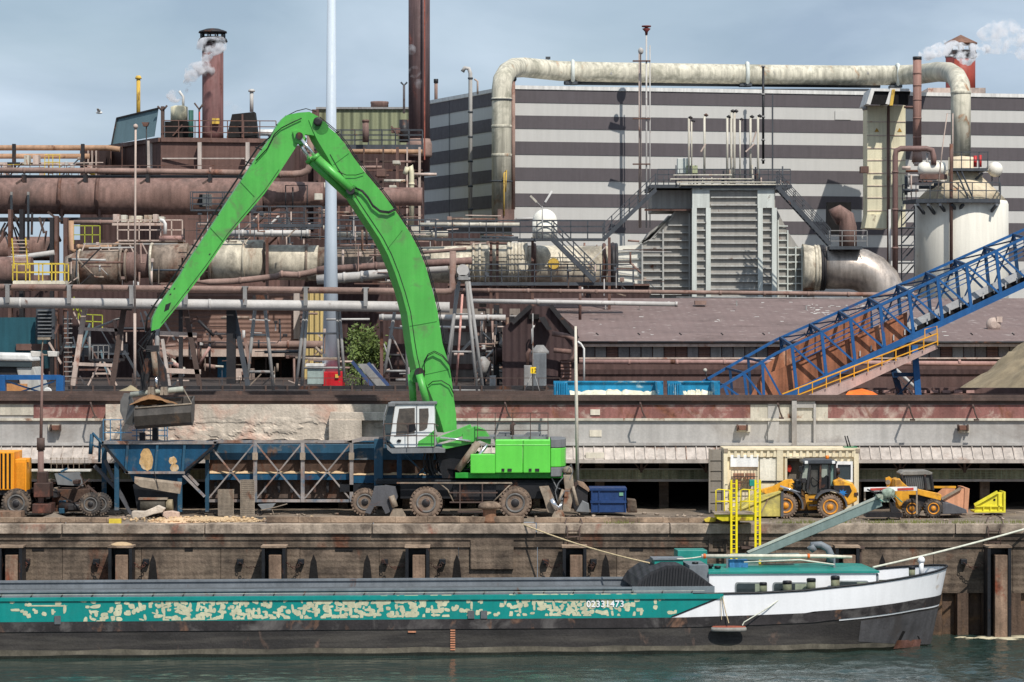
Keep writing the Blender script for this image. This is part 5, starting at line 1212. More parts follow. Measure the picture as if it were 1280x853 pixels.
t.part('rear_frame', MB().poly([(1004,618),(1040,616),(1060,622),(1058,636),(1010,638)], YL+.4, 1.2), M_yel, bevel=.03); t.part('belly', MB().rect(995,622,1040,642,YL+.5,YL+1.6), M_blacksteel)
rb = t.part('engine_hood', MB().poly([(1041,601),(1050,598),(1066,604),(1071,612),(1072,626),(1060,633),(1054,622),(1044,613)], YL+.05, 1.7), M_yel, bevel=.06)
t.part('hood_panel', MB().poly([(1042,607),(1062,607),(1065,614),(1060,622),(1053,617),(1043,613)], YL+.02, .05), M_darksteel, rb)
star = [(1053+(6.5 if k % 2 == 0 else 3)*math.cos(k*math.pi/8+.2), 616.5+(5 if k % 2 == 0 else 2.4)*math.sin(k*math.pi/8+.2)) for k in range(16)]
t.part('star_sticker', MB().poly(star, YL-.0, .02), mat('sticker_blue', (40,120,190), .6, var=.3, vs=8), rb)
t.part('rear_lamp', MB().rect(1068,616,1073,620,YL,YL+.2), M_darksteel, rb)
c0 = t.part('cab', MB().poly([(1003,612),(1008,577.5),(1044,577),(1044,611),(1034,617),(1012,618)], YL+.35, 1.3), mat('cab_interior', (78,76,72), .5, var=.5, vs=2), label='black framed operator cab')
t.part('cab_roof', MB().poly([(1004,577),(1010,575),(1040,574.5),(1047,577),(1046,580),(1004,580)], YL+.15, 1.7), mat('roof_charcoal', (70,74,80), .5, var=.1), c0, bevel=.02)
for a, b in (((1005,578),(1000,602)),((1013,579),(1009,611)),((1026,579),(1025,612)),((1037,579),(1037,611)),((1044,578),(1044,608))): t.part('cab_pillar', MB().bar(P(*a,YL+.25), P(*b,YL+.25), .08), M_darksteel, c0)
t.part('windscreen', MB().poly([(1006,580),(1012,580),(1009,600),(1001,601)], YL+.3, .04), mat('pale_glass', (150,156,146), .15, var=.3, streak=0), c0); t.part('window', MB().poly([(1027,581),(1036,581),(1036,597),(1027,597)], YL+.32, .03), MATS['pale_glass'], c0); t.part('window', MB().poly([(1038,581),(1043,581),(1043,608),(1038,608)], YL+.3, .03), mat('glass_green', (110,134,126), .15, streak=0), c0)
t.part('seat', MB().poly([(1026,600),(1033,594),(1036,596),(1036,611),(1025,611)], YL+.31, .03), M_blacksteel, c0)
t.part('air_intake', MB().tube([P(1046,601,YL+.4), P(1047,588,YL+.4)], .05, 8).lathe(P(1047,593,YL+.4), [(.1,0),(.1,.25)], 12), M_darksteel); t.part('mirror', MB().rect(1002,598,1008,604,YL-.1,YL+.05), M_darksteel, bevel=.02)
t.part('hydraulic_block', MB().rect(993,600,1002,622,YL+.3,YL+1.2), M_blacksteel, bevel=.03)
t.part('beacon', MB().cyl(P(1034,574.5,YL+.8), .07, .16, 10), mat('beacon_amber', (240,130,30), .3)); 
for x in (1008, 1042): t.part('work_lamp', MB().rect(x-2,576.5,x+2,580,YL+.02,YL+.15), M_trim if 'roof_trim' in MATS else M_whitepan, bevel=.01)
t.part('mirror', MB().rect(999,583,1002,590,YL-.15,YL-.08), M_blacksteel, bevel=.01); t.part('mirror_arm', MB().tp([(1001,584),(1007,581)], YL-.05, .5, 5), M_blacksteel)
for k in range(3): t.part('hydraulic_hose', MB().tp([(990+k,604),(995+k*1.5,610+k*2),(1000,618+k),(1006,622)], YL-.02, .5, 5), M_hose)
t.part('lift_cylinder', MB().tp([(1000,616),(975,608)], YL+.0, 1.5, 8), M_chrome); t.part('steering_wheel', MB().ring(P(1019,600,YL+.32), .16, .02, 14, (.6,0,.8)), M_blacksteel)
t.part('door_line', MB().tp([(1012,612),(1014,582),(1025,581)], YL+.28, .4, 5), M_darksteel, c0); t.part('cab_step', MB().rect(1012,624,1022,626,YL-.1,YL+.3), M_darksteel); t.part('cab_step', MB().rect(1012,631,1022,633,YL-.1,YL+.3), M_darksteel)
def arc(cx, cy, r, a0, a1, n=10): return [(cx+r*math.cos(R(a0+(a1-a0)*k/n)), cy-r*math.sin(R(a0+(a1-a0)*k/n))) for k in range(n+1)]
for cx, cy, a0, a1 in ((983,633,-10,100),(1038,634,0,150)):
    o = arc(cx, cy, 21.5, a0, a1); i_ = arc(cx, cy, 19.5, a0, a1); t.part('mudguard', MB().poly(o+i_[::-1], YL-.3, .6), M_gunmetal)
wheel(t, 982, 632.5, 15.5, YL-.35, .45, M_tyre2, M_rimor); wheel(t, 1038, 634, 16, YL-.35, .45, M_tyre2, M_rimor)
wheel(t, 985, 632, 15, YL+1.4, .4, M_tyre2, M_rimor); wheel(t, 1041, 633, 15.5, YL+1.4, .4, M_tyre2, M_rimor)
t.done()
# ---------------- skid steer
t = Thing('skid_steer', 'small yellow skid steer loader with a caged cab and twin orange rimmed wheels', 'skid steer')
YS = 4.0
t.part('body', MB().poly([(1119,600),(1124,598),(1137,612),(1166,615),(1168,630),(1150,640),(1124,637),(1117,625)], YS+.3, 1.2), M_yel, bevel=.03)
t.part('engine_bay', MB().poly([(1137,614),(1170,616),(1170,634),(1140,634)], YS+.15, .3), M_darksteel)
t.part('lift_arm', MB().poly([(1119,600),(1124,599),(1134,608),(1150,612),(1174,617),(1177,619),(1176,626),(1168,624),(1148,619),(1136,619),(1137,628),(1124,634),(1119,622)], YS-.02, .22), M_yel, bevel=.02, label='long yellow side arm')
t.part('lift_arm', MB().poly([(1107,598),(1112,596),(1119,602),(1117,608),(1109,610)], YS+1.4, .2), M_yel); t.part('arm_pin', MB().lathe(P(1110,603,YS+1.36), [(.1,0),(.1,.04)], 12, axis=(0,1,0)), M_dirtysteel)
cg = t.part('cab', MB().poly([(1127,592),(1164,592),(1168,613),(1150,613),(1134,610)], YS+.35, 1.1), mat('cage_dark', (84,86,86), .6, var=.4, vs=2), bevel=.03)
t.part('cab_roof', MB().poly([(1125,592),(1129,589),(1160,588.5),(1166,591),(1165,594),(1126,594.5)], YS+.25, 1.3), mat('skid_roof', (130,126,120), .7), cg, bevel=.03)
mb = MB()
for k in range(9): mb.tp([(1132+k*2.6,595),(1134+k*2.6,611)], YS+.32, .35, 4)
t.part('cage_bars', mb, M_cgrey, cg)
for a, b in (((1127,593),(1131,608)),((1156,593),(1158,613)),((1164,593),(1167,613))): t.part('cab_pillar', MB().bar(P(*a,YS+.28), P(*b,YS+.28), .07), M_darksteel, cg)
wheel(t, 1140, 636, 12.2, YS-.3, .32, M_tyre, M_rimor, 20); wheel(t, 1167, 636, 12.2, YS-.3, .32, M_tyre, M_rimor, 20)
t.part('bucket', MB().poly([(1178,628),(1190,630),(1208,637),(1209,642),(1178,643)], YS-.1, 1.9), M_gunmetal, bevel=.02); t.part('quick_hitch', MB().poly([(1174,622),(1182,628),(1182,642),(1176,642)], YS+.1, 1.4), M_darksteel); t.done()
t = Thing('pink_bucket', 'faded pinkish orange loader bucket standing behind the skid steer', 'bucket')
M_pk = mat('faded_orange', (222,160,124), .7, var=.15, streak=.3)
t.part('side_plate', MB().poly([(1177,626),(1200,611),(1208,611),(1210,640),(1190,640)], 5.6, .08), M_pk); t.part('back_plate', MB().poly([(1206,610),(1212,611),(1210,641),(1205,641)], 5.55, 2), M_pk); t.part('lip', MB().bar(P(1177,624,5.55), P(1201,610.5,5.55), .12, .1), M_dirtysteel); t.part('top_beam', MB().rect(1167,608,1195,610.5,6.2,6.4), M_yel); t.part('far_plate', MB().poly([(1168,620),(1178,611),(1194,611),(1194,626)], 6.9, .08), M_pk); t.done()
t = Thing('yellow_wedge', 'yellow triangular ribbed steel wedge standing at the right of the quay', 'bucket side')
M_wy = mat('wedge_yellow', (226,214,60), .5, var=.12, streak=.2, rust=.06)
t.part('plate', MB().poly([(1218,632),(1246,615.5),(1256,615.5),(1256,640),(1219,640)], 6.0, .1), M_wy); t.part('rib', MB().rect(1254.5,615,1257,640,5.9,7), M_wy); t.part('rib', MB().bar(P(1218,631.5,5.93), P(1247,615,5.93), .07, .12), M_wy); t.part('rib', MB().rect(1219,632.5,1256,634,5.92,6), M_wy); t.part('rib', MB().rect(1248,617,1249.5,640,5.92,6), M_wy)
for x in (1229,1238): t.part('rib', MB().rect(x,634,x+1.3,640,5.92,6), M_wy)
t.part('foot_plate', MB().rect(1218,639,1257,641,5.85,7), M_wy); t.part('hole', MB().lathe(P(1243,625,5.985), [(.05,0),(.05,.01)], 12, axis=(0,1,0)), M_voiddark); t.done()
t = Thing('barrier_pole', 'red and white striped barrier pole lying in front of the skid steer', 'barrier pole')
t.part('pole', MB().bar(P(1080,612,3.2), P(1146,611,3.2), .1, .16), M_whitepan)
for a, b in ((1088,1110),(1122,1142)): t.part('red_stripe', MB().bar(P(a,612,3.14), P(b,611.2,3.14), .02, .09), mat('stripe_red', (190,70,60), .6) if 'stripe_red' not in MATS else MATS['stripe_red'])
t.part('stand', MB().bp(1146,611,1146,643,3.4,2), M_dirtysteel); t.part('stand', MB().bp(1081,612,1081,643,3.4,2), M_dirtysteel); t.done()
t = Thing('jib_winch', 'pale green hydraulic winch head at the upper end of the grey jib', 'winch')
mb = MB(); rnd = random.Random(4)
t.part('winch_body', MB().ball(P(1110,617,3.0), .22, 1.3, .8, 1, 12, 8, .1).rect(1100,618,1118,628,3.0,3.5), mat('winch_green', (150,166,150), .6, var=.4, vs=5), bevel=.0)
for k in range(7):
    x = rnd.uniform(1094,1122); mb = MB().tp([(x,612+rnd.uniform(0,8)),(x+rnd.uniform(-8,8),620),(x+rnd.uniform(-10,10),628)], 2.9, .7, 5); t.part('winch_hose', mb, rnd.choice([M_hose, M_teal2, M_cgrey]))
t.part('winch_arm', MB().bp(1084,612,1104,620,3.0,2.2), M_darksteel); t.part('winch_plate', MB().poly([(1112,624),(1118,622),(1120,634),(1128,642),(1114,642)], 3.0, .4), M_darksteel); t.done()
t = Thing('rubber_track', 'long grey ribbed rubber track lying on the quay below the barrier pole', 'rubber track')
mb = MB(); 
for k in range(30): x = 1083+k*1.5; mb.poly([(x,641),(x+1,641),(x+1,647),(x,647)], 2.5, .8)
t.part('track_belt', MB().rect(1082,642,1128,646.5,2.55,3.3), M_gunmetal); t.part('track_lugs', mb, M_darksteel, stuff=True); t.done()
# ---------------- yellow ladder with platform
t = Thing('access_ladder', 'bright yellow double ladder with a railed platform leading from the quay to the barge', 'ladder')
for a, b in ((914.2, 920.8), (944.5, 950)):
    y1 = 711 if a < 930 else 709
    for x in (a, b): t.part('side_rail', MB().rect(x-1.3,600,x+1.3,y1,-.75,-.68), M_ladyel)
    for k in range(18): t.part('rung', MB().tp([(a,605+k*5.8),(b,605+k*5.8)], -.71, .55, 6), M_ladyel)
t.part('platform', MB().poly([(895,643),(943,643),(943,651),(903,652),(896,649)], -.62, 1.6), mat('platform_yellow', (226,206,40), .6, var=.2, streak=.2, rust=.12), bevel=.02)
t.part('platform_deck', MB().rect(893,641.8,943,643.2,-.7,1.1), M_dirtysteel)
for x0, x1 in ((895,912),(926,943)):
    mb = MB(); mb.tp([(x0,643),(x0,613),(x0+3,612),(x1,613),(x1,640)], .6, .9, 6); mb.tp([(x0,627),(x1,627)], .6, .8, 6); mb.tp([((x0+x1)/2+2,612),((x0+x1)/2+2,643)], .6, .8, 6); t.part('railing', mb, M_ladyel)
t.done()
single('yellow_scrap', 'crumpled yellow metal piece lying on the quay edge left of the ladder platform', 'scrap', MB().poly([(880,650),(886,647),(896,648),(894,653),(882,653)], .3, .4), mat('scrap_yellow', (214,190,70), .7, var=.3, rust=.2), bevel=.02)
# ================================================================== plant behind: materials
M_rustpipe = mat('pipe_rust', (144,119,109), .78, var=.35, vs=.6, streak=.15, rust=.3, rcol=(124,88,74), rs=.7)
M_rustbig = mat('duct_redbrown', (136,109,101), .8, var=.28, vs=.3, streak=.4, rust=.25, rcol=(112,84,76), rs=.4, dirt=((90,76,72), .35, .3))
M_greypipe = mat('pipe_grey', (186,182,178), .55, var=.15, vs=.5, streak=.1, rust=.1)
M_palepipe = mat('pipe_pale', (198,192,178), .65, var=.15, vs=.7, streak=.3, rust=.14, rcol=(170,120,84))
M_overpipe = mat('pipe_cream', (206,200,182), .75, var=.16, vs=.5, streak=.45, rust=.16, rcol=(160,126,98), rs=.8, dirt=((138,136,120), .4, .6))
M_duct = mat('duct_weathered', (214,204,184), .65, var=.25, vs=.5, streak=.4, rust=.3, rcol=(130,92,70), rs=.5, dirt=((110,104,94), .4, .5))
M_duct2 = mat('duct_dirty', (150,134,120), .7, var=.35, vs=.6, streak=.5, rust=.45, rcol=(104,74,60), rs=.6)
M_brown = mat('cladding_brown', (104,80,74), .9, var=.2, vs=.3, streak=.2, rust=.15, rcol=(84,66,60), corr=('X', .35, .012), hz=((120,94,86), .3))
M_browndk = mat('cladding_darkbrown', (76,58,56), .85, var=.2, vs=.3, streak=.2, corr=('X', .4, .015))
M_brick = mat('brown_brick', (128,102,92), .9, var=.2, vs=.4, streak=.15, corr=('Z', .3, .02))
M_steelbr = mat('steel_brown', (110,84,76), .7, var=.3, vs=1, rust=.3)
M_steelgr = mat('steel_grey', (150,148,146), .6, var=.2, vs=1, rust=.14)
M_steelpk = mat('steel_pinkish', (196,176,164), .7, var=.2, rust=.2, rcol=(150,104,88))
M_steeldk = mat('steel_slate', (72,76,82), .6, var=.2, vs=1, rust=.05)
M_pilast = mat('pilaster_pale', (190,178,170), .8, var=.15, rust=.1)
M_bluegrey = mat('screen_bluegrey', (100,124,132), .7, var=.12, vs=.3, streak=.1)
M_greencl = mat('cladding_olive', (142,146,116), .8, var=.1, vs=.3, streak=.2, corr=('X', .75, .1))
M_chim = mat('chimney_brown', (118,84,82), .75, var=.2, vs=.3, streak=.45, rust=.2, rcol=(96,60,54), rs=.3)
M_chimdk = mat('chimney_dark', (96,76,76), .7, var=.25, vs=.3, streak=.5, rust=.25, rcol=(120,70,60), rs=.3)
M_yelst = mat('yellow_stack', (220,182,84), .7, var=.2, rust=.2)
M_yelrail = mat('yellow_rail', (214,186,70), .6, var=.2, rust=.15)
M_yelgrn = mat('yellowgreen_rail', (170,176,60), .6, var=.2)
M_lightcl = mat('cladding_light', (194,192,188), .75, var=.04, vs=.1, streak=.05, bump=.01, corr=('X', .9, .006))
M_darkcl = mat('cladding_dark', (90,84,87), .7, var=.08, vs=.12, streak=.12, bump=.02)
M_trim = mat('roof_trim', (222,220,216), .6, var=.05)
M_esp = mat('filter_grey', (184,183,178), .7, var=.1, vs=.4, streak=.25, rust=.08)
M_espdk = mat('filter_midgrey', (158,154,148), .7, var=.1, vs=.4, streak=.25, rust=.06)
M_esplt = mat('filter_pilaster', (206,210,204), .65, var=.07, vs=.5, streak=.2, rust=.06)
M_alu = mat('aluminium_duct', (190,178,168), .42, metal=.55, var=.2, vs=.6, streak=.35, rust=.2, rcol=(150,112,96), rs=.4, bump=.04)
M_silo = mat('silo_white', (240,235,222), .6, var=.05, vs=.3, streak=.1, rust=.04, rcol=(190,160,130))
M_twin = mat('duct_cream', (222,214,184), .6, var=.08, vs=.5, streak=.2, rust=.05)
M_roof = mat('shed_roof', (122,104,100), .9, var=.16, vs=.3, streak=.0, rust=.25, rcol=(100,84,80), rs=.3, dirt=((176,166,160), .12, 1.6), corr=('X', .5, .008))
M_shedwall = mat('shed_wall', (98,76,72), .85, var=.2, vs=.4, streak=.3)
M_pinkpipe = mat('pipe_pink', (172,136,128), .7, var=.2, streak=.2, rust=.2)
M_winpan = mat('shed_window', (120,116,116), .3, var=.4, vs=.4, streak=.3, bump=.02)
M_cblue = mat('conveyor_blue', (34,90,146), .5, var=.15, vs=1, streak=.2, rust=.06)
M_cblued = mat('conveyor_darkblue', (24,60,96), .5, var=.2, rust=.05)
M_rustpl = mat('rusty_plate', (160,104,76), .85, var=.25, vs=.8, streak=.5, rust=.3, rcol=(190,150,124), rs=.8)
M_belt = mat('belt_grey', (184,184,184), .8, var=.2, streak=.1)
M_skyb = mat('skip_blue', (30,132,176), .55, var=.12, streak=.3, rust=.08, dirt=((190,206,200), .12, 1.5))

def pipe(name, label, pts, Y, rpx, m, fl=(), n=14, cat='pipe', group=None, flm=None, fk=1.18, extra=None):
    t = Thing(name, label, cat, group)
    b = t.part('pipe_body', MB().tp(pts, Y, rpx, n), m)
    for f in fl:   # flange at fractional arc position given as px x or (x,y,dx,dy)
        x, y = f[0], f[1]; d = Vector((f[2], 0, -f[3])).normalized() if len(f) > 2 else Vector((1,0,0))
        c = P(x, y, Y); t.part('flange', MB().lathe(c-d*.06, [(S(rpx,Y)*.9,0),(S(rpx,Y)*fk,0),(S(rpx,Y)*fk,.14),(S(rpx,Y)*.9,.14)], n, axis=d), flm or m)
    if extra: extra(t)
    return t
# ------------------------------------------------------------------ striped hall
t = Thing('striped_hall', 'huge industrial hall clad in broad light and dark grey horizontal stripes', 'hall')
C0 = P(640,107,130); ZT = C0.z; CL = Vector((-7.7, 148, 0)); CR = Vector((51, 141, 0)); C0z = Vector((C0.x, 130, 0))
base = [C0z, CR, CR+Vector((-5, 60, 0)), CL+Vector((-5, 45, 0)), CL]
mb = MB(); mb.prism([Vector((p.x, p.y, YZ-.2)) for p in base], (0,0,ZT-YZ-.35)); wl = t.part('wall', mb, M_lightcl)
def strip(mb, a, b, z0, z1, o0, o1):
    d = (b-a).normalized(); n = Vector((d.y, -d.x, 0)); 
    q = [a+n*o0, b+n*o0, b+n*o1, a+n*o1]; mb.hexa([Vector((p.x,p.y,z0)) for p in q]+[Vector((p.x,p.y,z1)) for p in q])
per = 2.115; z = ZT-.32
k = 0
while z-per*.45 > YZ and k < 9:
    hgt = 1.06; mb = MB(); strip(mb, C0z, CR, z-hgt, z, .02, .05); strip(mb, CL, C0z, z-hgt, z, .02, .05); t.part('dark_stripe', mb, M_darkcl, wl); z -= per; k += 1
mb = MB(); strip(mb, C0z+Vector((-.05,0,0)), CR, ZT-.3, ZT, -.2, .14); strip(mb, CL, C0z+Vector((.0,0,0)), ZT-.3, ZT, -.2, .12); t.part('roof_trim', mb, M_trim)
dF = (CR-C0z).normalized(); dL = (C0z-CL).normalized()
for px in (968, 1330): 
    u = (px-640)/640*43.0; p = C0z+dF*u; mb = MB(); strip(mb, p, p+dF*.1, YZ, ZT-.3, .05, .07); t.part('panel_joint', mb, M_steeldk, wl)
p = CL+dL*(34/110*19.5); mb = MB(); strip(mb, p, p+dL*.08, YZ, ZT-.3, .05, .07); t.part('panel_joint', mb, M_steeldk, wl)
p = C0z+dF*27.5; mb = MB(); strip(mb, p, p+dF*1.4, P(0,150,136).z, P(0,139,136).z, .05, .1); t.part('louvre', mb, M_lightcl, wl)
mb = MB(); mb.box(4, 30, 138, 142, ZT-.2, ZT+.35); t.part('roof_walkway', mb, M_steeldk)
t.done()
# ------------------------------------------------------------------ cream pipe over the hall
t = Thing('overhead_pipe', 'very large cream pipe along the hall roof edge, bent down at both ends', 'pipe')
YO = 127
OY = lambda x: interp(x, [(627,127.2),(645,131),(670,134.5),(1115,140.5),(1150,138),(1172,132),(1186,124),(1195,116),(1201,110.5)])
pts = [(627,272),(627,112),(628.5,100),(634,90.5),(643,85),(655,84.5),(700,89),(760,90.5),(860,92),(960,93.5),(1060,94.5),(1115,94.5),(1150,93),(1172,90),(1186,90.5),(1195,96),(1200,106),(1201,118),(1201,195)]
q = [P(x, y, OY(x)) for x, y in pts]; pb = t.part('pipe_body', MB().tube(q, [S(12.4, OY(x)) for x, y in pts], 28), M_overpipe)
for x in (716, 934, 1122):
    y = 90+(x-716)*.011; YO = OY(x); c = P(x, y, YO); t.part('support_collar', MB().ring(c, S(13.2,YO), .18, 28, (1,0,0), 6), M_esplt); t.part('support_saddle', MB().rect(x-3,y+8,x+3,y+15,YO-.4,YO+1.2).rect(x-9,y+12,x+6,y+15,YO-.5,YO+1), M_steeldk)
YO = 127.2
for y in (126, 160, 196): t.part('joint_band', MB().lathe(P(627,y,YO), [(S(12.6,YO),0),(S(12.9,YO),.02),(S(12.9,YO),.2),(S(12.6,YO),.22)], 28), M_overpipe, pb)
t.part('joint_band', MB().lathe(P(1201,118,110.5), [(S(12.6,110.5),0),(S(12.9,110.5),.02),(S(12.9,110.5),.2),(S(12.6,110.5),.22)], 28), M_overpipe, pb)
for x in (764, 967, 1085): t.part('warning_mark', MB().poly([(x-1.5,93),(x,89),(x+1.5,93)], OY(x)-S(12.4,OY(x))-.02, .05), M_steelgr, pb)
t.part('clamp_ring', MB().ring(P(627,125,YO), S(12.9,YO), .06, 28, (0,0,1)), M_steeldk, pb); t.part('clamp_ring', MB().ring(P(627,227,YO), S(12.9,YO), .06, 28, (0,0,1)), M_steeldk, pb)
t.part('pipe_foot', MB().rect(622,262,643,282,YO-1,YO+1), M_rustbig)
t.part('small_drain', MB().tp([(630,270),(630,217),(633,213),(632,240)], YO-1.1, .9, 6), M_yelst)
t.part('truss_beam', MB().tube([P(705,104,136), P(1100,108,141)], .16, 6), M_steeldk); t.part('roof_bird_vent', MB().tp([(685,84),(685,72)], 134.5, .6, 5).rect(682,71,688,74,134.4,134.8), M_steeldk)
t.done()
# wall-mounted pipes on the hall
pipe('gooseneck_pipe', 'white gooseneck vent pipe on the left side wall of the striped hall', [(588,272),(588,92),(586,86),(581,85),(578,90)], 134, 2.6, M_greypipe, n=10, fl=[(588,y,0,1) for y in (98,140,171,202,233,262)], flm=M_steeldk, fk=1.3).done()
pipe('small_vent', 'thin brown bent vent beside the gooseneck pipe on the hall roof edge', [(597,118),(597,102),(593,99)], 134, 1.4, M_steelpk, n=6).done()
pipe('rust_downpipe', 'red-rusted vertical pipe with black top just right of the huge cream pipe', [(641.5,262),(641.5,100)], 128.2, 2.6, M_rustpipe, n=10, extra=lambda t: t.part('black_cap', MB().ball(P(642,99,128.2), .25), M_blacksteel)).done()
t = Thing('pipe_bundle', 'three tall thin vent pipes before the hall, the middle one funnel-topped', 'vent pipes')
t.part('vent_pipe', MB().tp([(800,285),(800,66)], 129, 1.9, 10), M_steelpk); t.part('pipe_hood', MB().ball(P(801,64,128), .22, 1, 1, 1.3), M_greypipe)
t.part('vent_pipe', MB().tp([(808,285),(808,44)], 128, 1.1, 8), M_greypipe); t.part('funnel', MB().lathe(P(808,44,128), [(.1,0),(.12,.25),(.35,.5),(.1,.6),(.38,.65),(.38,.75)], 12), mat('funnel_rust', (110,50,48), .7, rust=.3))
t.part('vent_pipe', MB().tp([(812.5,285),(812.5,57)], 128, .8, 6), M_greypipe)
for y in (76, 148, 205): t.part('stay_bracket', MB().rect(791,y-.5,813,y+1,127.8,128.2), M_steelbr)
t.done()
pipe('black_pipe', 'slim black pipe on the front of the striped hall left of the centre joint', [(954,205),(954,83)], 131.5, 1.6, M_blacksteel, n=8, fl=[(954,y,0,1) for y in (83,118,146,175,200)], flm=M_steelgr, fk=1.5).done()
# twin cream ducts
t = Thing('twin_ducts', 'pair of tall cream rectangular ducts with slanted hoods and black mouths on the hall', 'duct')
YD = 128
for x0, x1 in ((1084,1108.5),(1112.5,1132)):
    w = t.part('duct_body', MB().rect(x0,132,x1,285,YD,YD+3), M_twin, bevel=.03)
    for y in (152,169,185,200,216,232,247,263): t.part('seam', MB().rect(x0-.3,y,x1+.3,y+.9,YD-.06,YD), M_steelpk, w)
    t.part('warning_mark', MB().poly([(x0+9,165),(x0+12,160),(x0+15,165)], YD-.03, .02), mat('warn_ochre', (170,130,50), .7) if 'warn_ochre' not in MATS else MATS['warn_ochre'], w)
for x0, x1 in ((1090,1112),(1114,1138)):
    t.part('hood', MB().poly([(x0-7,130),(x0-1,110.5),(x1-2,111),(x1+1,114.5),(x0+3,114),(x0-2,131)], YD-2.4, 5), M_trim); t.part('hood_mouth', MB().poly([(x0+2,114.5),(x1,115),(x1-3,131),(x0-3,130)], YD-2.2, .5), M_voiddark)
t.part('joint_strip', MB().poly([(1112,132),(1115,112),(1119,112),(1116,132)], YD-2.5, .3), M_yelst)
t.part('branch_pipe', MB().tp([(1078,136),(1084,135)], YD-.6, 2.5, 10), M_steelgr); t.part('duct_foot', MB().poly([(1081,285),(1084,268),(1108,268),(1108,286)], YD-.3, 3), M_twin)
t.part('gap_pipe', MB().tp([(1110.5,130),(1110.5,340)], YD-.5, 1.8, 8), M_steelbr); t.part('support_box', MB().rect(1076,208,1086,216,YD-1,YD), M_steelbr)
t.done()
pipe('brown_stack', 'slim brown exhaust stack with a dark rim beside the cream twin ducts', [(1146.5,205),(1146.5,74)], 124, 5.3, mat('stack_brown', (146,112,102), .7, var=.15, streak=.3), n=18, fl=[(1146.5,y,0,1) for y in (92,107,125,148,172)], fk=1.04, cat='stack', extra=lambda t: (t.part('rim', MB().lathe(P(1146.5,75,124), [(S(5.6,124),0),(S(5.6,124),.25)], 18), M_darksteel), t.part('flared_base', MB().lathe(P(1146.5,203,124), [(S(7,124),0),(S(5.4,124),.8)], 18), M_rustpipe), t.part('side_branch', MB().tp([(1130,134),(1146,134)], 124, 1.5, 8), M_steelbr))).done()
t = Thing('red_chimney', 'red stack with a conical brown roof half hidden by steam beyond the hall roof', 'chimney')
c = G(1201,0,175); c.z = P(0,118,175).z; r = S(18,175)
t.part('shaft', MB().cyl(c, r, P(0,72,175).z-c.z, 24), mat('stack_red', (156,70,58), .6, var=.15, streak=.2)); t.part('dark_shaft', MB().rect(1183,72,1193,116,172.5,173), mat('shaft_dark', (110,50,50), .7)); t.part('gallery', MB().lathe(Vector((c.x,c.y,P(0,75,175).z)), [(r,0),(r*1.1,.3),(r*1.1,.7),(r*.8,.9)], 24), M_darksteel)
for k in range(8): a = k*math.pi/4; t.part('roof_post', MB().cyl((c.x+r*math.cos(a), c.y+r*math.sin(a), P(0,70,175).z), .08, 1.2, 6), M_darksteel)
t.part('cone_roof', MB().lathe(Vector((c.x,c.y,P(0,54,175).z)), [(r*1.12,-.15),(r*1.15,0),(r*.5,.45),(0,.8)], 24), mat('cone_brown', (130,96,80), .7)); t.part('plinth', MB().rect(1160,110,1232,120,170,180), M_steelpk); t.done()
# silo
t = Thing('silo', 'large white silo with conical top and dark railed gallery before the hall', 'silo')
YSL = 104; c = G(1201.5,0,YSL); c.z = YZ; r = S(58.5,YSL); zt_ = P(0,256,YSL).z
t.part('shell', MB().lathe(c, [(r,0),(r,zt_-YZ),(r*.97,zt_-YZ+.25)], 48), M_silo)
t.part('cone_top', MB().lathe(Vector((c.x,c.y,zt_+.25)), [(r*.97,0),(r*.6,1.3),(r*.28,2.3),(r*.27,3.2),(0,3.3)], 40), mat('cone_tan', (216,200,172), .8, var=.15, vs=.8, rust=.15, rcol=(190,150,120)))
zg = P(0,254,YSL-3).z
ring_pts = [Vector((c.x+(-.15)+r*1.24*math.cos(a)*1.0, c.y+r*1.22*math.sin(a), zg)) for a in [R(180+22.5+i*45) for i in range(0, 4)]]
ring_pts = [Vector((P(1127,0,YSL).x, YSL-.5, zg)), Vector((P(1145,0,YSL-3.2).x, YSL-3.2, zg)), Vector((P(1198,0,YSL-4.2).x, YSL-4.2, zg)), Vector((P(1250,0,YSL-3.6).x, YSL-3.6, zg)), Vector((P(1252,0,YSL).x, YSL+.5, zg))]
g_ = t.part('gallery_deck', MB().prism([p for p in ring_pts]+[Vector((P(1240,0,YSL).x, YSL-1, zg)), Vector((P(1140,0,YSL).x, YSL-1, zg))], (0,0,.28)), M_steeldk)
t.part('gallery_railing', MB().rail([p+Vector((0,0,.28)) for p in ring_pts], 1.15, .95, .045, 1), M_steeldk, g_)
for x in (1147,1160,1175,1190,1204,1246): t.part('gallery_bracket', MB().bar(P(x,256,YSL-3.8), P(x+(8 if x < 1200 else -9),267,YSL-2.6), .18), M_steeldk, g_)
z2 = P(0,214,YSL-2).z; up_ = [Vector((P(1190,0,YSL-2).x,YSL-2.3,z2)), Vector((P(1234,0,YSL-2).x,YSL-2.3,z2)), Vector((P(1236,0,YSL).x,YSL+.5,z2))]
u_ = t.part('top_platform', MB().box(up_[0].x, up_[1].x, YSL-2.3, YSL+1, z2, z2+.2), M_steeldk); t.part('platform_railing', MB().rail([p+Vector((0,0,.2)) for p in up_], 1.15, .6, .045, 1), M_steeldk, u_); t.part('platform_bracket', MB().bar(P(1228,217,YSL-2), P(1218,226,YSL-1.5), .14), M_steeldk, u_)
t.part('ladder', MB().bar(P(1196,215,YSL-2.6), P(1211,250,YSL-3.4), .09).bar(P(1202,215,YSL-2.6), P(1217,250,YSL-3.4), .09), M_steeldk)
t.part('red_cylinders', MB().tp([(1219,209),(1219,195)], YSL-1.6, 2.2, 10).tp([(1225,209),(1225,194)], YSL-1.4, 2.2, 10), mat('cylinder_red', (190,50,50), .5))
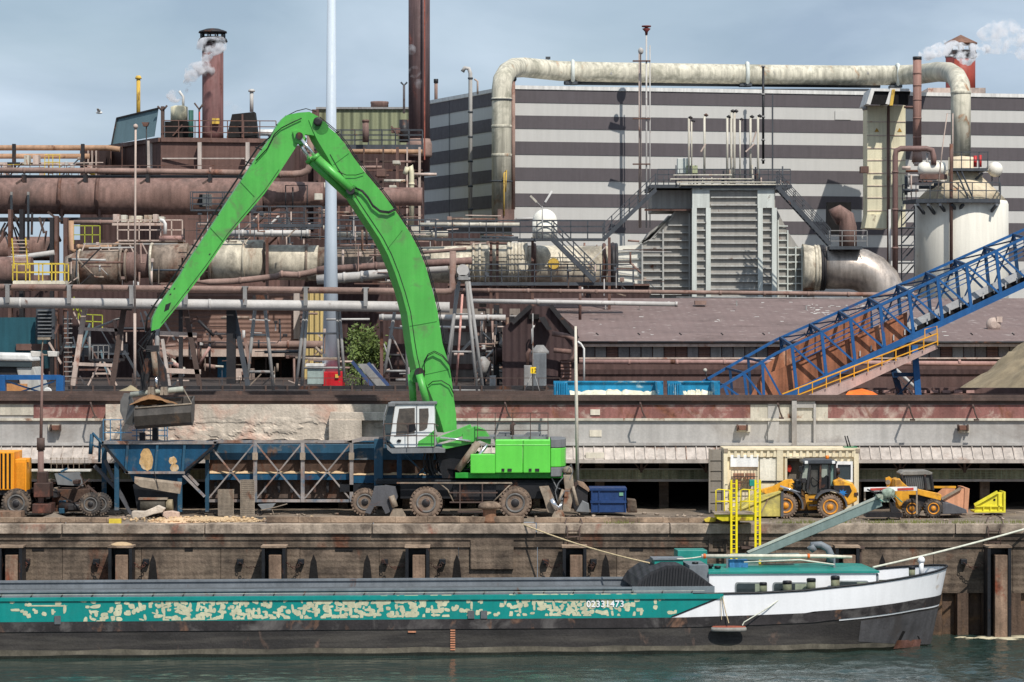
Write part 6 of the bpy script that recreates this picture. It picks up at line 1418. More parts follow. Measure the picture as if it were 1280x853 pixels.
t.part('down_pipe', MB().tp([(1189,345),(1189,205),(1189,180)], YSL-3.6, 2.2, 10), M_steelbr); t.part('vent_frame', MB().tp([(1171,250),(1178,185),(1184,142),(1191,142),(1191,210)], YSL-3, .8, 6), M_steelpk)
t.done()
t = Thing('horizontal_tank', 'small white horizontal tank with a brown base beside the silo top', 'tank')
mb = MB(); mb.lathe(P(1147,211,YSL-2.5), [(.1,0),(.35,.1),(.5,.35),(.52,.5),(.52,1.7),(.45,1.95),(.1,2.1)], 20, axis=(1,0,0)); t.part('vessel', mb, M_silo); t.part('cradle', MB().rect(1150,218,1184,224,YSL-3,YSL-2), M_steelbr); t.done()
t = Thing('ball_tank', 'small round white vessel beside the gallery at the right edge of the silo', 'tank')
t.part('vessel', MB().ball(P(1244,212,YSL-1), S(9.5,YSL), 1, 1, 1, 24, 16), M_silo); t.part('stub_pipe', MB().tp([(1233,212),(1240,212)], YSL-1, 3.5, 12), M_silo); t.part('leg', MB().tp([(1240,220),(1240,240)], YSL-1, .8, 6), M_steeldk); t.part('leg', MB().tp([(1249,220),(1249,240)], YSL-1, .8, 6), M_steeldk); t.done()
pipe('brown_loop_pipe', 'brown pipe rising left of the silo and looping over into the small tank', [(1119,350),(1119,196),(1120,189),(1126,186),(1158,186),(1165,188),(1167,196),(1167,206)], YSL-3, 3.6, mat('loop_brown', (132,104,98), .6, var=.2, rust=.15), n=12, fl=[(1119,y,0,1) for y in (215,262,310)]).done()
pipe('thin_grey_downpipe', 'thin grey downpipe between the cream twin ducts and the brown loop pipe', [(1112,350),(1112,262)], 118, 1.6, M_greypipe, n=8).done()
t = Thing('stair_tower', 'narrow dark stair tower standing at the left foot of the silo', 'stair')
for x in (1127,1143): t.part('post', MB().bp(x,258,x,352,YSL-2,1.4), M_steeldk)
for k in range(4):
    y = 262+k*22; t.part('landing', MB().rect(1126,y,1144,y+1.4,YSL-3,YSL-1), M_steeldk); t.part('flight', MB().bp(1128,y+20,1143,y+3,YSL-2.4,1.8), M_steeldk)
    t.part('flight_rail', MB().bp(1128,y+12,1143,y-5,YSL-2.4,.8), M_steeldk)
t.done()
t = Thing('piping_skid', 'tangle of brown pipes and valves on the gallery between brown stack and silo', 'pipework')
rnd = random.Random(31)
for k in range(16):
    x = rnd.uniform(1127,1172); y = rnd.uniform(205,250); d = rnd.choice([0,1]); L = rnd.uniform(8,26)
    t.part('pipe_run', MB().tp([(x,y),(x+(L if d else 0),y-(0 if d else L))], YSL-3+rnd.random()*2, rnd.uniform(.7,2.4), 8), rnd.choice([M_steelbr,M_steelpk,M_steeldk,M_greypipe]))
t.done()
# ------------------------------------------------------------------ grey electrostatic filter
t = Thing('dust_filter', 'big grey ribbed steel filter housing with pale pilasters and a pipe covered roof', 'filter house')
YE = 97
t.part('core', MB().rect(868,239,969,475,YE+.1,YE+8), M_espdk); t.part('cap_box', MB().rect(865.5,235,968,260,YE,YE+8).v and MB().rect(865.5,235,887,260,YE-.2,YE+8).rect(947,235,968,260,YE-.2,YE+8).rect(887,235,947,238,YE-.2,YE+1), M_esplt)
for x0, x1 in ((865,871),(882.5,888.5),(947.5,953.5),(965,971)): t.part('pilaster', MB().rect(x0,260,x1,475,YE-.2,YE+.12), M_esplt)
for x0, x1, y0, y1, n in ((888.5,947.5,246,475,24),(871,882.5,268,475,22),(953.5,965,268,475,22)):
    for k in range(n):
        y = y0+k*9.55
        if y < y1: t.part('stiffener', MB().rect(x0,y,x1,y+1.6,YE-.1,YE+.1), M_esp)
t.part('side_box', MB().rect(815,238,866,264,YE+1,YE+7), M_espdk); t.part('side_box_edge', MB().rect(806,261,866,263.5,YE+.6,YE+1.2), M_steelbr)
lf = t.part('inlet_hood', MB().poly([(866,262),(866,475),(802,475),(802,306),(812,290),(846,264)], YE+1.4, 5), M_espdk)
for k in range(11): t.part('hood_rib', MB().poly([(838-k*3.1,266+k*3.7),(846-k*3.1,266+k*3.7),(820-k*2,297+k*.9),(812-k*2,297+k*.9)][0:4], YE+1.3, .1) if k % 2 else MB().bar(P(845-k*3.4,264+k*3.4,YE+1.3), P(812-k*1.2,300+k*.5,YE+1.3), .12), M_esp, lf)
for k in range(10):
    y = 281+k*9.6; x0 = 803 if y > 305 else 803+(306-y)*1.3; t.part('stiffener', MB().rect(x0,y,866,y+1.3,YE+1.15,YE+1.45), M_esp, lf)
for x, y in ((802,306),(828,287),(861,266)): t.part('stiffener', MB().rect(x,y,x+2,380,YE+1.1,YE+1.45), M_esp, lf)
cn = t.part('inlet_cone', MB().hexa([P(768,356,YE+2),P(803,364,YE+1.6),P(803,364,YE+6),P(768,356,YE+5),P(768,308,YE+2),P(803,306,YE+1.6),P(803,306,YE+6),P(768,308,YE+5)]), M_silo)
for k in range(5): t.part('cone_rib', MB().bar(P(772,350-k*9,YE+1.8), P(803,357-k*11,YE+1.5), .1), M_esp, cn)
rg = t.part('outlet_hood', MB().poly([(971,262),(971,475),(1018,475),(1018,350),(1000,312),(985,290)], YE+1.2, 5), M_espdk)
t.part('outlet_panel', MB().poly([(971,278),(985,290),(985,470),(971,470)], YE+1, .3), M_espdk, rg)
for k in range(10): y = 282+k*9; t.part('stiffener', MB().rect(972,y,985 if y < 308 else 1003,y+1.4,YE+.85,YE+1.1), M_esplt, rg)
for x, y0 in ((972,275),(984,288),(994,308),(1002,308)): t.part('stiffener', MB().rect(x,y0,x+1.5,375,YE+.8,YE+1.1), M_esplt, rg)
t.part('stiffener', MB().bar(P(1002,310,YE+.9), P(1017,336,YE+.9), .1), M_esplt, rg); t.part('stiffener', MB().bar(P(1017,338,YE+.9), P(1002,362,YE+.9), .1), M_esplt, rg)
# roof gear
dk = t.part('roof_deck', MB().rect(812,231,990,235,YE-.5,YE+8), M_steeldk)
t.part('roof_railing', MB().rail([P(822,232,YE-.3), P(988,232,YE-.3)], 1.15, .8, .035, 2), M_steeldk, dk); t.part('roof_railing', MB().rail([P(822,232,YE+7), P(988,232,YE+7)], 1.15, .8, .035, 2), M_steeldk, dk)
for y, a, b in ((219,842,915),(224,838,940),(228,846,970),(231,850,975)): t.part('roof_pipe', MB().tp([(a,y+3),(a,y),(b,y)], YE-.6, .9, 6), M_palepipe, dk)
t.part('control_cabinet', MB().rect(847,198,864,217,YE+1,YE+2), M_esplt, dk, bevel=.03); t.part('control_cabinet', MB().rect(858,207,872,217,YE+.6,YE+1.4), mat('cabinet_green', (170,176,140), .7), dk, bevel=.03)
vents = [(861,148,218,1.4),(864.5,152,218,1),(880.5,145,218,1.5),(909,147,220,1.5),(914,140,232,1.6),(918,140,232,1.6),(925,150,225,1.1),(938,147,220,1.5),(947.5,146,230,1.5)]
for x, y0, y1, r_ in vents: 
    v = t.part('vent_pipe', MB().tp([(x,y1),(x,y0)], YE+.4, r_, 8), M_palepipe, dk); t.part('vent_cap', MB().tp([(x,y0),(x+2,y0-1.5),(x+4,y0+.5)], YE+.4, r_*1.25, 8), M_darksteel, dk)
for a, b in (((876,190),(882,180)),((932,190),(943,180)),((945,165),(941,178))): t.part('lamp_bracket', MB().bar(P(*a,YE), P(*b,YE), .28, .1), M_steelpk, dk)
rnd = random.Random(2)
for k in range(26):
    x = rnd.uniform(820,985); y = rnd.uniform(206,228); t.part('roof_fitting', MB().tp([(x,232),(x,y)], YE+rnd.random()*3, rnd.uniform(.5,1.2), 6), rnd.choice([M_steeldk,M_palepipe,M_steelpk,M_steeldk]), dk)
t.done()
def stairs(name, lb, a, b, Y, w=1.0, m=None, n=16, group=None, Y2=None):
    m = m or M_steeldk; t = Thing(name, lb, 'stair', group); A, B = P(*a, Y), P(*b, Y2 or Y); off = Vector((0, w, 0))
    for o in (0, 1): t.part('stringer', MB().bar(A+off*o, B+off*o, .08, .28), m)
    for k in range(n): q = A+(B-A)*(k+.5)/n; t.part('tread', MB().box(q.x-.14, q.x+.14, q.y, q.y+w, q.z-.02, q.z+.02), m)
    for o in (0, 1): t.part('railing', MB().rail([A+off*o, B+off*o], 1.1, .9, .035, 2), m)
    t.done(); return t
stairs('steel_stair', 'long steel stair climbing from the duct walkway to the left side of the filter roof', (754,300), (820,237), 92, 1.1, group='steel stairs around the filter')
stairs('steel_stair', 'steel stair descending from the right side of the filter roof to the outlet duct', (1038,306), (972,234), 92, 1.1, group='steel stairs around the filter')
stairs('steel_stair', 'short steel stair going down in front of the white duct right of the dome tank', (744,352), (690,298), 66, .9, group='steel stairs around the filter', n=12)
# outlet elbow duct
t = Thing('outlet_duct', 'shiny weathered aluminium elbow duct curving down from the right of the filter', 'duct')
Yo = 98
d = t.part('elbow', MB().tp([(1026,335),(1062,335),(1076,337.5),(1089,344),(1099,354),(1105,367),(1107,382),(1107,440)], Yo, 26.5, 36), M_alu)
t.part('cone_piece', MB().tube([P(1003,335,Yo), P(1020,335,Yo)], [S(30,Yo), S(26.5,Yo)], 36), M_duct)
for x in (1019,1022.5,1026,1029): t.part('bellows_ring', MB().ring(P(x,335,Yo), S(27,Yo), .12, 36, (1,0,0), 6), M_darksteel if x > 1024 else M_duct, d)
t.part('saddle_plate', MB().rect(1037,308,1078,312,Yo-2,Yo+1), M_steeldk); t.part('walkway_rail', MB().rail([P(1037,308,Yo-2),P(1084,308,Yo-2)], 1.1, .8, .035, 2), M_steelgr); t.done()
pipe('rusty_wall_elbow', 'rusty brown ribbed elbow duct coming out of a dark opening in the hall wall', [(1041,272),(1050,267),(1057,272),(1060,285),(1060,312)], 108, 11, M_rustbig, n=24, cat='duct', extra=lambda t: t.part('dark_opening', MB().rect(1034,253,1064,292,112,113), M_voiddark)).done()
# ------------------------------------------------------------------ steel walkways & white duct
t = Thing('main_duct', 'long weathered white and rust stained duct running behind the pipe bridge to the filter', 'duct')
YW2 = 72
def dseg(x0, x1, y0, y1, r0, r1, m, name='duct_segment', n=32): 
    return t.part(name, MB().tube([P(x0,y0,YW2), P(x1,y1,YW2)], [S(r0,YW2), S(r1,YW2)], n), m)
def drng(x, y, r, m=None, w=.09): return t.part('flange_ring', MB().ring(P(x,y,YW2), S(r,YW2), w, 32, (1,0,0), 6), m or M_duct2)
dseg(-260,40,338,338,17,17,M_rustbig); dseg(84,100,338,336,17,22,M_duct2); dseg(100,150,336,334,22,22,M_duct2); drng(100,336,23,M_duct); drng(152,334,22); drng(158,333,20); dseg(150,172,334,333,18,18,M_rustbig); dseg(172,194,333,332,15,15,M_rustbig)
dseg(188,236,330,329,23,25,M_duct2); drng(190,330,25,M_duct); dseg(236,262,329,328,22,22,M_duct2)
dseg(262,330,326,326,26,26,M_duct); drng(264,326,26.5); drng(306,326,26.4,M_duct); dseg(330,398,328,329,22,22,M_duct); drng(384,329,22.5); drng(330,328,24)
dseg(398,520,329,330,20,22,M_duct2); dseg(520,590,331,331,22,24,M_duct); 
dseg(590,768,331,333,25,25,M_duct); 
for x in (592,600,612,): drng(x,331,25.5,M_duct)
for k in range(6): drng(636+k*4.3,331,26,M_duct,.12)
for x in (668,755,): drng(x,332,26,M_steelbr,.12)
drng(766,333,27,M_darksteel,.16); drng(770,333,27,M_darksteel,.12)
t.part('manhole', MB().lathe(P(692,330,YW2-1.4), [(.32,0),(.36,.1),(.36,.3)], 18, axis=(0,1,0)), M_yelst); t.part('manhole', MB().lathe(P(655,332,YW2-1.4), [(.32,0),(.36,.1),(.36,.3)], 18, axis=(0,1,0)), M_duct); t.part('manhole', MB().lathe(P(609,343,YW2-1.25), [(.12,0),(.14,.1)], 14, axis=(0,1,0)), M_trim)
for x in (332, 612, 620, 664, 760): t.part('hanger', MB().rect(x,297,x+3.4,400,YW2-1.8,YW2-1.5), M_steelbr)
t.done()
def walkway(lb, x0, x1, y, Y, w=1.2, m=None, grp='steel walkways in the plant', mids=2, h=1.1, beam=3):
    m = m or M_steeldk; t = Thing('walkway', lb, 'walkway', grp); a, b = P(x0, y, Y), P(x1, y, Y)
    t.part('deck', MB().box(a.x, b.x, Y, Y+w, a.z-S(beam,Y), a.z), m); t.part('front_railing', MB().rail([a, b], h, 1.0, .035, mids), m); t.part('rear_railing', MB().rail([a+Vector((0,w,0)), b+Vector((0,w,0))], h, 1.0, .035, mids), m); t.done(); return t
walkway('dark steel walkway above the white duct left of the long filter stair', 544, 756, 298, 68)
walkway('lower dark walkway in front of the white duct ending at the short stair', 586, 792, 353, 66.5, beam=4)
walkway('railed walkway under the big red-brown duct between the boom and the mast', 314, 402, 280, 70, beam=4)
walkway('railed walkway right of the mast crossing behind the green boom', 420, 545, 297, 69)
walkway('long railed walkway in front of the olive green building', 392, 528, 181, 104, beam=6)
walkway('small railed walkway left of the green arm under the red-brown duct', 238, 318, 262, 72, beam=2)
pipe('white_tank_dome', 'white dome topped tank standing on the walkway beside the double street lamp', [(681,299),(681,277)], 70, 15.5, M_silo, n=28, cat='tank', extra=lambda t: t.part('dome', MB().ball(P(681,277,70), S(15.5,70), 1, 1, 1, 28, 14), M_silo)).done()
t = Thing('double_lamp', 'lamp post with two slanting lamp heads on the walkway in front of the dome tank', 'street lamp')
t.part('pole', MB().tp([(678,299),(678,258)], 67, .9, 8), M_steelgr); t.part('arm', MB().tp([(678,260),(672,254),(665,247)], 67, .7, 6), M_steelgr); t.part('arm', MB().tp([(678,260),(683,250),(688,242)], 67, .7, 6), M_steelgr)
t.part('lamp_head', MB().bar(P(671,253,67), P(663,245,67), .22, .12), M_palepipe); t.part('lamp_head', MB().bar(P(681.5,253,67), P(690,239,67), .22, .12), M_trim); t.done()
pipe('pale_pipe', 'pale grey pipe above the white tank section left of the mast', [(282,292),(386,292)], 68, 4.2, M_greypipe, fl=[(303,292),(340,292),(384,292)], fk=1.2).done()
pipe('pale_pipe', 'cream insulated pipe right of the mast behind the green boom', [(420,293),(560,293)], 71, 4, M_palepipe, fl=[(440,293),(470,293),(500,293),(540,293)]).done()
pipe('pale_pipe', 'thin cream pipe along the walkway left of the cream riser foot', [(524,281),(650,281)], 70, 2.5, M_palepipe, fl=[(560,281),(600,281)]).done()
pipe('slanted_grey_pipe', 'slanting grey pipe behind the green boom above the rust pipe', [(396,350),(450,346),(500,339),(560,334)], 62, 6.2, M_greypipe, fl=[(430,347),(452,346)]).done()
pipe('brown_lagged_pipe', 'brown lagged pipe behind the boom just above the slanting grey pipe', [(396,338),(470,333),(560,328),(590,326)], 60, 4.6, M_rustbig, fl=[(420,337),(445,335),(470,333)]).done()
pipe('kinked_rust_pipe', 'kinked rusty pipe lying under the white tank section left of the mast', [(246,300),(246,352),(262,353),(290,352),(310,350),(345,346),(352,343),(372,344),(392,340),(406,336)], 62, 4, M_rustpipe, fl=[(300,351),(352,343),(374,344)]).done()
pipe('brown_header', 'thin brown pipe bending down beside the A-frame top behind the boom', [(528,316),(575,312),(583,311)], 56, 2.2, M_rustpipe, n=8).done()
# ------------------------------------------------------------------ front pipe bridge
PBY = 43
t = pipe('rust_bridge_pipe', 'long straight rust coloured pipe on top of the pipe bridge', [(-260,357),(200,361),(400,363),(556,365),(563,364),(566,360),(566,314)], PBY, 4.1, M_rustpipe, fl=[(x, 359.5+x*.0095) for x in (9,86,164,232,306,382,457,540)], fk=1.12); t.done()
t = pipe('grey_bridge_pipe', 'long thick grey pipe below the rust pipe on the pipe bridge', [(-260,376),(200,380.5),(400,382.5),(562,384.5)], PBY, 6.7, M_greypipe, fl=[(25,379),(262,381)], fk=1.05, n=20); t.done()
t = Thing('pipe_hangers', 'row of short grey hangers joining the rust and grey pipes of the bridge', 'hangers')
for x in (-145,-68,9,86,164,232,306,382,457,540): y = 359.5+x*.0095; t.part('hanger', MB().rect(x-2.4,y-4.5,x+2.4,y+19,PBY-.55,PBY-.35).rect(x-4,y-4.5,x+4,y-3,PBY-.5,PBY+.4), M_steelgr)
t.done()
pipe('thin_rust_pipe', 'thin rusty pipe running from the A-frame to the silo above the shed roof', [(572,363),(800,365),(1000,367),(1150,369)], 47, 2.6, M_rustpipe, n=10, fl=[(x, 363+(x-572)*.0104) for x in (610,660,700,745,812,900,955,1010,1060)], fk=1.25).done()
pipe('shed_roof_pipe', 'light grey pipe ending above the shed roof below the thin rusty pipe', [(586,376.5),(700,378),(845,380.5)], 46, 2.9, M_greypipe, n=10, fl=[(672,377.5),(845,380.5)], fk=1.2).done()
pipe('shed_roof_rail', 'thin grey conduit line over the shed roof in front of the filter house', [(845,372),(1130,373.5)], 55, .9, M_steelgr, n=6).done()
pipe('short_white_pipe', 'short white pipe behind the A-frame below the grey bridge pipe', [(474,397),(632,397.5)], 52, 3.8, M_greypipe, fl=[(478,397),(610,397.5)]).done()
pipe('short_grey_pipe', 'short thin grey pipe behind the A-frame under the short white pipe', [(500,408.5),(582,409.5)], 51, 1.8, M_greypipe, n=8).done()
def frame(lb, segs, Y=44, grp='pipe bridge trestles', mats=None, name='pipe_trestle'):
    t = Thing(name, lb, 'trestle', grp)
    for s_ in segs:
        (x0,y0,x1,y1,w,m) = s_[:6]; nm = s_[6] if len(s_) > 6 else ('crossbar' if abs(y1-y0) < 6 else 'leg')
        if m is M_steelgr: t.part(nm, MB().tp([(x0,y0),(x1,y1)], Y, w/2, 10), m)
        else: t.part(nm, MB().bp(x0,y0,x1,y1,Y,w), m)
    t.done(); return t
g = M_steelgr
frame('brown and cream steel trestle at the far left below the bridge pipes', [(106,386,91,484,6,M_steelpk),(155,386,140,484,6.5,M_steelgr if 0 else M_rail),(98,411,148,413,4,M_steelpk),(91,455,146,457,4,M_steelpk),(112,413,112,450,3,M_steelgr),(112,413,150,398,3,M_steelgr,'brace'),(112,450,150,452,2.5,M_darksteel),(118,384,165,386,5,M_darksteel),(126,452,110,482,2,M_steelpk,'brace'),(130,452,146,482,2,M_steelpk,'brace'),(143,400,148,430,4,M_rustpipe,'brace')])
frame('brown steel trestle right of the bucket with heavy I-beam crossbars', [(197,386,196,484,6,g),(232,386,250,484,6,M_rail),(226,386,226,484,5,M_steelgr if 0 else M_darksteel),(200,417,246,419,6,M_steelpk),(198,463,251,465,6,M_steelpk),(203,424,212,484,4,M_pilast),(247,396,232,410,3,M_steelbr,'brace')])
frame('white tubular A-frame trestle with two rungs left of the dark column', [(319,384,308,484,4.6,g),(331,384,342,488,4.6,g),(315,419,335,419,3.2,g),(311,465,340,465,3.6,g),(316,372,334,372,6,M_darksteel)])
frame('dark steel column with a slanting strut behind the white A-frame', [(289,384,289,480,11,M_darksteel),(292,388,310,482,6,M_steeldk,'brace'),(286,422,300,422,4,M_darksteel),(306,422,312,455,4,M_rustpipe,'brace')])
frame('tubular trestle whose two left legs stand just left of the white mast', [(381,386,370,486,4.2,g),(384,386,377,486,4.2,g),(424,386,431,478,3.8,g),(421,386,424,470,3.4,g),(381,417,426,417,2.6,g),(378,460,428,460,2.8,g)])
frame('tubular trestle with a diagonal between the bush and the green boom', [(494,386,478,482,4.4,g),(508,386,509,484,4,g),(486,410,508,411,2.6,g),(482,464,508,464,3,g),(489,418,508,458,2.4,g,'brace'),(477,400,477,480,4,M_steelbr),(480,430,490,462,2,g,'brace')])
frame('tall white A-frame trestle with three rungs right of the green boom', [(574,352,555,480,4.4,g),(583,352,597,497,4.4,g),(586,352,605,497,4.4,g),(571,356,562,458,4,g),(567,393,589,393,2.6,g),(562,440,593,440,3,g),(552,488,600,488,3.2,g),(571,349,588,349,4,g)])
t = Thing('round_end_cap', 'round grey end cap of a pipe on top of the tall white A-frame', 'end cap'); t.part('disc', MB().lathe(P(578.5,338,PBY-.4), [(S(7.5,PBY),0),(S(7.5,PBY),.1)], 24, axis=(0,1,0)), M_greypipe); t.part('pipe_stub', MB().lathe(P(578.5,338,PBY-.3), [(S(6.5,PBY),0),(S(6.5,PBY),8)], 24, axis=(0,1,0)), M_greypipe); t.part('saddle', MB().rect(573,344,585,350,PBY-.4,PBY+.6), M_steelgr); t.done()
pipe('slanted_striped_pole', 'thin faded red pole leaning behind the rungs of the tall white A-frame', [(578,368),(570,486)], 46, 1.6, mat('pole_red', (200,150,140), .7, var=.3, vs=3), n=6, cat='pole').done()
# mast
t = Thing('white_mast', 'very tall tapering white mast with a red painted base block, rising out of the picture', 'mast')
t.part('shaft', MB().tube([P(413.5,470,54), P(413.5,300,54), P(414.5,-60,54)], [S(11,54)*.99, S(7.6,54), S(5.0,54)], 28), mat('mast_white', (186,196,206), .5, var=.05, vs=.2, streak=.1, bump=.02), label='white tapering shaft'); 
t.part('base_block', MB().rect(402.5,465,428,484,52.6,55.4), mat('base_red', (190,30,40), .5, var=.1), bevel=.03); t.part('door_plate', MB().rect(419,468,423,473,52.5,52.6), M_yelst); t.done()
t = Thing('thin_lamp_pole', 'thin grey lamp pole rising past the big red-brown duct at left', 'lamp post')
t.part('pole', MB().tp([(168.5,482),(168.5,392)], 38, 1.9, 8).tp([(168.5,392),(169.5,160)], 38, 1.3, 8), M_steelpk); t.part('lamp_head', MB().lathe(P(169.5,161,38), [(.1,0),(.1,.05),(.14,.08),(.1,.2),(.02,.25)], 10), M_steelpk); t.done()
t = Thing('dark_lamp', 'small dark floodlight post in front of the blue-grey roof screen', 'floodlight')
t.part('post', MB().tp([(183,210),(183,158)], 90, .8, 6), M_darksteel); t.part('head', MB().poly([(177,153),(186,153),(184,158),(179,158)], 89.8, .5), M_steelbr); t.done()
# ------------------------------------------------------------------ red-brown gas main and pipes at left
t = Thing('gas_main', 'huge red-brown rusty gas main crossing the left of the plant', 'pipe')
YG2 = 84
bd = t.part('pipe_body', MB().tube([P(-260,243,YG2),P(330,246,YG2)], S(23.5,YG2), 40), M_rustbig); t.part('end_section', MB().tube([P(330,246,YG2),P(345,244,YG2),P(405,243,YG2)], [S(23.5,YG2),S(17,YG2),S(15,YG2)], 36), M_rustbig); t.part('far_section', MB().tube([P(405,246,YG2),P(528,246,YG2)], S(11.5,YG2), 28), M_rustbig)
for x, yb in ((77,280),(124,284)): t.part('strap', MB().ring(P(x,245,YG2), S(24.3,YG2), .13, 40, (1,0,0), 6), M_steelbr, bd); t.part('strap_leg', MB().rect(x-1.5,262,x+1.5,yb,YG2-1.2,YG2-.9), M_steelbr)
for x in (14,35): t.part('stay', MB().rect(x-1.2,240,x+1.4,300,YG2-1.6,YG2-1.4), M_steelgr)
t.part('inspection_box', MB().rect(253,243,264,258,YG2-1.9,YG2-1.2), M_palepipe, bevel=.03); t.part('dark_box', MB().rect(249,243,257,259,YG2-1.6,YG2-1), M_darksteel); t.part('junction_box', MB().rect(393,242,403,250,YG2-1.5,YG2-1), M_palepipe, bevel=.02)
t.part('loop_conduit', MB().tp([(357,262),(357,232),(384,232),(384,262)], YG2-1.4, 1, 6), M_darksteel); t.part('loop_conduit', MB().tp([(366,262),(366,234)], YG2-1.4, 1, 6), M_darksteel)
t.done()
t = pipe('upper_brown_pipe', 'brown pipe running just above the huge gas main', [(-260,212),(100,213.5),(200,214.5),(312,216)], 80, 3.6, M_rustpipe, fl=[(x,213.5) for x in (30,107,185,263)]); t.done()
t = Thing('pipe_gantry', 'dark gantry beam with brackets between the upper brown pipe and the gas main', 'gantry')
t.part('beam', MB().rect(-260,219,312,222,80.5,81.5), M_steeldk); t.part('handrail', MB().rail([P(-260,219,80),P(312,219,80)], .62, 1.2, .03, 0), M_steelbr)
for x in (30,107,185,263): t.part('bracket', MB().rect(x-3,218,x+1,228,79.4,80.2), M_darksteel); t.part('bracket_strut', MB().bp(x-10,230,x-1,224,79.6,2.4), M_rail)
t.done()
pipe('ochre_pipe', 'upper of two ochre rusty pipes against the sky at the far left', [(-260,185),(135,185),(150,187)], 92, 3.4, mat('pipe_ochre', (178,142,114), .75, var=.2, rust=.2), fl=[(17,185),(103,185)]).done()
pipe('ochre_pipe', 'lower of two ochre rusty pipes against the sky at the far left', [(-260,195.5),(112,195.5)], 92, 3.2, MATS['pipe_ochre'], fl=[(17,195.5)]).done()
t = Thing('pipe_posts', 'dark posts with crossheads carrying the two ochre pipes', 'posts')
for x in (17,103): t.part('post', MB().rect(x-2,180,x+2,216,90.6,91), M_darksteel); t.part('crosshead', MB().rect(x-8,203,x+8,205,90.4,91.4), M_darksteel)
t.part('deck_edge', MB().rect(-20,203,112,206,90.5,92), M_steelpk); t.done()
t = Thing('yellow_cage', 'small bright yellow safety cage above the gas main at left', 'cage')
mb = MB()
for x in (56,61,66,74.5): mb.tp([(x,221),(x,194 if x > 57 else 197)], 86, .6, 5)
for y in (194,203,211): mb.tp([(56,y),(75,y)], 86, .6, 5)
t.part('cage_bars', mb, M_yelrail); t.done()
t = Thing('cabinet_pair', 'two small pinkish cabinets on the deck between the ochre pipes and gas main', 'cabinets'); t.part('cabinet', MB().rect(30,194,36,206,86,87), M_palepipe); t.part('cabinet', MB().rect(41,194,48,206,86,87), M_steelpk); t.done()
pipe('j_pipe', 'brown J-shaped pipe curling behind the tip of the green arm', [(388,165),(388,205),(385,213),(377,217),(366,218),(322,218)], 82, 4.4, M_rustpipe, fl=[(388,190,0,1),(350,218)]).done()
pipe('j_pipe_inner', 'pinkish vertical pipe next to the brown J-shaped pipe', [(378.5,168),(378.5,210)], 83, 3, M_pinkpipe).done()
# lower left
pipe('distant_gas_main', 'thick rusty pipe low at the far left behind dark columns', [(-260,311),(66,311)], 110, 15, M_rustbig, n=28).done()
pipe('sloping_pale_pipe', 'sloping pale pipe in front of the thick rusty pipe at the far left', [(-10,327),(68,316)], 78, 3.4, M_greypipe).done()
pipe('ochre_riser', 'short ochre riser pipe bending right beside the yellow-green railing', [(89,276),(89,312),(94,315)], 76, 3.3, MATS['pipe_ochre']).done()
pipe('brown_branch', 'thin brown branch pipe hanging below the gas main', [(92,278),(150,278),(190,280)], 79, 2.8, M_rustpipe, fl=[(125,278)]).done()
pipe('ochre_branch', 'ochre horizontal pipe with dark joints left of the platform with boxes', [(96,309),(138,309.5),(150,304),(230,303)], 75, 3.2, MATS['pipe_ochre'], fl=[(98,309),(136,309)]).done()
pipe('pink_stub', 'thick pinkish pipe stub at the right end of the platform with boxes', [(199,298),(229,298)], 73.5, 3.2, M_pinkpipe).done()
t = Thing('box_platform', 'railed steel platform carrying a row of small pale equipment boxes', 'platform')
a, b = P(147,300,74), P(228,300,74); t.part('deck', MB().box(a.x,b.x,74,76,a.z-.1,a.z), M_steelpk); t.part('railing', MB().rail([a,b],1.25,.7,.05,1), M_steelpk)
for x0, x1, y0 in ((141,149,268),(151,158,269),(161,167,270),(170,177,270),(180,190,269),(191,197,268),(198,205,271)): t.part('equipment_box', MB().rect(x0,y0,x1,278,75,75.8), random.choice([M_palepipe,M_steelpk,M_duct]), bevel=.03)
t.part('hooded_pipe', MB().tp([(206.5,293),(206.5,280),(204,276),(200,275)], 73.6, 2.2, 10), M_trim); t.part('beam', MB().rect(140,279,205,282,75,76), M_steelpk); 
for k in range(7): x = 108+k*14+random.uniform(-3,3); t.part('truss_bar', MB().bp(x,304,x+random.uniform(-14,14),326,73,1.6), M_steelgr if 0 else M_steelpk)
t.part('truss_chord', MB().rect(104,304,222,306,73,73.4), M_steelgr); 
for x in (148,187): t.part('truss_post', MB().rect(x,306,x+2.6,358,72.6,73), M_steelgr)
t.done()
t = Thing('yellow_platform', 'yellow railed platform with a white toe board at the far left', 'platform')
a, b = P(16,351,60), P(81,351,60); t.part('deck', MB().box(a.x,b.x,60,61.5,a.z-.2,a.z), mat('toe_white', (220,212,190), .7)); t.part('railing', MB().rail([a,b],1.0,.7,.045,1).rail([a+Vector((0,1.5,0)),b+Vector((0,1.5,0))],1.0,.7,.045,1), M_yelrail); t.done()
t = Thing('yellow_stair', 'steep yellow-sided stair above the yellow platform at the far left', 'stair')
for x in (15,32): t.part('side', MB().bp(x,298,x+3,336,62,1.6), M_yelrail)
for k in range(8): t.part('tread', MB().rect(14,300+k*4.4,34,301+k*4.4,62,62.6), M_steelpk)
t.done()
t = Thing('green_railing', 'yellow-green railing corner in front of the dark plant wall under the gas main', 'railing'); t.part('railing', MB().rail([P(92,305,76),P(106,305,76),P(125,305,76)],1.15,.5,.04,1), M_yelgrn); t.done()
t = Thing('steel_columns', 'group of heavy dark steel columns carrying the gas main at left', 'columns')
for x0, x1, y0, m in ((62,67,272,M_darksteel),(68,72,270,M_steelbr),(79,84,272,M_steelbr),(24,29,262,M_darksteel),(10,14,262,M_steelbr)): t.part('column', MB().rect(x0,y0,x1,484,YG2-4,YG2-3.2), m)
rnd = random.Random(77)
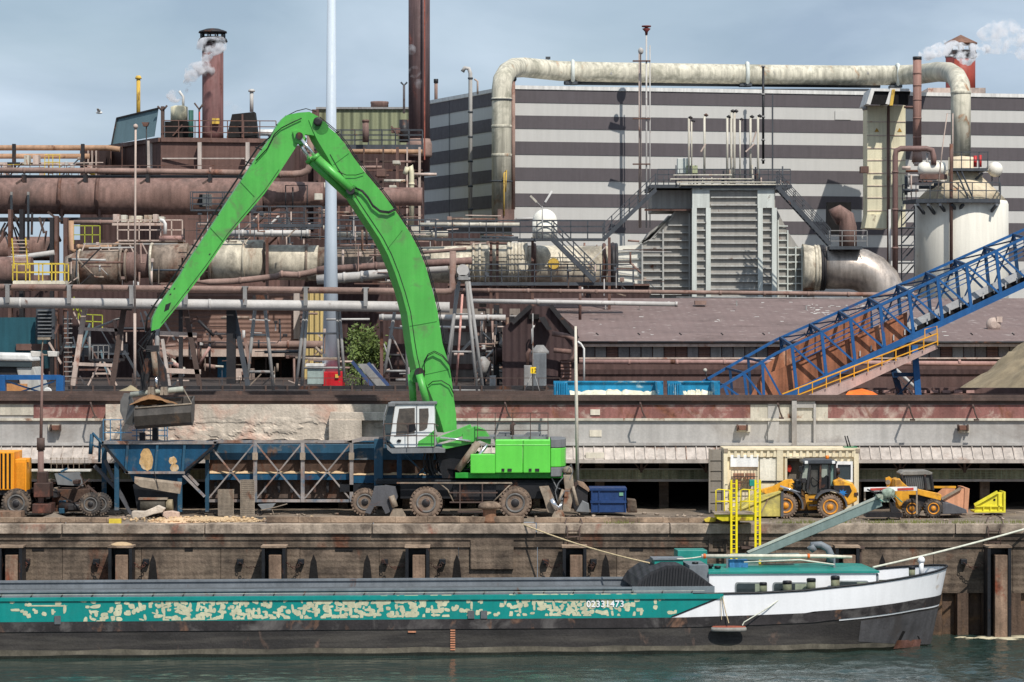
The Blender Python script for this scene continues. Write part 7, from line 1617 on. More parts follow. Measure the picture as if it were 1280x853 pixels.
for k in range(18): x = rnd.uniform(0,70); y = rnd.uniform(264,296); t.part('bracing', MB().bp(x,y,x+rnd.uniform(-18,18),y+rnd.uniform(8,34),YG2-3,rnd.uniform(1.2,3)), rnd.choice([M_darksteel,M_steelbr,M_steelpk,M_rail]))
t.part('cross_beam', MB().rect(-10,272,145,277,YG2-2.6,YG2-2), M_darksteel); t.done()
# ------------------------------------------------------------------ brown plant building at left with roof gear
t = Thing('brown_plant_building', 'brown clad plant building with pale pilasters, railed roof and slanted side screen', 'building')
YB2 = 96
zt_ = P(0,173,YB2).z; A = P(201,0,YB2); L_ = P(118,0,YB2+12); Rr = P(350,0,YB2+1.5)
base = [Vector((A.x,YB2,YZ)), Vector((Rr.x,YB2+1.5,YZ)), Vector((Rr.x,YB2+20,YZ)), Vector((L_.x,YB2+25,YZ)), Vector((L_.x,YB2+12,YZ))]
wl = t.part('wall', MB().prism(base, (0,0,zt_-YZ)), M_brown)
mb = MB(); strip(mb, base[0], base[1], zt_-.25, zt_+.05, -.1, .2); strip(mb, base[4], base[0], zt_-.25, zt_+.05, -.1, .2); t.part('roof_edge', mb, M_steelbr)
for x in (247,307): t.part('pilaster', MB().rect(x,178,x+4.5,216,YB2-.3,YB2+.2), M_pilast, wl)
t.part('pilaster', MB().rect(184,176,190.5,216,YB2+1.4,YB2+2.4), M_pilast, wl)
t.part('girt', MB().rect(203,197.5,345,199,YB2-.12,YB2), M_pilast, wl)
for x in (138,152): t.part('panel_joint', MB().rect(x,182,x+1,215,YB2+6,YB2+6.3), M_steelbr, wl)
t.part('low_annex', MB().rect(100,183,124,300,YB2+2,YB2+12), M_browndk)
for x in (110,115,120): t.part('annex_post', MB().rect(x-.7,188,x+.7,222,YB2+1.6,YB2+1.9), M_steelpk)
t.part('roof_railing', MB().rail([P(203,173,YB2+.3),P(345,173.5,YB2+1.5)],1.25,1.2,.045,2), M_steelbr)
sc = t.part('side_screen', MB().prism([P(139.5,181,YB2+4), P(146,148,YB2+4), P(198,135.5,YB2+1.5), P(193,170.5,YB2+1.5)], (0,.15,0)), M_bluegrey, label='blue-grey slanted roof screen')
t.part('screen_edge', MB().bar(P(146,148,YB2+3.9), P(198,135.5,YB2+1.4), .1), M_darksteel, sc); t.part('screen_edge', MB().bar(P(139.5,181,YB2+3.9), P(146,148,YB2+3.9), .1), M_darksteel, sc)
t.part('screen_post', MB().rect(201,133,205,173,YB2+1,YB2+1.4), M_rail); t.part('screen_prong', MB().tp([(202,138),(197,133)], YB2+1, 1.2, 6), M_rail); t.part('screen_prong', MB().tp([(204,138),(209,132)], YB2+1, 1.2, 6), M_rail)
t.part('screen_prong', MB().tp([(249,173),(249,137),(243,129)], YB2+.6, 1.2, 6).tp([(249,137),(254,130)], YB2+.6, 1.2, 6), M_rail)
t.part('right_screen', MB().prism([P(283,172,YB2+2), P(290,143,YB2+3), P(318,140,YB2+3), P(322,172,YB2+2)], (0,1.5,0)), M_voiddark, label='dark slanted roof screen right of the chimney'); t.part('screen_rib', MB().rect(302,143,304,172,YB2+1.8,YB2+2), M_steelbr)
t.part('dark_roof_house', MB().rect(206,152,236,172,YB2+3,YB2+6), M_voiddark); t.part('house_brace', MB().bp(216,170,228,156,YB2+2.8,1.6), M_steelbr); t.part('green_pipe', MB().tp([(241,172),(241,138)], YB2+2, 1, 6).tp([(238,172),(238,138)], YB2+2, 2.6, 8), mat('pipe_darkgreen', (50,92,84), .6)); t.part('red_pipe', MB().tp([(249.5,176),(249.5,140)], YB2+.4, .8, 6), mat('pipe_red', (190,60,40), .6))
t.done()
t = Thing('roof_tank', 'round cream tank with a thin steaming vent on the brown building roof', 'tank'); t.part('tank_shell', MB().lathe(P(224,152,YB2+5), [(S(10.8,YB2+5),0),(S(10.8,YB2+5),S(18,YB2+5)),(S(7,YB2+5),S(19.5,YB2+5))], 28), M_twin); t.part('vent', MB().tp([(229,134),(229,121),(226,117),(224,114)], YB2+5, 1.7, 8), M_trim); t.done()
t = Thing('capped_chimney', 'red-brown chimney with a dark open cap, steaming, on the brown building', 'chimney')
Yc = YB2+4; c = P(266,174,Yc); r = S(13.3,Yc)
t.part('shaft', MB().lathe(c, [(r*1.02,0),(r,.5),(r,S(121,Yc))], 32), M_chim); t.part('soot_band', MB().lathe(P(266,66,Yc), [(r*1.006,0),(r*1.008,S(13,Yc)*.98)], 32), M_chimdk); t.part('cap_rim', MB().lathe(P(266,54,Yc), [(r*1.25,0),(r*1.4,.1),(r*1.3,.3),(r*.9,.45)], 32), M_darksteel)
for k in range(10): a = k*math.pi/5; t.part('cap_post', MB().cyl((c.x+r*1.12*math.cos(a), c.y+r*1.12*math.sin(a), P(0,50,Yc).z), .06, S(9,Yc), 6), M_darksteel)
t.part('cap_plate', MB().lathe(P(266,41.5,Yc), [(r*1.35,0),(r*1.3,.12),(r*.6,.3),(0,.35)], 32), M_darksteel); t.part('side_plate', MB().rect(265,148,274,155,Yc-1.1,Yc-.8), M_yelst); t.done()
pipe('yellow_stack', 'slim ochre-yellow stack with a flat cap left of the capped chimney', [(173,150),(173,99)], 106, 2.5, M_yelst, n=12, cat='stack', extra=lambda t: t.part('cap', MB().lathe(P(173,99,106), [(S(4,106),0),(S(4,106),.1),(S(2.5,106),.25)], 14), M_yelst)).done()
pipe('white_stack', 'short white stack with a flat cap right of the capped chimney', [(314.5,140),(314.5,115)], 106, 2.4, M_greypipe, n=12, cat='stack', extra=lambda t: t.part('cap', MB().lathe(P(314.5,115,106), [(S(4.2,106),0),(S(4.2,106),.1),(S(2.5,106),.2)], 14), M_greypipe)).done()
# ------------------------------------------------------------------ olive building and tall chimney
t = Thing('olive_building', 'olive green corrugated building behind the white mast', 'building')
t.part('wall', MB().rect(397,135.5,512,300,124,140), M_greencl); t.part('roof_edge', MB().rect(395,134,512,136.5,123.8,140), M_steelgr); t.part('grey_bay', MB().rect(390,137,398,300,123,130), M_steelbr); t.part('roof_drum', MB().lathe(P(474.5,135,130), [(S(11,130),0),(S(11,130),.3),(S(11.4,130),.35),(S(11.4,130),.5)], 20), M_rustbig); t.done()
pipe('pale_block_building', None or 'far pale building seen just left of the green arm over the brown roof', [(322,166),(345,166)], 150, 4, M_trim, cat='building').done()
t = Thing('tall_chimney', 'tall dark brown chimney rising out of the picture left of the striped hall', 'chimney')
c = P(524,215,112); r = S(13.4,112); t.part('shaft', MB().lathe(c, [(r,0),(r,S(260,112))], 36), M_chimdk); t.part('base_ring', MB().lathe(P(524,197,112), [(r*1.15,0),(r*1.2,.2),(r*1.2,1),(r*1.02,1.4)], 36), M_rustpipe); 
t.part('ladder_strip', MB().rect(530,-60,531.5,200,110.6,110.8), mat('strip_rust', (150,84,70), .8, var=.4, vs=2)); t.done()
pipe('twin_head_vent', 'brown Y-topped vent pipe left of the tall chimney', [(505,142),(505,106)], 116, 1.6, M_steelpk, n=8, extra=lambda t: t.part('head', MB().tp([(501,103),(505,107),(509,103)], 116, 1.2, 6), M_steelgr)).done()
pipe('black_top_vent', 'red-brown vent with a black top right of the tall chimney', [(545,130),(545,103)], 150, 2.2, M_rustpipe, n=10, extra=lambda t: t.part('black_top', MB().tp([(545,104),(545,99)], 150, 3, 10), M_blacksteel)).done()
# process structure between mast and hall
t = Thing('process_frame', 'dense brown process steelwork between the white mast and the striped hall', 'steelwork')
rnd = random.Random(15)
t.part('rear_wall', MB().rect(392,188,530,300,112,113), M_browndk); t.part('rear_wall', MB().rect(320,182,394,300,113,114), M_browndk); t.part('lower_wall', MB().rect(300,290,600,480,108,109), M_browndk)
for x in (398,422,437,454,478,495,508,523): t.part('column', MB().rect(x,184,x+rnd.uniform(1.5,3.4),300,100,100.4), rnd.choice([M_steelbr,M_steelpk,M_steelgr if 0 else M_rail]))
for y in (201,212,226,258,268): t.part('beam', MB().rect(394,y,528,y+rnd.uniform(1.5,3),100.5,101), rnd.choice([M_steelbr,M_rail,M_darksteel]))
for k in range(46):
    x = rnd.uniform(394,520); y = rnd.uniform(192,298); L = rnd.uniform(6,30); d = rnd.random() < .5
    t.part('small_pipe', MB().tp([(x,y),(x+(L if d else 0),y+(0 if d else L*.6))], rnd.uniform(94,100), rnd.uniform(.6,2), 6), rnd.choice([M_steelbr,M_steelpk,M_rustpipe,M_palepipe,M_steeldk,M_rustbig]))
for k in range(16): x = rnd.uniform(396,516); y = rnd.uniform(196,286); t.part('equipment_box', MB().rect(x,y,x+rnd.uniform(4,12),y+rnd.uniform(4,10),96,98), rnd.choice([M_steelbr,M_steelpk,M_rustbig,M_palepipe]), bevel=.04)
t.done()
pipe('ochre_header_pipe', 'ochre horizontal pipe below the long walkway in front of the olive building', [(432,189.5),(528,190)], 101, 3, MATS['pipe_ochre'], fl=[(455,189.5),(490,190)]).done()
pipe('cream_bent_pipe', 'cream vertical pipe with a bent top near the hall corner', [(506,218),(509,210),(514,208),(514.5,215),(514.5,282)], 92, 3.2, M_twin, fl=[(514.5,230,0,1)]).done()
t = Thing('brown_vessel', 'dark brown vertical vessel on the long walkway before the olive building', 'vessel'); t.part('vessel_body', MB().tp([(457,178),(457,153)], 103, 4, 14), M_rustbig); t.part('vessel_cap', MB().tp([(457,153),(457,150)], 103, 4.6, 14), M_steelbr); t.done()
t = Thing('dark_vessel', 'squat dark vessel and fittings at the foot of the tall chimney', 'vessel'); t.part('vessel_body', MB().tp([(505,178),(505,150)], 106, 6, 16), M_darksteel); t.part('fitting', MB().rect(489,160,500,166,105,106).bp(489,158,499,170,105,2), M_steelbr); t.done()
# ------------------------------------------------------------------ left background low structures
t = Thing('brick_works', 'brown works building behind the bridge trestles with dark gates and a ledge', 'building')
t.part('wall', MB().rect(196,366,372,445,88,100), M_brick); t.part('lower_wall', MB().rect(230,445,380,482,89,100), M_steelbr); t.part('pilaster', MB().rect(367,366,374,424,87.6,88.4), M_pilast)
for a, b in ((318,348),(352,364),(300,312)): t.part('dark_gate', MB().rect(a,450,b,476,88.6,89), M_voiddark)
t.part('ledge', MB().rect(196,437,378,446,87,88.5), M_steelpk); t.part('door', MB().rect(272,443,284,478,88.4,88.9), mat('door_blue', (50,116,150), .6)); t.part('wall_line', MB().rect(205,385,366,386,87.7,88), M_steelbr)
t.part('low_shed', MB().rect(290,462,312,480,80,84), M_steelpk); t.done()
pipe('works_pipe', 'thick rust pipe across the front of the brown works building', [(244,431),(406,431)], 80, 4.8, M_rustpipe, fl=[(300,431),(360,431)]).done()
single('yellow_corrugated_shed', 'pale yellow corrugated wall seen between the trestle legs and the mast', 'shed', MB().rect(379,366,407,476,84,88), mat('cladding_yellow', (214,188,126), .8, var=.1, corr=('X', .35, .08), streak=.2))
t = Thing('dark_plant_wall', 'dark plant wall at the far left behind the trestle', 'building')
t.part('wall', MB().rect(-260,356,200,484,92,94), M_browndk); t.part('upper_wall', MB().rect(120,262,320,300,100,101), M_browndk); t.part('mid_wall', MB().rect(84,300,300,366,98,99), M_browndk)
t.part('window_strip', MB().rect(100,430,160,444,91.8,92), M_winpan); t.part('grey_hall', MB().rect(-260,344,60,400,95,97), M_rustbig); t.done()
t = Thing('teal_cabin', 'dark teal cabin block at the far left behind the white truck', 'cabin'); t.part('body', MB().rect(-90,397,44,462,70,76), mat('teal_cabin', (36,84,96), .7, var=.12)); t.part('band', MB().rect(20,430,60,438,69.8,70), M_steelbr); t.part('stair_side', MB().rect(45,386,68,424,69,69.4), M_steeldk)
for k in range(8): t.part('step', MB().rect(47,388+k*4.5,64,389.4+k*4.5,68.6,69), M_cgrey)
t.done()
t = Thing('left_steelwork', 'tangled trestle bracing, ladders and pipes at far left under the bridge', 'steelwork')
rnd = random.Random(63)
for k in range(60):
    x = rnd.uniform(60,235); y = rnd.uniform(388,476); L = rnd.uniform(10,46); an = rnd.choice([90,90,0,0,60,110,75]); 
    t.part('bar', MB().bp(x,y,x+L*math.cos(R(an)),min(482,y+L*math.sin(R(an))),rnd.uniform(50,66),rnd.uniform(1,3)), rnd.choice([M_steelbr,M_darksteel,M_rail,M_steelpk,M_steeldk,M_bluegrey]))
for k in range(3):
    x = 80+k*2; t.part('ladder_side', MB().bp(70+k*9,395,72+k*9,482,58,1.4), M_darksteel)
for k in range(14): t.part('ladder_rung', MB().rect(80,398+k*6,90,399.2+k*6,57.8,58), M_steelgr)
for k in range(9): x = rnd.uniform(180,270); t.part('short_pipe', MB().tp([(x,rnd.uniform(420,470)),(x+rnd.uniform(10,26),rnd.uniform(420,470))], 64, rnd.uniform(1.5,4), 8), rnd.choice([M_rustpipe,M_palepipe,M_pinkpipe]))
t.done()
t = Thing('yellow_stairrail', 'yellow railed stair behind the left trestle under the bridge', 'stair')
mb = MB(); mb.rail([P(92,388,62),P(104,410,62),P(128,411,62)], .8, .5, .04, 1); t.part('railing', mb, M_yelgrn); t.part('stringer', MB().bp(92,390,104,412,62.2,2), M_steelpk); t.part('landing', MB().rect(104,410,130,412,61.5,63), M_steelpk); t.done()
t = Thing('small_landing', 'small railed steel landing inside the left trestle', 'landing'); t.part('deck', MB().rect(114,449,150,452,48,50), M_darksteel); t.part('railing', MB().rail([P(116,449,48),P(136,449,48)], .75, .3, .03, 1), M_steelgr); t.done()
t = Thing('grey_cabinet', 'grey-green electrical cabinet beside the red mast base', 'cabinet'); t.part('body', MB().rect(384,457,404,481,52,54), mat('cab_greygreen', (150,164,160), .6), bevel=.03); t.part('roof', MB().rect(382,455,405,458,51.8,54.2), M_trim); t.done()
# region behind the A-frame right of boom
t = Thing('grey_rear_building', 'grey panelled building behind the tall white A-frame', 'building')
t.part('wall', MB().rect(520,386,650,484,76,82), mat('panel_warmgrey', (150,140,132), .8, var=.15, streak=.3)); 
for y in (408,432,455): t.part('panel_band', MB().rect(560,y,622,y+7,75.9,76), M_steelbr)
for x in (606,604): t.part('window', MB().rect(x-5,398 if x==606 else 376,x+4,404 if x==606 else 384,75.8,76), M_voiddark)
t.part('dark_bay', MB().rect(470,430,560,484,75,76), M_browndk); t.done()
t = Thing('dark_tower', 'dark rusty conveyor leg tower left of the gabled building', 'tower')
for x0, x1, m in ((617,624,M_darksteel),(628,637,M_browndk)): t.part('column', MB().rect(x0,381,x1,486,60,61), m)
for k in range(5): t.part('brace', MB().bp(618,388+k*20,636,404+k*20,59.8,2.5), M_darksteel)
t.part('drum', MB().tp([(620,444),(634,444)], 59, 9, 16), M_browndk); t.done()
t = Thing('low_plant_wall', 'low dark brown wall under the white duct left of the filter', 'wall'); t.part('wall', MB().rect(560,357,812,474,84,86), M_browndk); t.part('coping', MB().rect(560,355,812,357.5,83.8,86), M_steelbr); t.done()
t = Thing('low_clutter', 'pipes, small boxes and stands at ground level right of the green boom', 'pipework')
rnd = random.Random(9)
for k in range(24):
    x = rnd.uniform(470,640); y = rnd.uniform(400,480); L = rnd.uniform(8,30); d = rnd.random() < .5; t.part('pipe_run', MB().tp([(x,y),(x+(L if d else 0),min(484,y+(0 if d else L)))], rnd.uniform(56,72), rnd.uniform(.8,2.4), 8), rnd.choice([M_steelbr,M_steelgr,M_rustpipe,M_darksteel,M_steelpk]))
t.part('white_box', MB().rect(612,470,620,484,55,56), M_trim, bevel=.02); t.part('valve', MB().lathe(P(604,470,55.4), [(.15,0),(.4,.3),(.4,.8),(.1,1.1)], 12), M_steelgr); t.done()
# extra pipe and support clutter
def clutter(name, lb, seed, n, x0, x1, y0, y1, Ya, Yb, mats, wmin=.7, wmax=2.2, vert=.5, rails=()):
    t = Thing(name, lb, 'pipework'); rnd = random.Random(seed)
    for k in range(n):
        x = rnd.uniform(x0, x1); y = rnd.uniform(y0, y1); Y = rnd.uniform(Ya, Yb); r = rnd.random(); w = rnd.uniform(wmin, wmax)
        if r < vert: q = [(x, y), (x, min(y1+6, y+rnd.uniform(8, 34)))]
        elif r < .85: q = [(x, y), (x+rnd.uniform(12, 60), y+rnd.uniform(-1, 1))]
        else: L = rnd.uniform(8, 26); q = [(x, y), (x+L*rnd.choice([-1, 1]), min(y1+6, y+L))]
        if rnd.random() < .3: q.append((q[-1][0]+rnd.uniform(4, 12), q[-1][1]))
        m = rnd.choice(mats)
        t.part('pipe_run' if w > 1.2 else 'steel_bar', MB().tp(q, Y, w, 7 if w > 1.2 else 4), m)
        if rnd.random() < .25: t.part('valve_box', MB().rect(x-2, y-2, x+rnd.uniform(1,4), y+rnd.uniform(1,4), Y-.4, Y), rnd.choice(mats), bevel=.03)
    for (a, b, y, Y) in rails: t.part('railing', MB().rail([P(a,y,Y), P(b,y,Y)], 1.05, 1.0, .035, 2), M_steeldk)
    t.done()
MB_ = [M_steelbr, M_rustpipe, M_steelpk, M_darksteel, M_steeldk, M_rail, M_greypipe, M_duct2]
clutter('upper_pipework', 'tangle of thin pipes, bars and rails under the gas main left of the mast', 101, 60, 228, 404, 262, 300, 66, 79, MB_, .5, 1.6, .5, ((246,318,300,66),(330,400,300,67)))
clutter('duct_supports', 'supports, hangers and small pipes crossing in front of the stained duct at left', 102, 30, 84, 250, 300, 354, 56, 69, MB_, .5, 1.5, .6)
clutter('boom_side_pipework', 'dense small pipes and rails between the white mast and the green boom', 103, 44, 418, 500, 262, 358, 58, 70, MB_, .5, 1.7, .45, ((418,500,312,64),))
clutter('hall_foot_pipework', 'small pipes, valves and stands at the foot of the hall behind the walkway', 104, 60, 505, 660, 262, 352, 74, 110, MB_, .5, 1.6, .5)
clutter('bridge_underside', 'pipes and steel bars under the pipe bridge left of the white mast', 105, 62, 235, 420, 386, 478, 48, 78, MB_, .6, 2.0, .55)
clutter('filter_front_pipework', 'cabinets, pipes and posts in front of the filter inlet above the shed roof', 106, 40, 690, 812, 300, 364, 62, 90, MB_, .5, 1.4, .5)
clutter('left_deck_clutter', 'small frames, boxes and rails on the pipe deck above the gas main at left', 107, 34, 0, 120, 197, 220, 84, 90, MB_+[M_yelrail], .4, 1.2, .6)
clutter('tower_foot_pipework', 'dark pipes and bars beside the tower left of the gabled shed', 108, 40, 585, 640, 384, 480, 54, 74, MB_, .7, 2.2, .6)
# ------------------------------------------------------------------ trees: bush
def leafcloud(px0, py0, px1, py1, Y, n, seed, size=.16, dy=1.6, shape=None):
    rnd = random.Random(seed); cs = []; mb = MB(); a, b = P(px0,py1,Y), P(px1,py0,Y); cx, cz = (a.x+b.x)/2, (a.z+b.z)/2; rx, rz = (b.x-a.x)/2, (b.z-a.z)/2
    for k in range(26): 
        th = rnd.uniform(0, 2*math.pi); q = math.sqrt(rnd.random())*.82; cs.append(Vector((cx+rx*q*math.cos(th), Y+rnd.uniform(-dy,dy), cz+rz*q*math.sin(th))))
    for k in range(n):
        c = rnd.choice(cs); p = c+Vector((rnd.gauss(0,.28), rnd.gauss(0,.28), rnd.gauss(0,.22))); u = Vector((rnd.gauss(0,1),rnd.gauss(0,1),rnd.gauss(0,1))).normalized(); v = u.cross(Vector((rnd.gauss(0,1),rnd.gauss(0,1),rnd.gauss(0,1)))).normalized(); s_ = size*rnd.uniform(.5,1.1)
        mb.add([p-u*s_, p+v*s_*.45, p+u*s_, p-v*s_*.45], [(0,1,2,3)])
    return mb
M_leaf = mat('leaf_green', (98,114,58), .6, var=.35, vs=1.5, streak=0, bump=0); M_bark = mat('bark', (90,74,60), .9)
t = Thing('green_shrub', 'bushy light green shrub tree between the red mast base and green boom', 'tree')
t.part('trunk', MB().tube([P(452,486,60),P(450,450,60),P(447,425,60)], [.12,.09,.04], 8), M_bark)
for a, b in (((450,455),(436,428)),((450,448),(464,420)),((448,440),(452,410))): t.part('branch', MB().tube([P(*a,60),P(*b,60)], [.06,.02], 6), M_bark)
t.part('crown', leafcloud(429,408,476,470,60,2500,5,.16), M_leaf); t.done()
t = Thing('green_shrub', 'small low weed bush beside the blue-grey ramp conveyor', 'tree'); t.part('crown', leafcloud(436,464,450,484,32,260,8,.09,.3), M_leaf); t.part('trunk', MB().tp([(443,490),(443,470)], 32, .6, 5), M_bark); t.done()
t = Thing('ramp_conveyor', 'small blue-grey inclined belt conveyor on the upper yard left of the boom', 'conveyor')
t.part('belt', MB().poly([(447,455),(466,455),(488,485),(470,486)], 30.5, .1), M_steelgr); 
for a, b in (((440,452),(468,486)),((460,454),(488,485))): t.part('side_beam', MB().bp(a[0],a[1],b[0],b[1],30,4), mat('rampblue', (62,80,120), .6, var=.2) if 'rampblue' not in MATS else MATS['rampblue'])
t.part('foot', MB().bp(452,470,452,492,30.2,1.5), M_darksteel); t.done()
# ------------------------------------------------------------------ gabled dark building & shed
t = Thing('gabled_shed', 'dark brown shed with a stepped gable end left of the long shed roof', 'shed')
t.part('gable_wall', MB().poly([(628,500),(628,410),(665,383),(688,383),(722,412),(722,500)], 50, 14), mat('gable_brown', (74,58,58), .85, var=.15, streak=.2, corr=('X', .4, .03)))
t.part('verge', MB().bar(P(640,404,49.8), P(664,382,49.8), .25).bar(P(688,382,49.8), P(722,424,49.8), .25), M_darksteel); t.part('gable_vent', MB().rect(661,393,674,399,49.8,50), M_voiddark); t.part('gable_shelf', MB().poly([(673,397),(681,396),(690,412),(684,413)], 48.8, 1), M_darksteel)
t.part('lamp_arm', MB().tp([(665,430),(665,412),(668,407)], 49.4, 1, 6), M_trim); t.part('bent_duct', MB().tp([(690,417),(708,420),(717,424),(719,432),(719,445),(712,452)], 48.8, 3.4, 12), M_rustbig); t.part('bent_duct', MB().tp([(692,438),(714,440)], 48.8, 3.2, 12), M_rustbig)
t.part('shutter', MB().rect(701,450,714,480,49.7,50), mat('shutter_brown', (120,92,84), .8, corr=('Z', .2, .03))); t.done()
t = Thing('long_shed', 'long low shed with a wide dusty brown roof and a strip of grimy windows', 'shed')
YF = 52; ze = P(0,427,YF).z; X0s, X1s = P(722,0,YF).x, 40
rz = P(0,373,78).z; xr0 = P(655,0,78).x
roof = t.part('roof', MB().hexa([(P(716,0,YF-.6).x,YF-.6,ze-.1),(X1s,YF-.6,ze-.1),(X1s,78,rz-.1),(P(665,0,78).x,78,rz-.1),(P(716,0,YF-.6).x,YF-.6,ze),(X1s,YF-.6,ze),(X1s,78,rz),(P(665,0,78).x,78,rz)]), M_roof)
t.part('fascia', MB().box(X0s,X1s,YF-.62,YF-.5,ze-.28,ze-.1), M_steelpk); t.part('eave_gutter', MB().tube([(X0s,YF-.7,ze-.05),(X1s,YF-.7,ze-.05)], .07, 6), M_darksteel)
t.part('wall', MB().box(X0s,X1s,YF,YF+26,YZ-.1,ze-.2), M_shedwall); t.part('rear_gable', MB().prism([Vector((X1s,YF,ze-.2)),Vector((X1s,78,rz-.2)),Vector((X1s,104,ze-.2))],(.3,0,0)), M_shedwall)
x = 730; rnd = random.Random(6)
while x < 1290:
    t.part('window', MB().rect(x,428.5,x+13,447,YF-.08,YF), rnd.choice([M_winpan,M_winpan,MATS['shutter_brown'],M_steelgr]), t.p.index(t.p[-1]) if 0 else None); x += 14.4
t.part('sill', MB().rect(724,447,1290,449,YF-.2,YF), M_steelpk); t.part('plinth_band', MB().rect(724,462,1290,468,YF-.1,YF), M_browndk)
for k in range(12): x = 745+k*52; t.part('roof_clip', MB().bp(x,416.5+0,x+3,419,YF+1,1.6), M_darksteel)
for x, y in ((757,380),(800,380),(921,376),(1008,382)): q = P(x,y,70); t.part('roof_post', MB().rect(x-.8,y,x+.8,y+7,70,70.2), M_steelgr)
t.part('roof_box', MB().rect(869,376,883,381,72,73), M_rustpipe); t.part('pipe_support', MB().tp([(725,400),(725,358)], 58, 2, 8), M_steelbr)
fan = t.part('roof_fan', MB().lathe(P(1243,406,58), [(S(4,58),0),(S(9,58),.15),(S(9,58),.5),(S(4,58),.7)], 20, axis=(0,1,0)), M_steelpk); t.part('fan_outlet', MB().rect(1246,396,1253,403,58,58.6), M_steelpk, fan); t.part('fan_foot', MB().rect(1236,414,1250,418,57.8,58.8), M_darksteel, fan)
t.done()
t = Thing('skylight_strip', 'broken pale skylight strip across the shed roof below the filter', 'skylight')
rnd = random.Random(30)
for k in range(90):
    x = rnd.uniform(1005,1110) if k < 60 else rnd.uniform(740,1260); v = rnd.uniform(.55,.85) if k < 60 else rnd.uniform(.1,.9); y = YF-.6+(78-YF+.6)*v; z = ze+(rz-ze)*v+.01
    X = (x-640)*(y+120)/F; w = rnd.uniform(.05,.3); t.part('cracked_pane', MB().box(X,X+w,y,y+rnd.uniform(.05,.4),z,z+.03), M_trim)
t.done()
pipe('pink_wall_pipe', 'pink painted pipe running along the long shed wall under the windows', [(724,452.5),(960,453),(1262,455)], 49, 3, M_pinkpipe, fl=[(x,453) for x in (786,846,905,1140,1199)]).done()
pipe('bent_white_pipe', 'thin bent white pipe at the left end of the long shed', [(722,427),(726,430),(730,436),(730,480)], 46, 1.4, M_trim, n=8).done()
for (x0,y0,x1,y1) in ((1144,450,1160,478),): pipe('pale_strut', 'pale sloping strut against the shed wall behind the conveyor leg', [(1120,462),(1152,492)], 40, 2, M_greypipe).done()
t = Thing('switch_cabinet', 'grey cabinets and a pole bearing a yellow number plate before the gabled shed', 'cabinet')
t.part('cabinet', MB().rect(655,457,665,483,46,47.5), M_steelgr, bevel=.03); t.part('cabinet', MB().rect(666,442,683,484,46,48), mat('cab_slate', (116,120,124), .6), bevel=.04); t.part('vent_cap', MB().lathe(P(675,443,47), [(.5,0),(.5,.15),(.2,.5)], 14), M_steelgr)
t.part('stand_pipe', MB().tp([(660,457),(659,442),(663,437)], 46.5, 2.4, 8), M_steelbr); t.done()
t = Thing('number_sign', 'yellow sign reading 12 on a thin tripod pole on the track wall edge', 'sign')
t.part('pole', MB().tp([(666,496),(666,392)], 14, .9, 8), M_steelgr); t.part('tripod_leg', MB().tp([(668,468),(677,497)], 14, .6, 6), M_steelgr); t.part('tripod_leg', MB().tp([(664,470),(652,497)], 14.5, .6, 6), M_steelgr)
s_ = t.part('sign_plate', MB().rect(663,459,670,467,13.85,13.9), mat('sign_yellow', (246,206,40), .5), label='yellow plate with black 12')
t.part('sign_number', text('12', S(5,13.8), P(664,465.4,13.83), (1,0,0), (0,0,1), M_blacksteel, .003), M_blacksteel, s_); t.done()
# ------------------------------------------------------------------ open blue skips and orange tent, truck, gantry
def skip(x0, x1, lb, fill=True):
    t = Thing('open_skip', lb, 'skip', 'blue open skips on the upper yard'); Y = 16
    t.part('end_panel', MB().poly([(x0,477.5),(x0+17,477.5),(x0+22,498),(x0,498)], Y, .1), M_skyb)
    for k in range(6): t.part('end_rib', MB().rect(x0+1+k*2.8,478.5,x0+2+k*2.8,498,Y-.06,Y), M_skyb)
    t.part('back_panel', MB().rect(x0+16,477.5,x1,500,Y+2.2,Y+2.3), M_skyb); t.part('side_panel', MB().poly([(x1-8,478),(x1-2,478),(x1+1,498),(x1-6,498)], Y, 2.2), M_skyb); t.part('rim', MB().rect(x0,476.5,x1,478.2,Y+2.1,Y+2.35), M_skyb)
    if fill:
        mb = MB(); vs = []; n = 40
        for i in range(n+1):
            x = x0+18+(x1-x0-26)*i/n; hh = 490-2.5*math.sin(i/n*math.pi)+3*mnoise.fractal(Vector((i*.4,0,7)), 1, 2, 4); q = P(x,hh,Y+1.6); q0 = P(x,500,Y+.3); vs += [q0, q, P(x,hh+1,Y+2.2)]
        mb.add(vs, [(i*3+j, i*3+3+j, i*3+4+j, i*3+1+j) for i in range(n) for j in (0,1)], False); t.part('waste_fill', mb, mat('pale_waste'+str(x0), (226,220,196), .9, var=.2, vs=3, bump=.4))
    t.done()
skip(692, 829, 'blue open skip filled with pale rubble left of the blue conveyor'); skip(834, 900, 'second blue open skip partly behind the foot of the blue conveyor', True)
single('orange_tent', 'bright orange pitched tarpaulin under the blue conveyor', 'tarpaulin', MB().prism([P(1052,500,16),P(1060,490,16.5),P(1076,487,17),P(1090,491,16.5),P(1104,500,16)], (.3,2.2,0)), mat('tarp_orange', (240,120,40), .6, var=.1))
t = Thing('blue_gantry', 'small blue steel gantry frame with cross bracing at the left edge of the upper yard', 'gantry')
t.part('top_beam', MB().rect(-20,469,75,475,13,13.4), M_cblue); 
for x0, x1 in ((-2,6),(70,79)): t.part('leg', MB().rect(x0,470,x1,497,12.8,13.3), M_cblue)
t.part('cross_brace', MB().bp(6,476,68,496,13,2), M_cblued); t.part('cross_brace', MB().bp(68,477,6,496,13,2), M_cblued); t.done()
t = Thing('white_loader_truck', 'white hooded machine cab behind the blue gantry at the left edge', 'truck')
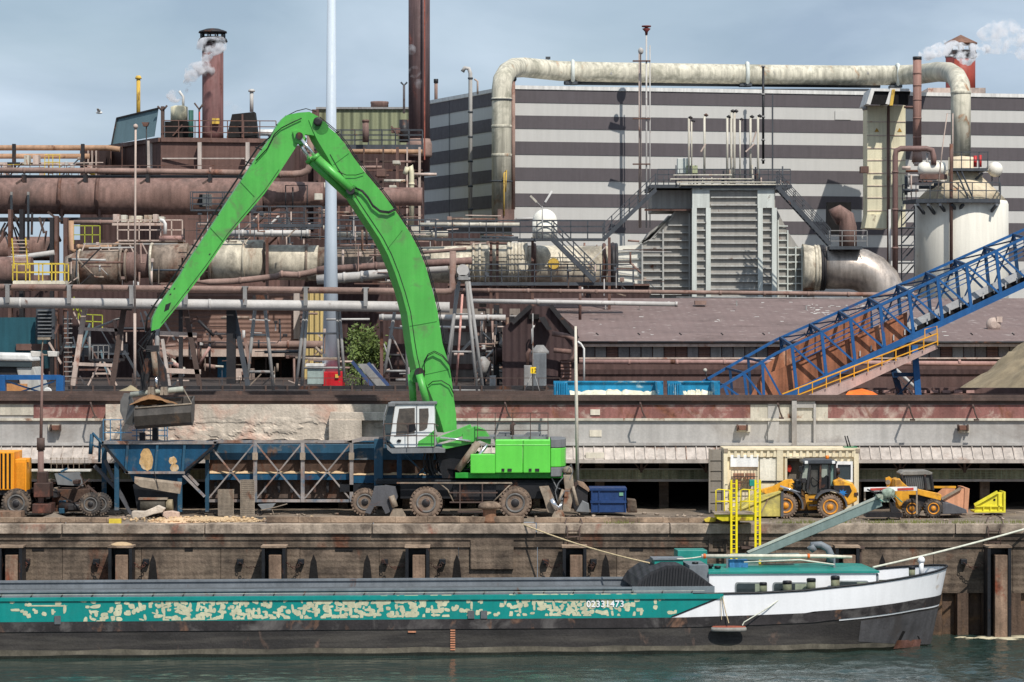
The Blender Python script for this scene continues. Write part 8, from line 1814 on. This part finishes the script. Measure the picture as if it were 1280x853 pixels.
t.part('roof', MB().poly([(-20,441),(36,442),(41,452),(-20,451)], 16, 2.5), M_trim, bevel=.1); t.part('windscreen', MB().poly([(-20,451),(40,452),(40,459),(-20,458)], 16.1, 2.3), M_glass); t.part('hood', MB().poly([(20,459),(42,459),(50,480),(52,496),(28,496)], 16.2, 2.2), M_esp, bevel=.05); t.part('body', MB().rect(-20,458,24,497,16.3,18), M_darksteel); t.part('side_panel', MB().rect(6,480,33,497,15.9,16.2), mat('panel_tan', (196,140,90), .7, var=.2)); t.part('lamp', MB().lathe(P(59,490,15), [(.16,0),(.2,.1),(.1,.2)], 14, axis=(0,1,0)), M_trim); t.done()
# ------------------------------------------------------------------ blue conveyor bridge
t = Thing('conveyor_bridge', 'long blue lattice conveyor bridge rising to the right with rusty side plates', 'conveyor')
YN, YR = 20, 23.2
def ln(tab): return lambda x: interp(x, tab)
nt_ = ln([(853,513),(880,497),(970,442),(996,430),(1280,298),(1400,242)]); nb_ = ln([(940,516),(978,497),(1179,401),(1280,355),(1400,300)])
ft_ = ln([(820,511),(844,497),(970,425),(1134,352),(1280,288),(1400,234)])
def chord(f, xs, Y, w, m, nm):
    for a, b in zip(xs, xs[1:]): t.part(nm, MB().bar(P(a,f(a),Y), P(b,f(b),Y), S(w,Y)), m)
chord(nt_, [868,970,1400], YN, 3.4, M_cblue, 'top_chord'); chord(ft_, [835,970,1400], YR, 3.3, M_cblue, 'top_chord'); 
t.part('bottom_chord', MB().bar(P(965,nb_(965),YN), P(1400,nb_(1400),YN), .2, S(7.5,YN)), M_cblue); t.part('bottom_chord', MB().bar(P(935,nb_(965)+0,YR), P(1400,nb_(1400)-6,YR), .2, S(6,YR)), M_cblued)
xs = [990,1027,1063,1100,1136,1172,1208,1245,1281]
for i, x in enumerate(xs):
    x2 = x+6; ft = ft_(x-14)
    t.part('upright', MB().bar(P(x,nt_(x),YN), P(x2,nb_(x2),YN), .14), M_cblue)
    if i < len(xs)-1: t.part('diagonal', MB().bar(P(x,nt_(x),YN), P(xs[i+1]+6,nb_(xs[i+1]+6),YN), .09), M_cblue)
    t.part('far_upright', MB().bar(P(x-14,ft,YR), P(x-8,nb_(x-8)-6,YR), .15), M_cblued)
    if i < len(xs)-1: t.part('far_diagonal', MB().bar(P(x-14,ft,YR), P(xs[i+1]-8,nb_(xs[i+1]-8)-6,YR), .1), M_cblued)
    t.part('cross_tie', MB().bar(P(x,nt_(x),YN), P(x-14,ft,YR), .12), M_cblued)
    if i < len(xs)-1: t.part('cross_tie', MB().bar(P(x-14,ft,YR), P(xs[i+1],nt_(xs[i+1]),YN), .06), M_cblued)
for x, dx in ((880,20),(905,14),(930,8),(953,4)):
    if nt_(x) < 500: t.part('upright', MB().bar(P(x,nt_(x),YN), P(x+dx*.5,500,YN), .12), M_cblue); t.part('diagonal', MB().bar(P(x,nt_(x),YN), P(x+26,500,YN), .09), M_cblue); t.part('cross_tie', MB().bar(P(x,nt_(x),YN), P(x-22,ft_(x-22),YR), .1), M_cblued)
    t.part('far_upright', MB().bar(P(x-18,ft_(x-18),YR), P(x-14,500,YR), .12), M_cblued)
t.part('side_plate', MB().poly([(936,500),(950,472),(1000,450),(1074,418),(1134,390),(1134,421),(1052,462),(978,499)], YN+.35, .05), M_rustpl, label='rusty brown side plates')
t.part('side_plate', MB().poly([(940,500),(956,457),(1000,424),(1088,384),(1088,425),(975,495)], YR-.4, .05), M_rustpl)
for o, w_ in ((10,.05),(16,.05),(22,.04)):
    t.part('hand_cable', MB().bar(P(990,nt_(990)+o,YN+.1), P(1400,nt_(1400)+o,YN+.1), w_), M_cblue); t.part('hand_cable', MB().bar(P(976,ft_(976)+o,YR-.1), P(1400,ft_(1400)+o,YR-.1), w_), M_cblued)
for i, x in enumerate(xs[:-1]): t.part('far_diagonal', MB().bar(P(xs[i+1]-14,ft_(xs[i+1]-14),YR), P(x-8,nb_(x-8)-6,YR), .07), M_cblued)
t.part('belt', MB().bar(P(960,492,YN+1.6), P(1400,nb_(1400)-16,YN+1.6), 1.4, .12), M_belt); t.part('belt_edge', MB().bar(P(1135,nb_(1135)-14,YN+.6), P(1400,nb_(1400)-14,YN+.6), .1, S(9,YN)), M_belt)
for k in range(20): x = 1075+k*14; t.part('idler', MB().bp(x,nb_(x)-5,x,nb_(x)-12,YN+.3,1.6), M_greypipe)
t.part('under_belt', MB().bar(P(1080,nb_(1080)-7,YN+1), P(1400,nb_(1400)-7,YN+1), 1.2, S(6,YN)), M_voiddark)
t.part('catwalk', MB().prism([P(998,500,YN-.9),P(1170,432,YN-.9),P(1172,436,YN-.9),P(1034,500,YN-.9)], (0,.9,.0)), mat('catwalk_pink', (186,160,152), .8, var=.2, streak=.2))
rl = MB(); pA, pB = P(978,493,YN-1.0), P(1172,417,YN-1.0); rl.tube([pA,pB], .035, 5); rl.tube([P(990,497,YN-1),P(1172,427,YN-1)], .03, 5)
for k in range(11): x = 998+k*17.4; y = interp(x, [(978,493),(1172,417)]); rl.tp([(x,y),(x,y+14)], YN-1, .8, 5)
t.part('yellow_railing', rl, mat('rail_orange', (236,170,50), .5, var=.1)); t.part('landing_railing', MB().tp([(1156,424),(1156,412),(1171,408),(1172,432)], YN-1, .8, 5), MATS['rail_orange'])
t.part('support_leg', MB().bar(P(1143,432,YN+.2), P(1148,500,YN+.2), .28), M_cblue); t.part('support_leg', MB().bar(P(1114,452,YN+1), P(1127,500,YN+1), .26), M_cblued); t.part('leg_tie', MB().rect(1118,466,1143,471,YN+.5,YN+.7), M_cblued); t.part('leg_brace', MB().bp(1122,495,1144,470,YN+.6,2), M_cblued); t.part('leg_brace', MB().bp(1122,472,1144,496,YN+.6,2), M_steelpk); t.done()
t = Thing('rear_barrier', 'low dark barrier with short pale stubs between the conveyor leg and the gravel heap', 'barrier')
t.part('wall', MB().rect(830,485,1330,503,27,27.3), M_shedwall)
for k in range(9): t.part('stub', MB().rect(1088+k*15,488,1098+k*15,491.5,26.8,27), M_pinkpipe)
t.part('ledge', MB().rect(830,492,1330,494,26.7,27), M_steelbr); t.done()
t = Thing('top_lamp_post', 'tiny lamp on a post at the lower end of the blue conveyor', 'lamp'); t.part('post', MB().tp([(884,476),(882,464)], 20, .8, 6), M_darksteel); t.part('lamp', MB().ball(P(881.5,463,20), .09), M_palepipe); t.done()
# bird and steam
def puff(name, lb, blobs, Y, dens=1.2, seed=0):
    blobs = [(a, b, r*(1.3 if seed < 3 else 1.12), s) for a, b, r, s in blobs]
    mb = MB(); rnd = random.Random(seed)
    for (px, py, r, sx) in blobs:
        c = P(px, py, Y+rnd.uniform(-.5,.5)); n0 = len(mb.v); mb.ball(c, S(r,Y), sx, 1, 1, 18, 12)
        for i in range(n0, len(mb.v)):
            d = (mb.v[i]-c); mb.v[i] = c+d*(1+.35*mnoise.fractal(mb.v[i]*1.1, 1, 2, 3))
    m = bpy.data.materials.new('steam'+str(seed)); m.use_nodes = True; nt = m.node_tree; nt.nodes.clear(); N = nt.nodes.new
    o = N('ShaderNodeOutputMaterial'); v = N('ShaderNodeVolumePrincipled'); nt.links.new(v.outputs[0], o.inputs['Volume']); v.inputs['Color'].default_value = (.95,.95,.97,1)
    tc = N('ShaderNodeTexCoord'); ns = N('ShaderNodeTexNoise'); ns.inputs['Scale'].default_value = 1.1; ns.inputs['Detail'].default_value = 7; ns.inputs['Roughness'].default_value = .6; mr = N('ShaderNodeMapRange'); mr.inputs['From Min'].default_value = .46; mr.inputs['From Max'].default_value = .72; mr.inputs['To Max'].default_value = dens
    nt.links.new(tc.outputs['Object'], ns.inputs['Vector']); nt.links.new(ns.outputs['Fac'], mr.inputs['Value']); nt.links.new(mr.outputs[0], v.inputs['Density'])
    return single(name, lb, 'steam', mb, m, kind='stuff')
puff('steam', 'white steam drifting round the cap of the red-brown chimney', [(262,58,9,1.6),(272,56,8,1.3),(258,68,7,1)], 96, 9.0, 1)
puff('steam', 'thin steam rising from the roof tank vent beside the capped chimney', [(231,112,4,1),(235,104,5,1),(239,95,6,1),(246,86,8,1.3),(256,86,8,1.2),(218,120,6,1.2),(260,76,6,1)], 99, 11.0, 2)
puff('steam', 'white steam cloud blowing past the conical roof of the red chimney', [(1160,68,8,1.3),(1173,63,9,1.5),(1186,61,10,1.5),(1199,63,9,1.4),(1207,72,9,1.2),(1216,63,8,1.5),(1228,60,7,1.3)], 166, 10, 3)
puff('steam', 'faint steam trailing off to the right beyond the red chimney', [(1243,42,13,1.5),(1258,38,12,1.4),(1272,50,14,1.4),(1285,58,15,1.4),(1250,58,10,1.4)], 166, 3, 4)
puff('steam', 'wisps of steam crossing the tall dark chimney', [(515,62,6,1),(519,90,7,1),(523,105,6,1)], 109, 1.2, 5)
t = Thing('gull', 'tiny white gull flying against the sky left of the yellow stack', 'bird')
g0 = P(124,141,60); t.part('body', MB().ball(g0, .1, 2, .9, .8, 10, 8), M_trim); t.part('wing', MB().prism([g0+Vector((-.1,0,.03)),g0+Vector((.1,0,.03)),g0+Vector((.02,-.45,.2)),g0+Vector((-.1,-.4,.2))],(0,0,.02)), M_trim); t.part('wing', MB().prism([g0+Vector((-.1,0,.03)),g0+Vector((.1,0,.03)),g0+Vector((.02,.45,.2)),g0+Vector((-.1,.4,.2))],(0,0,.02)), M_cgrey); t.done()
puff('steam', 'pale wisp of steam between the capped chimney and white stack', [(284,132,7,1.3),(294,136,6,1.5)], 110, 1.2, 6)
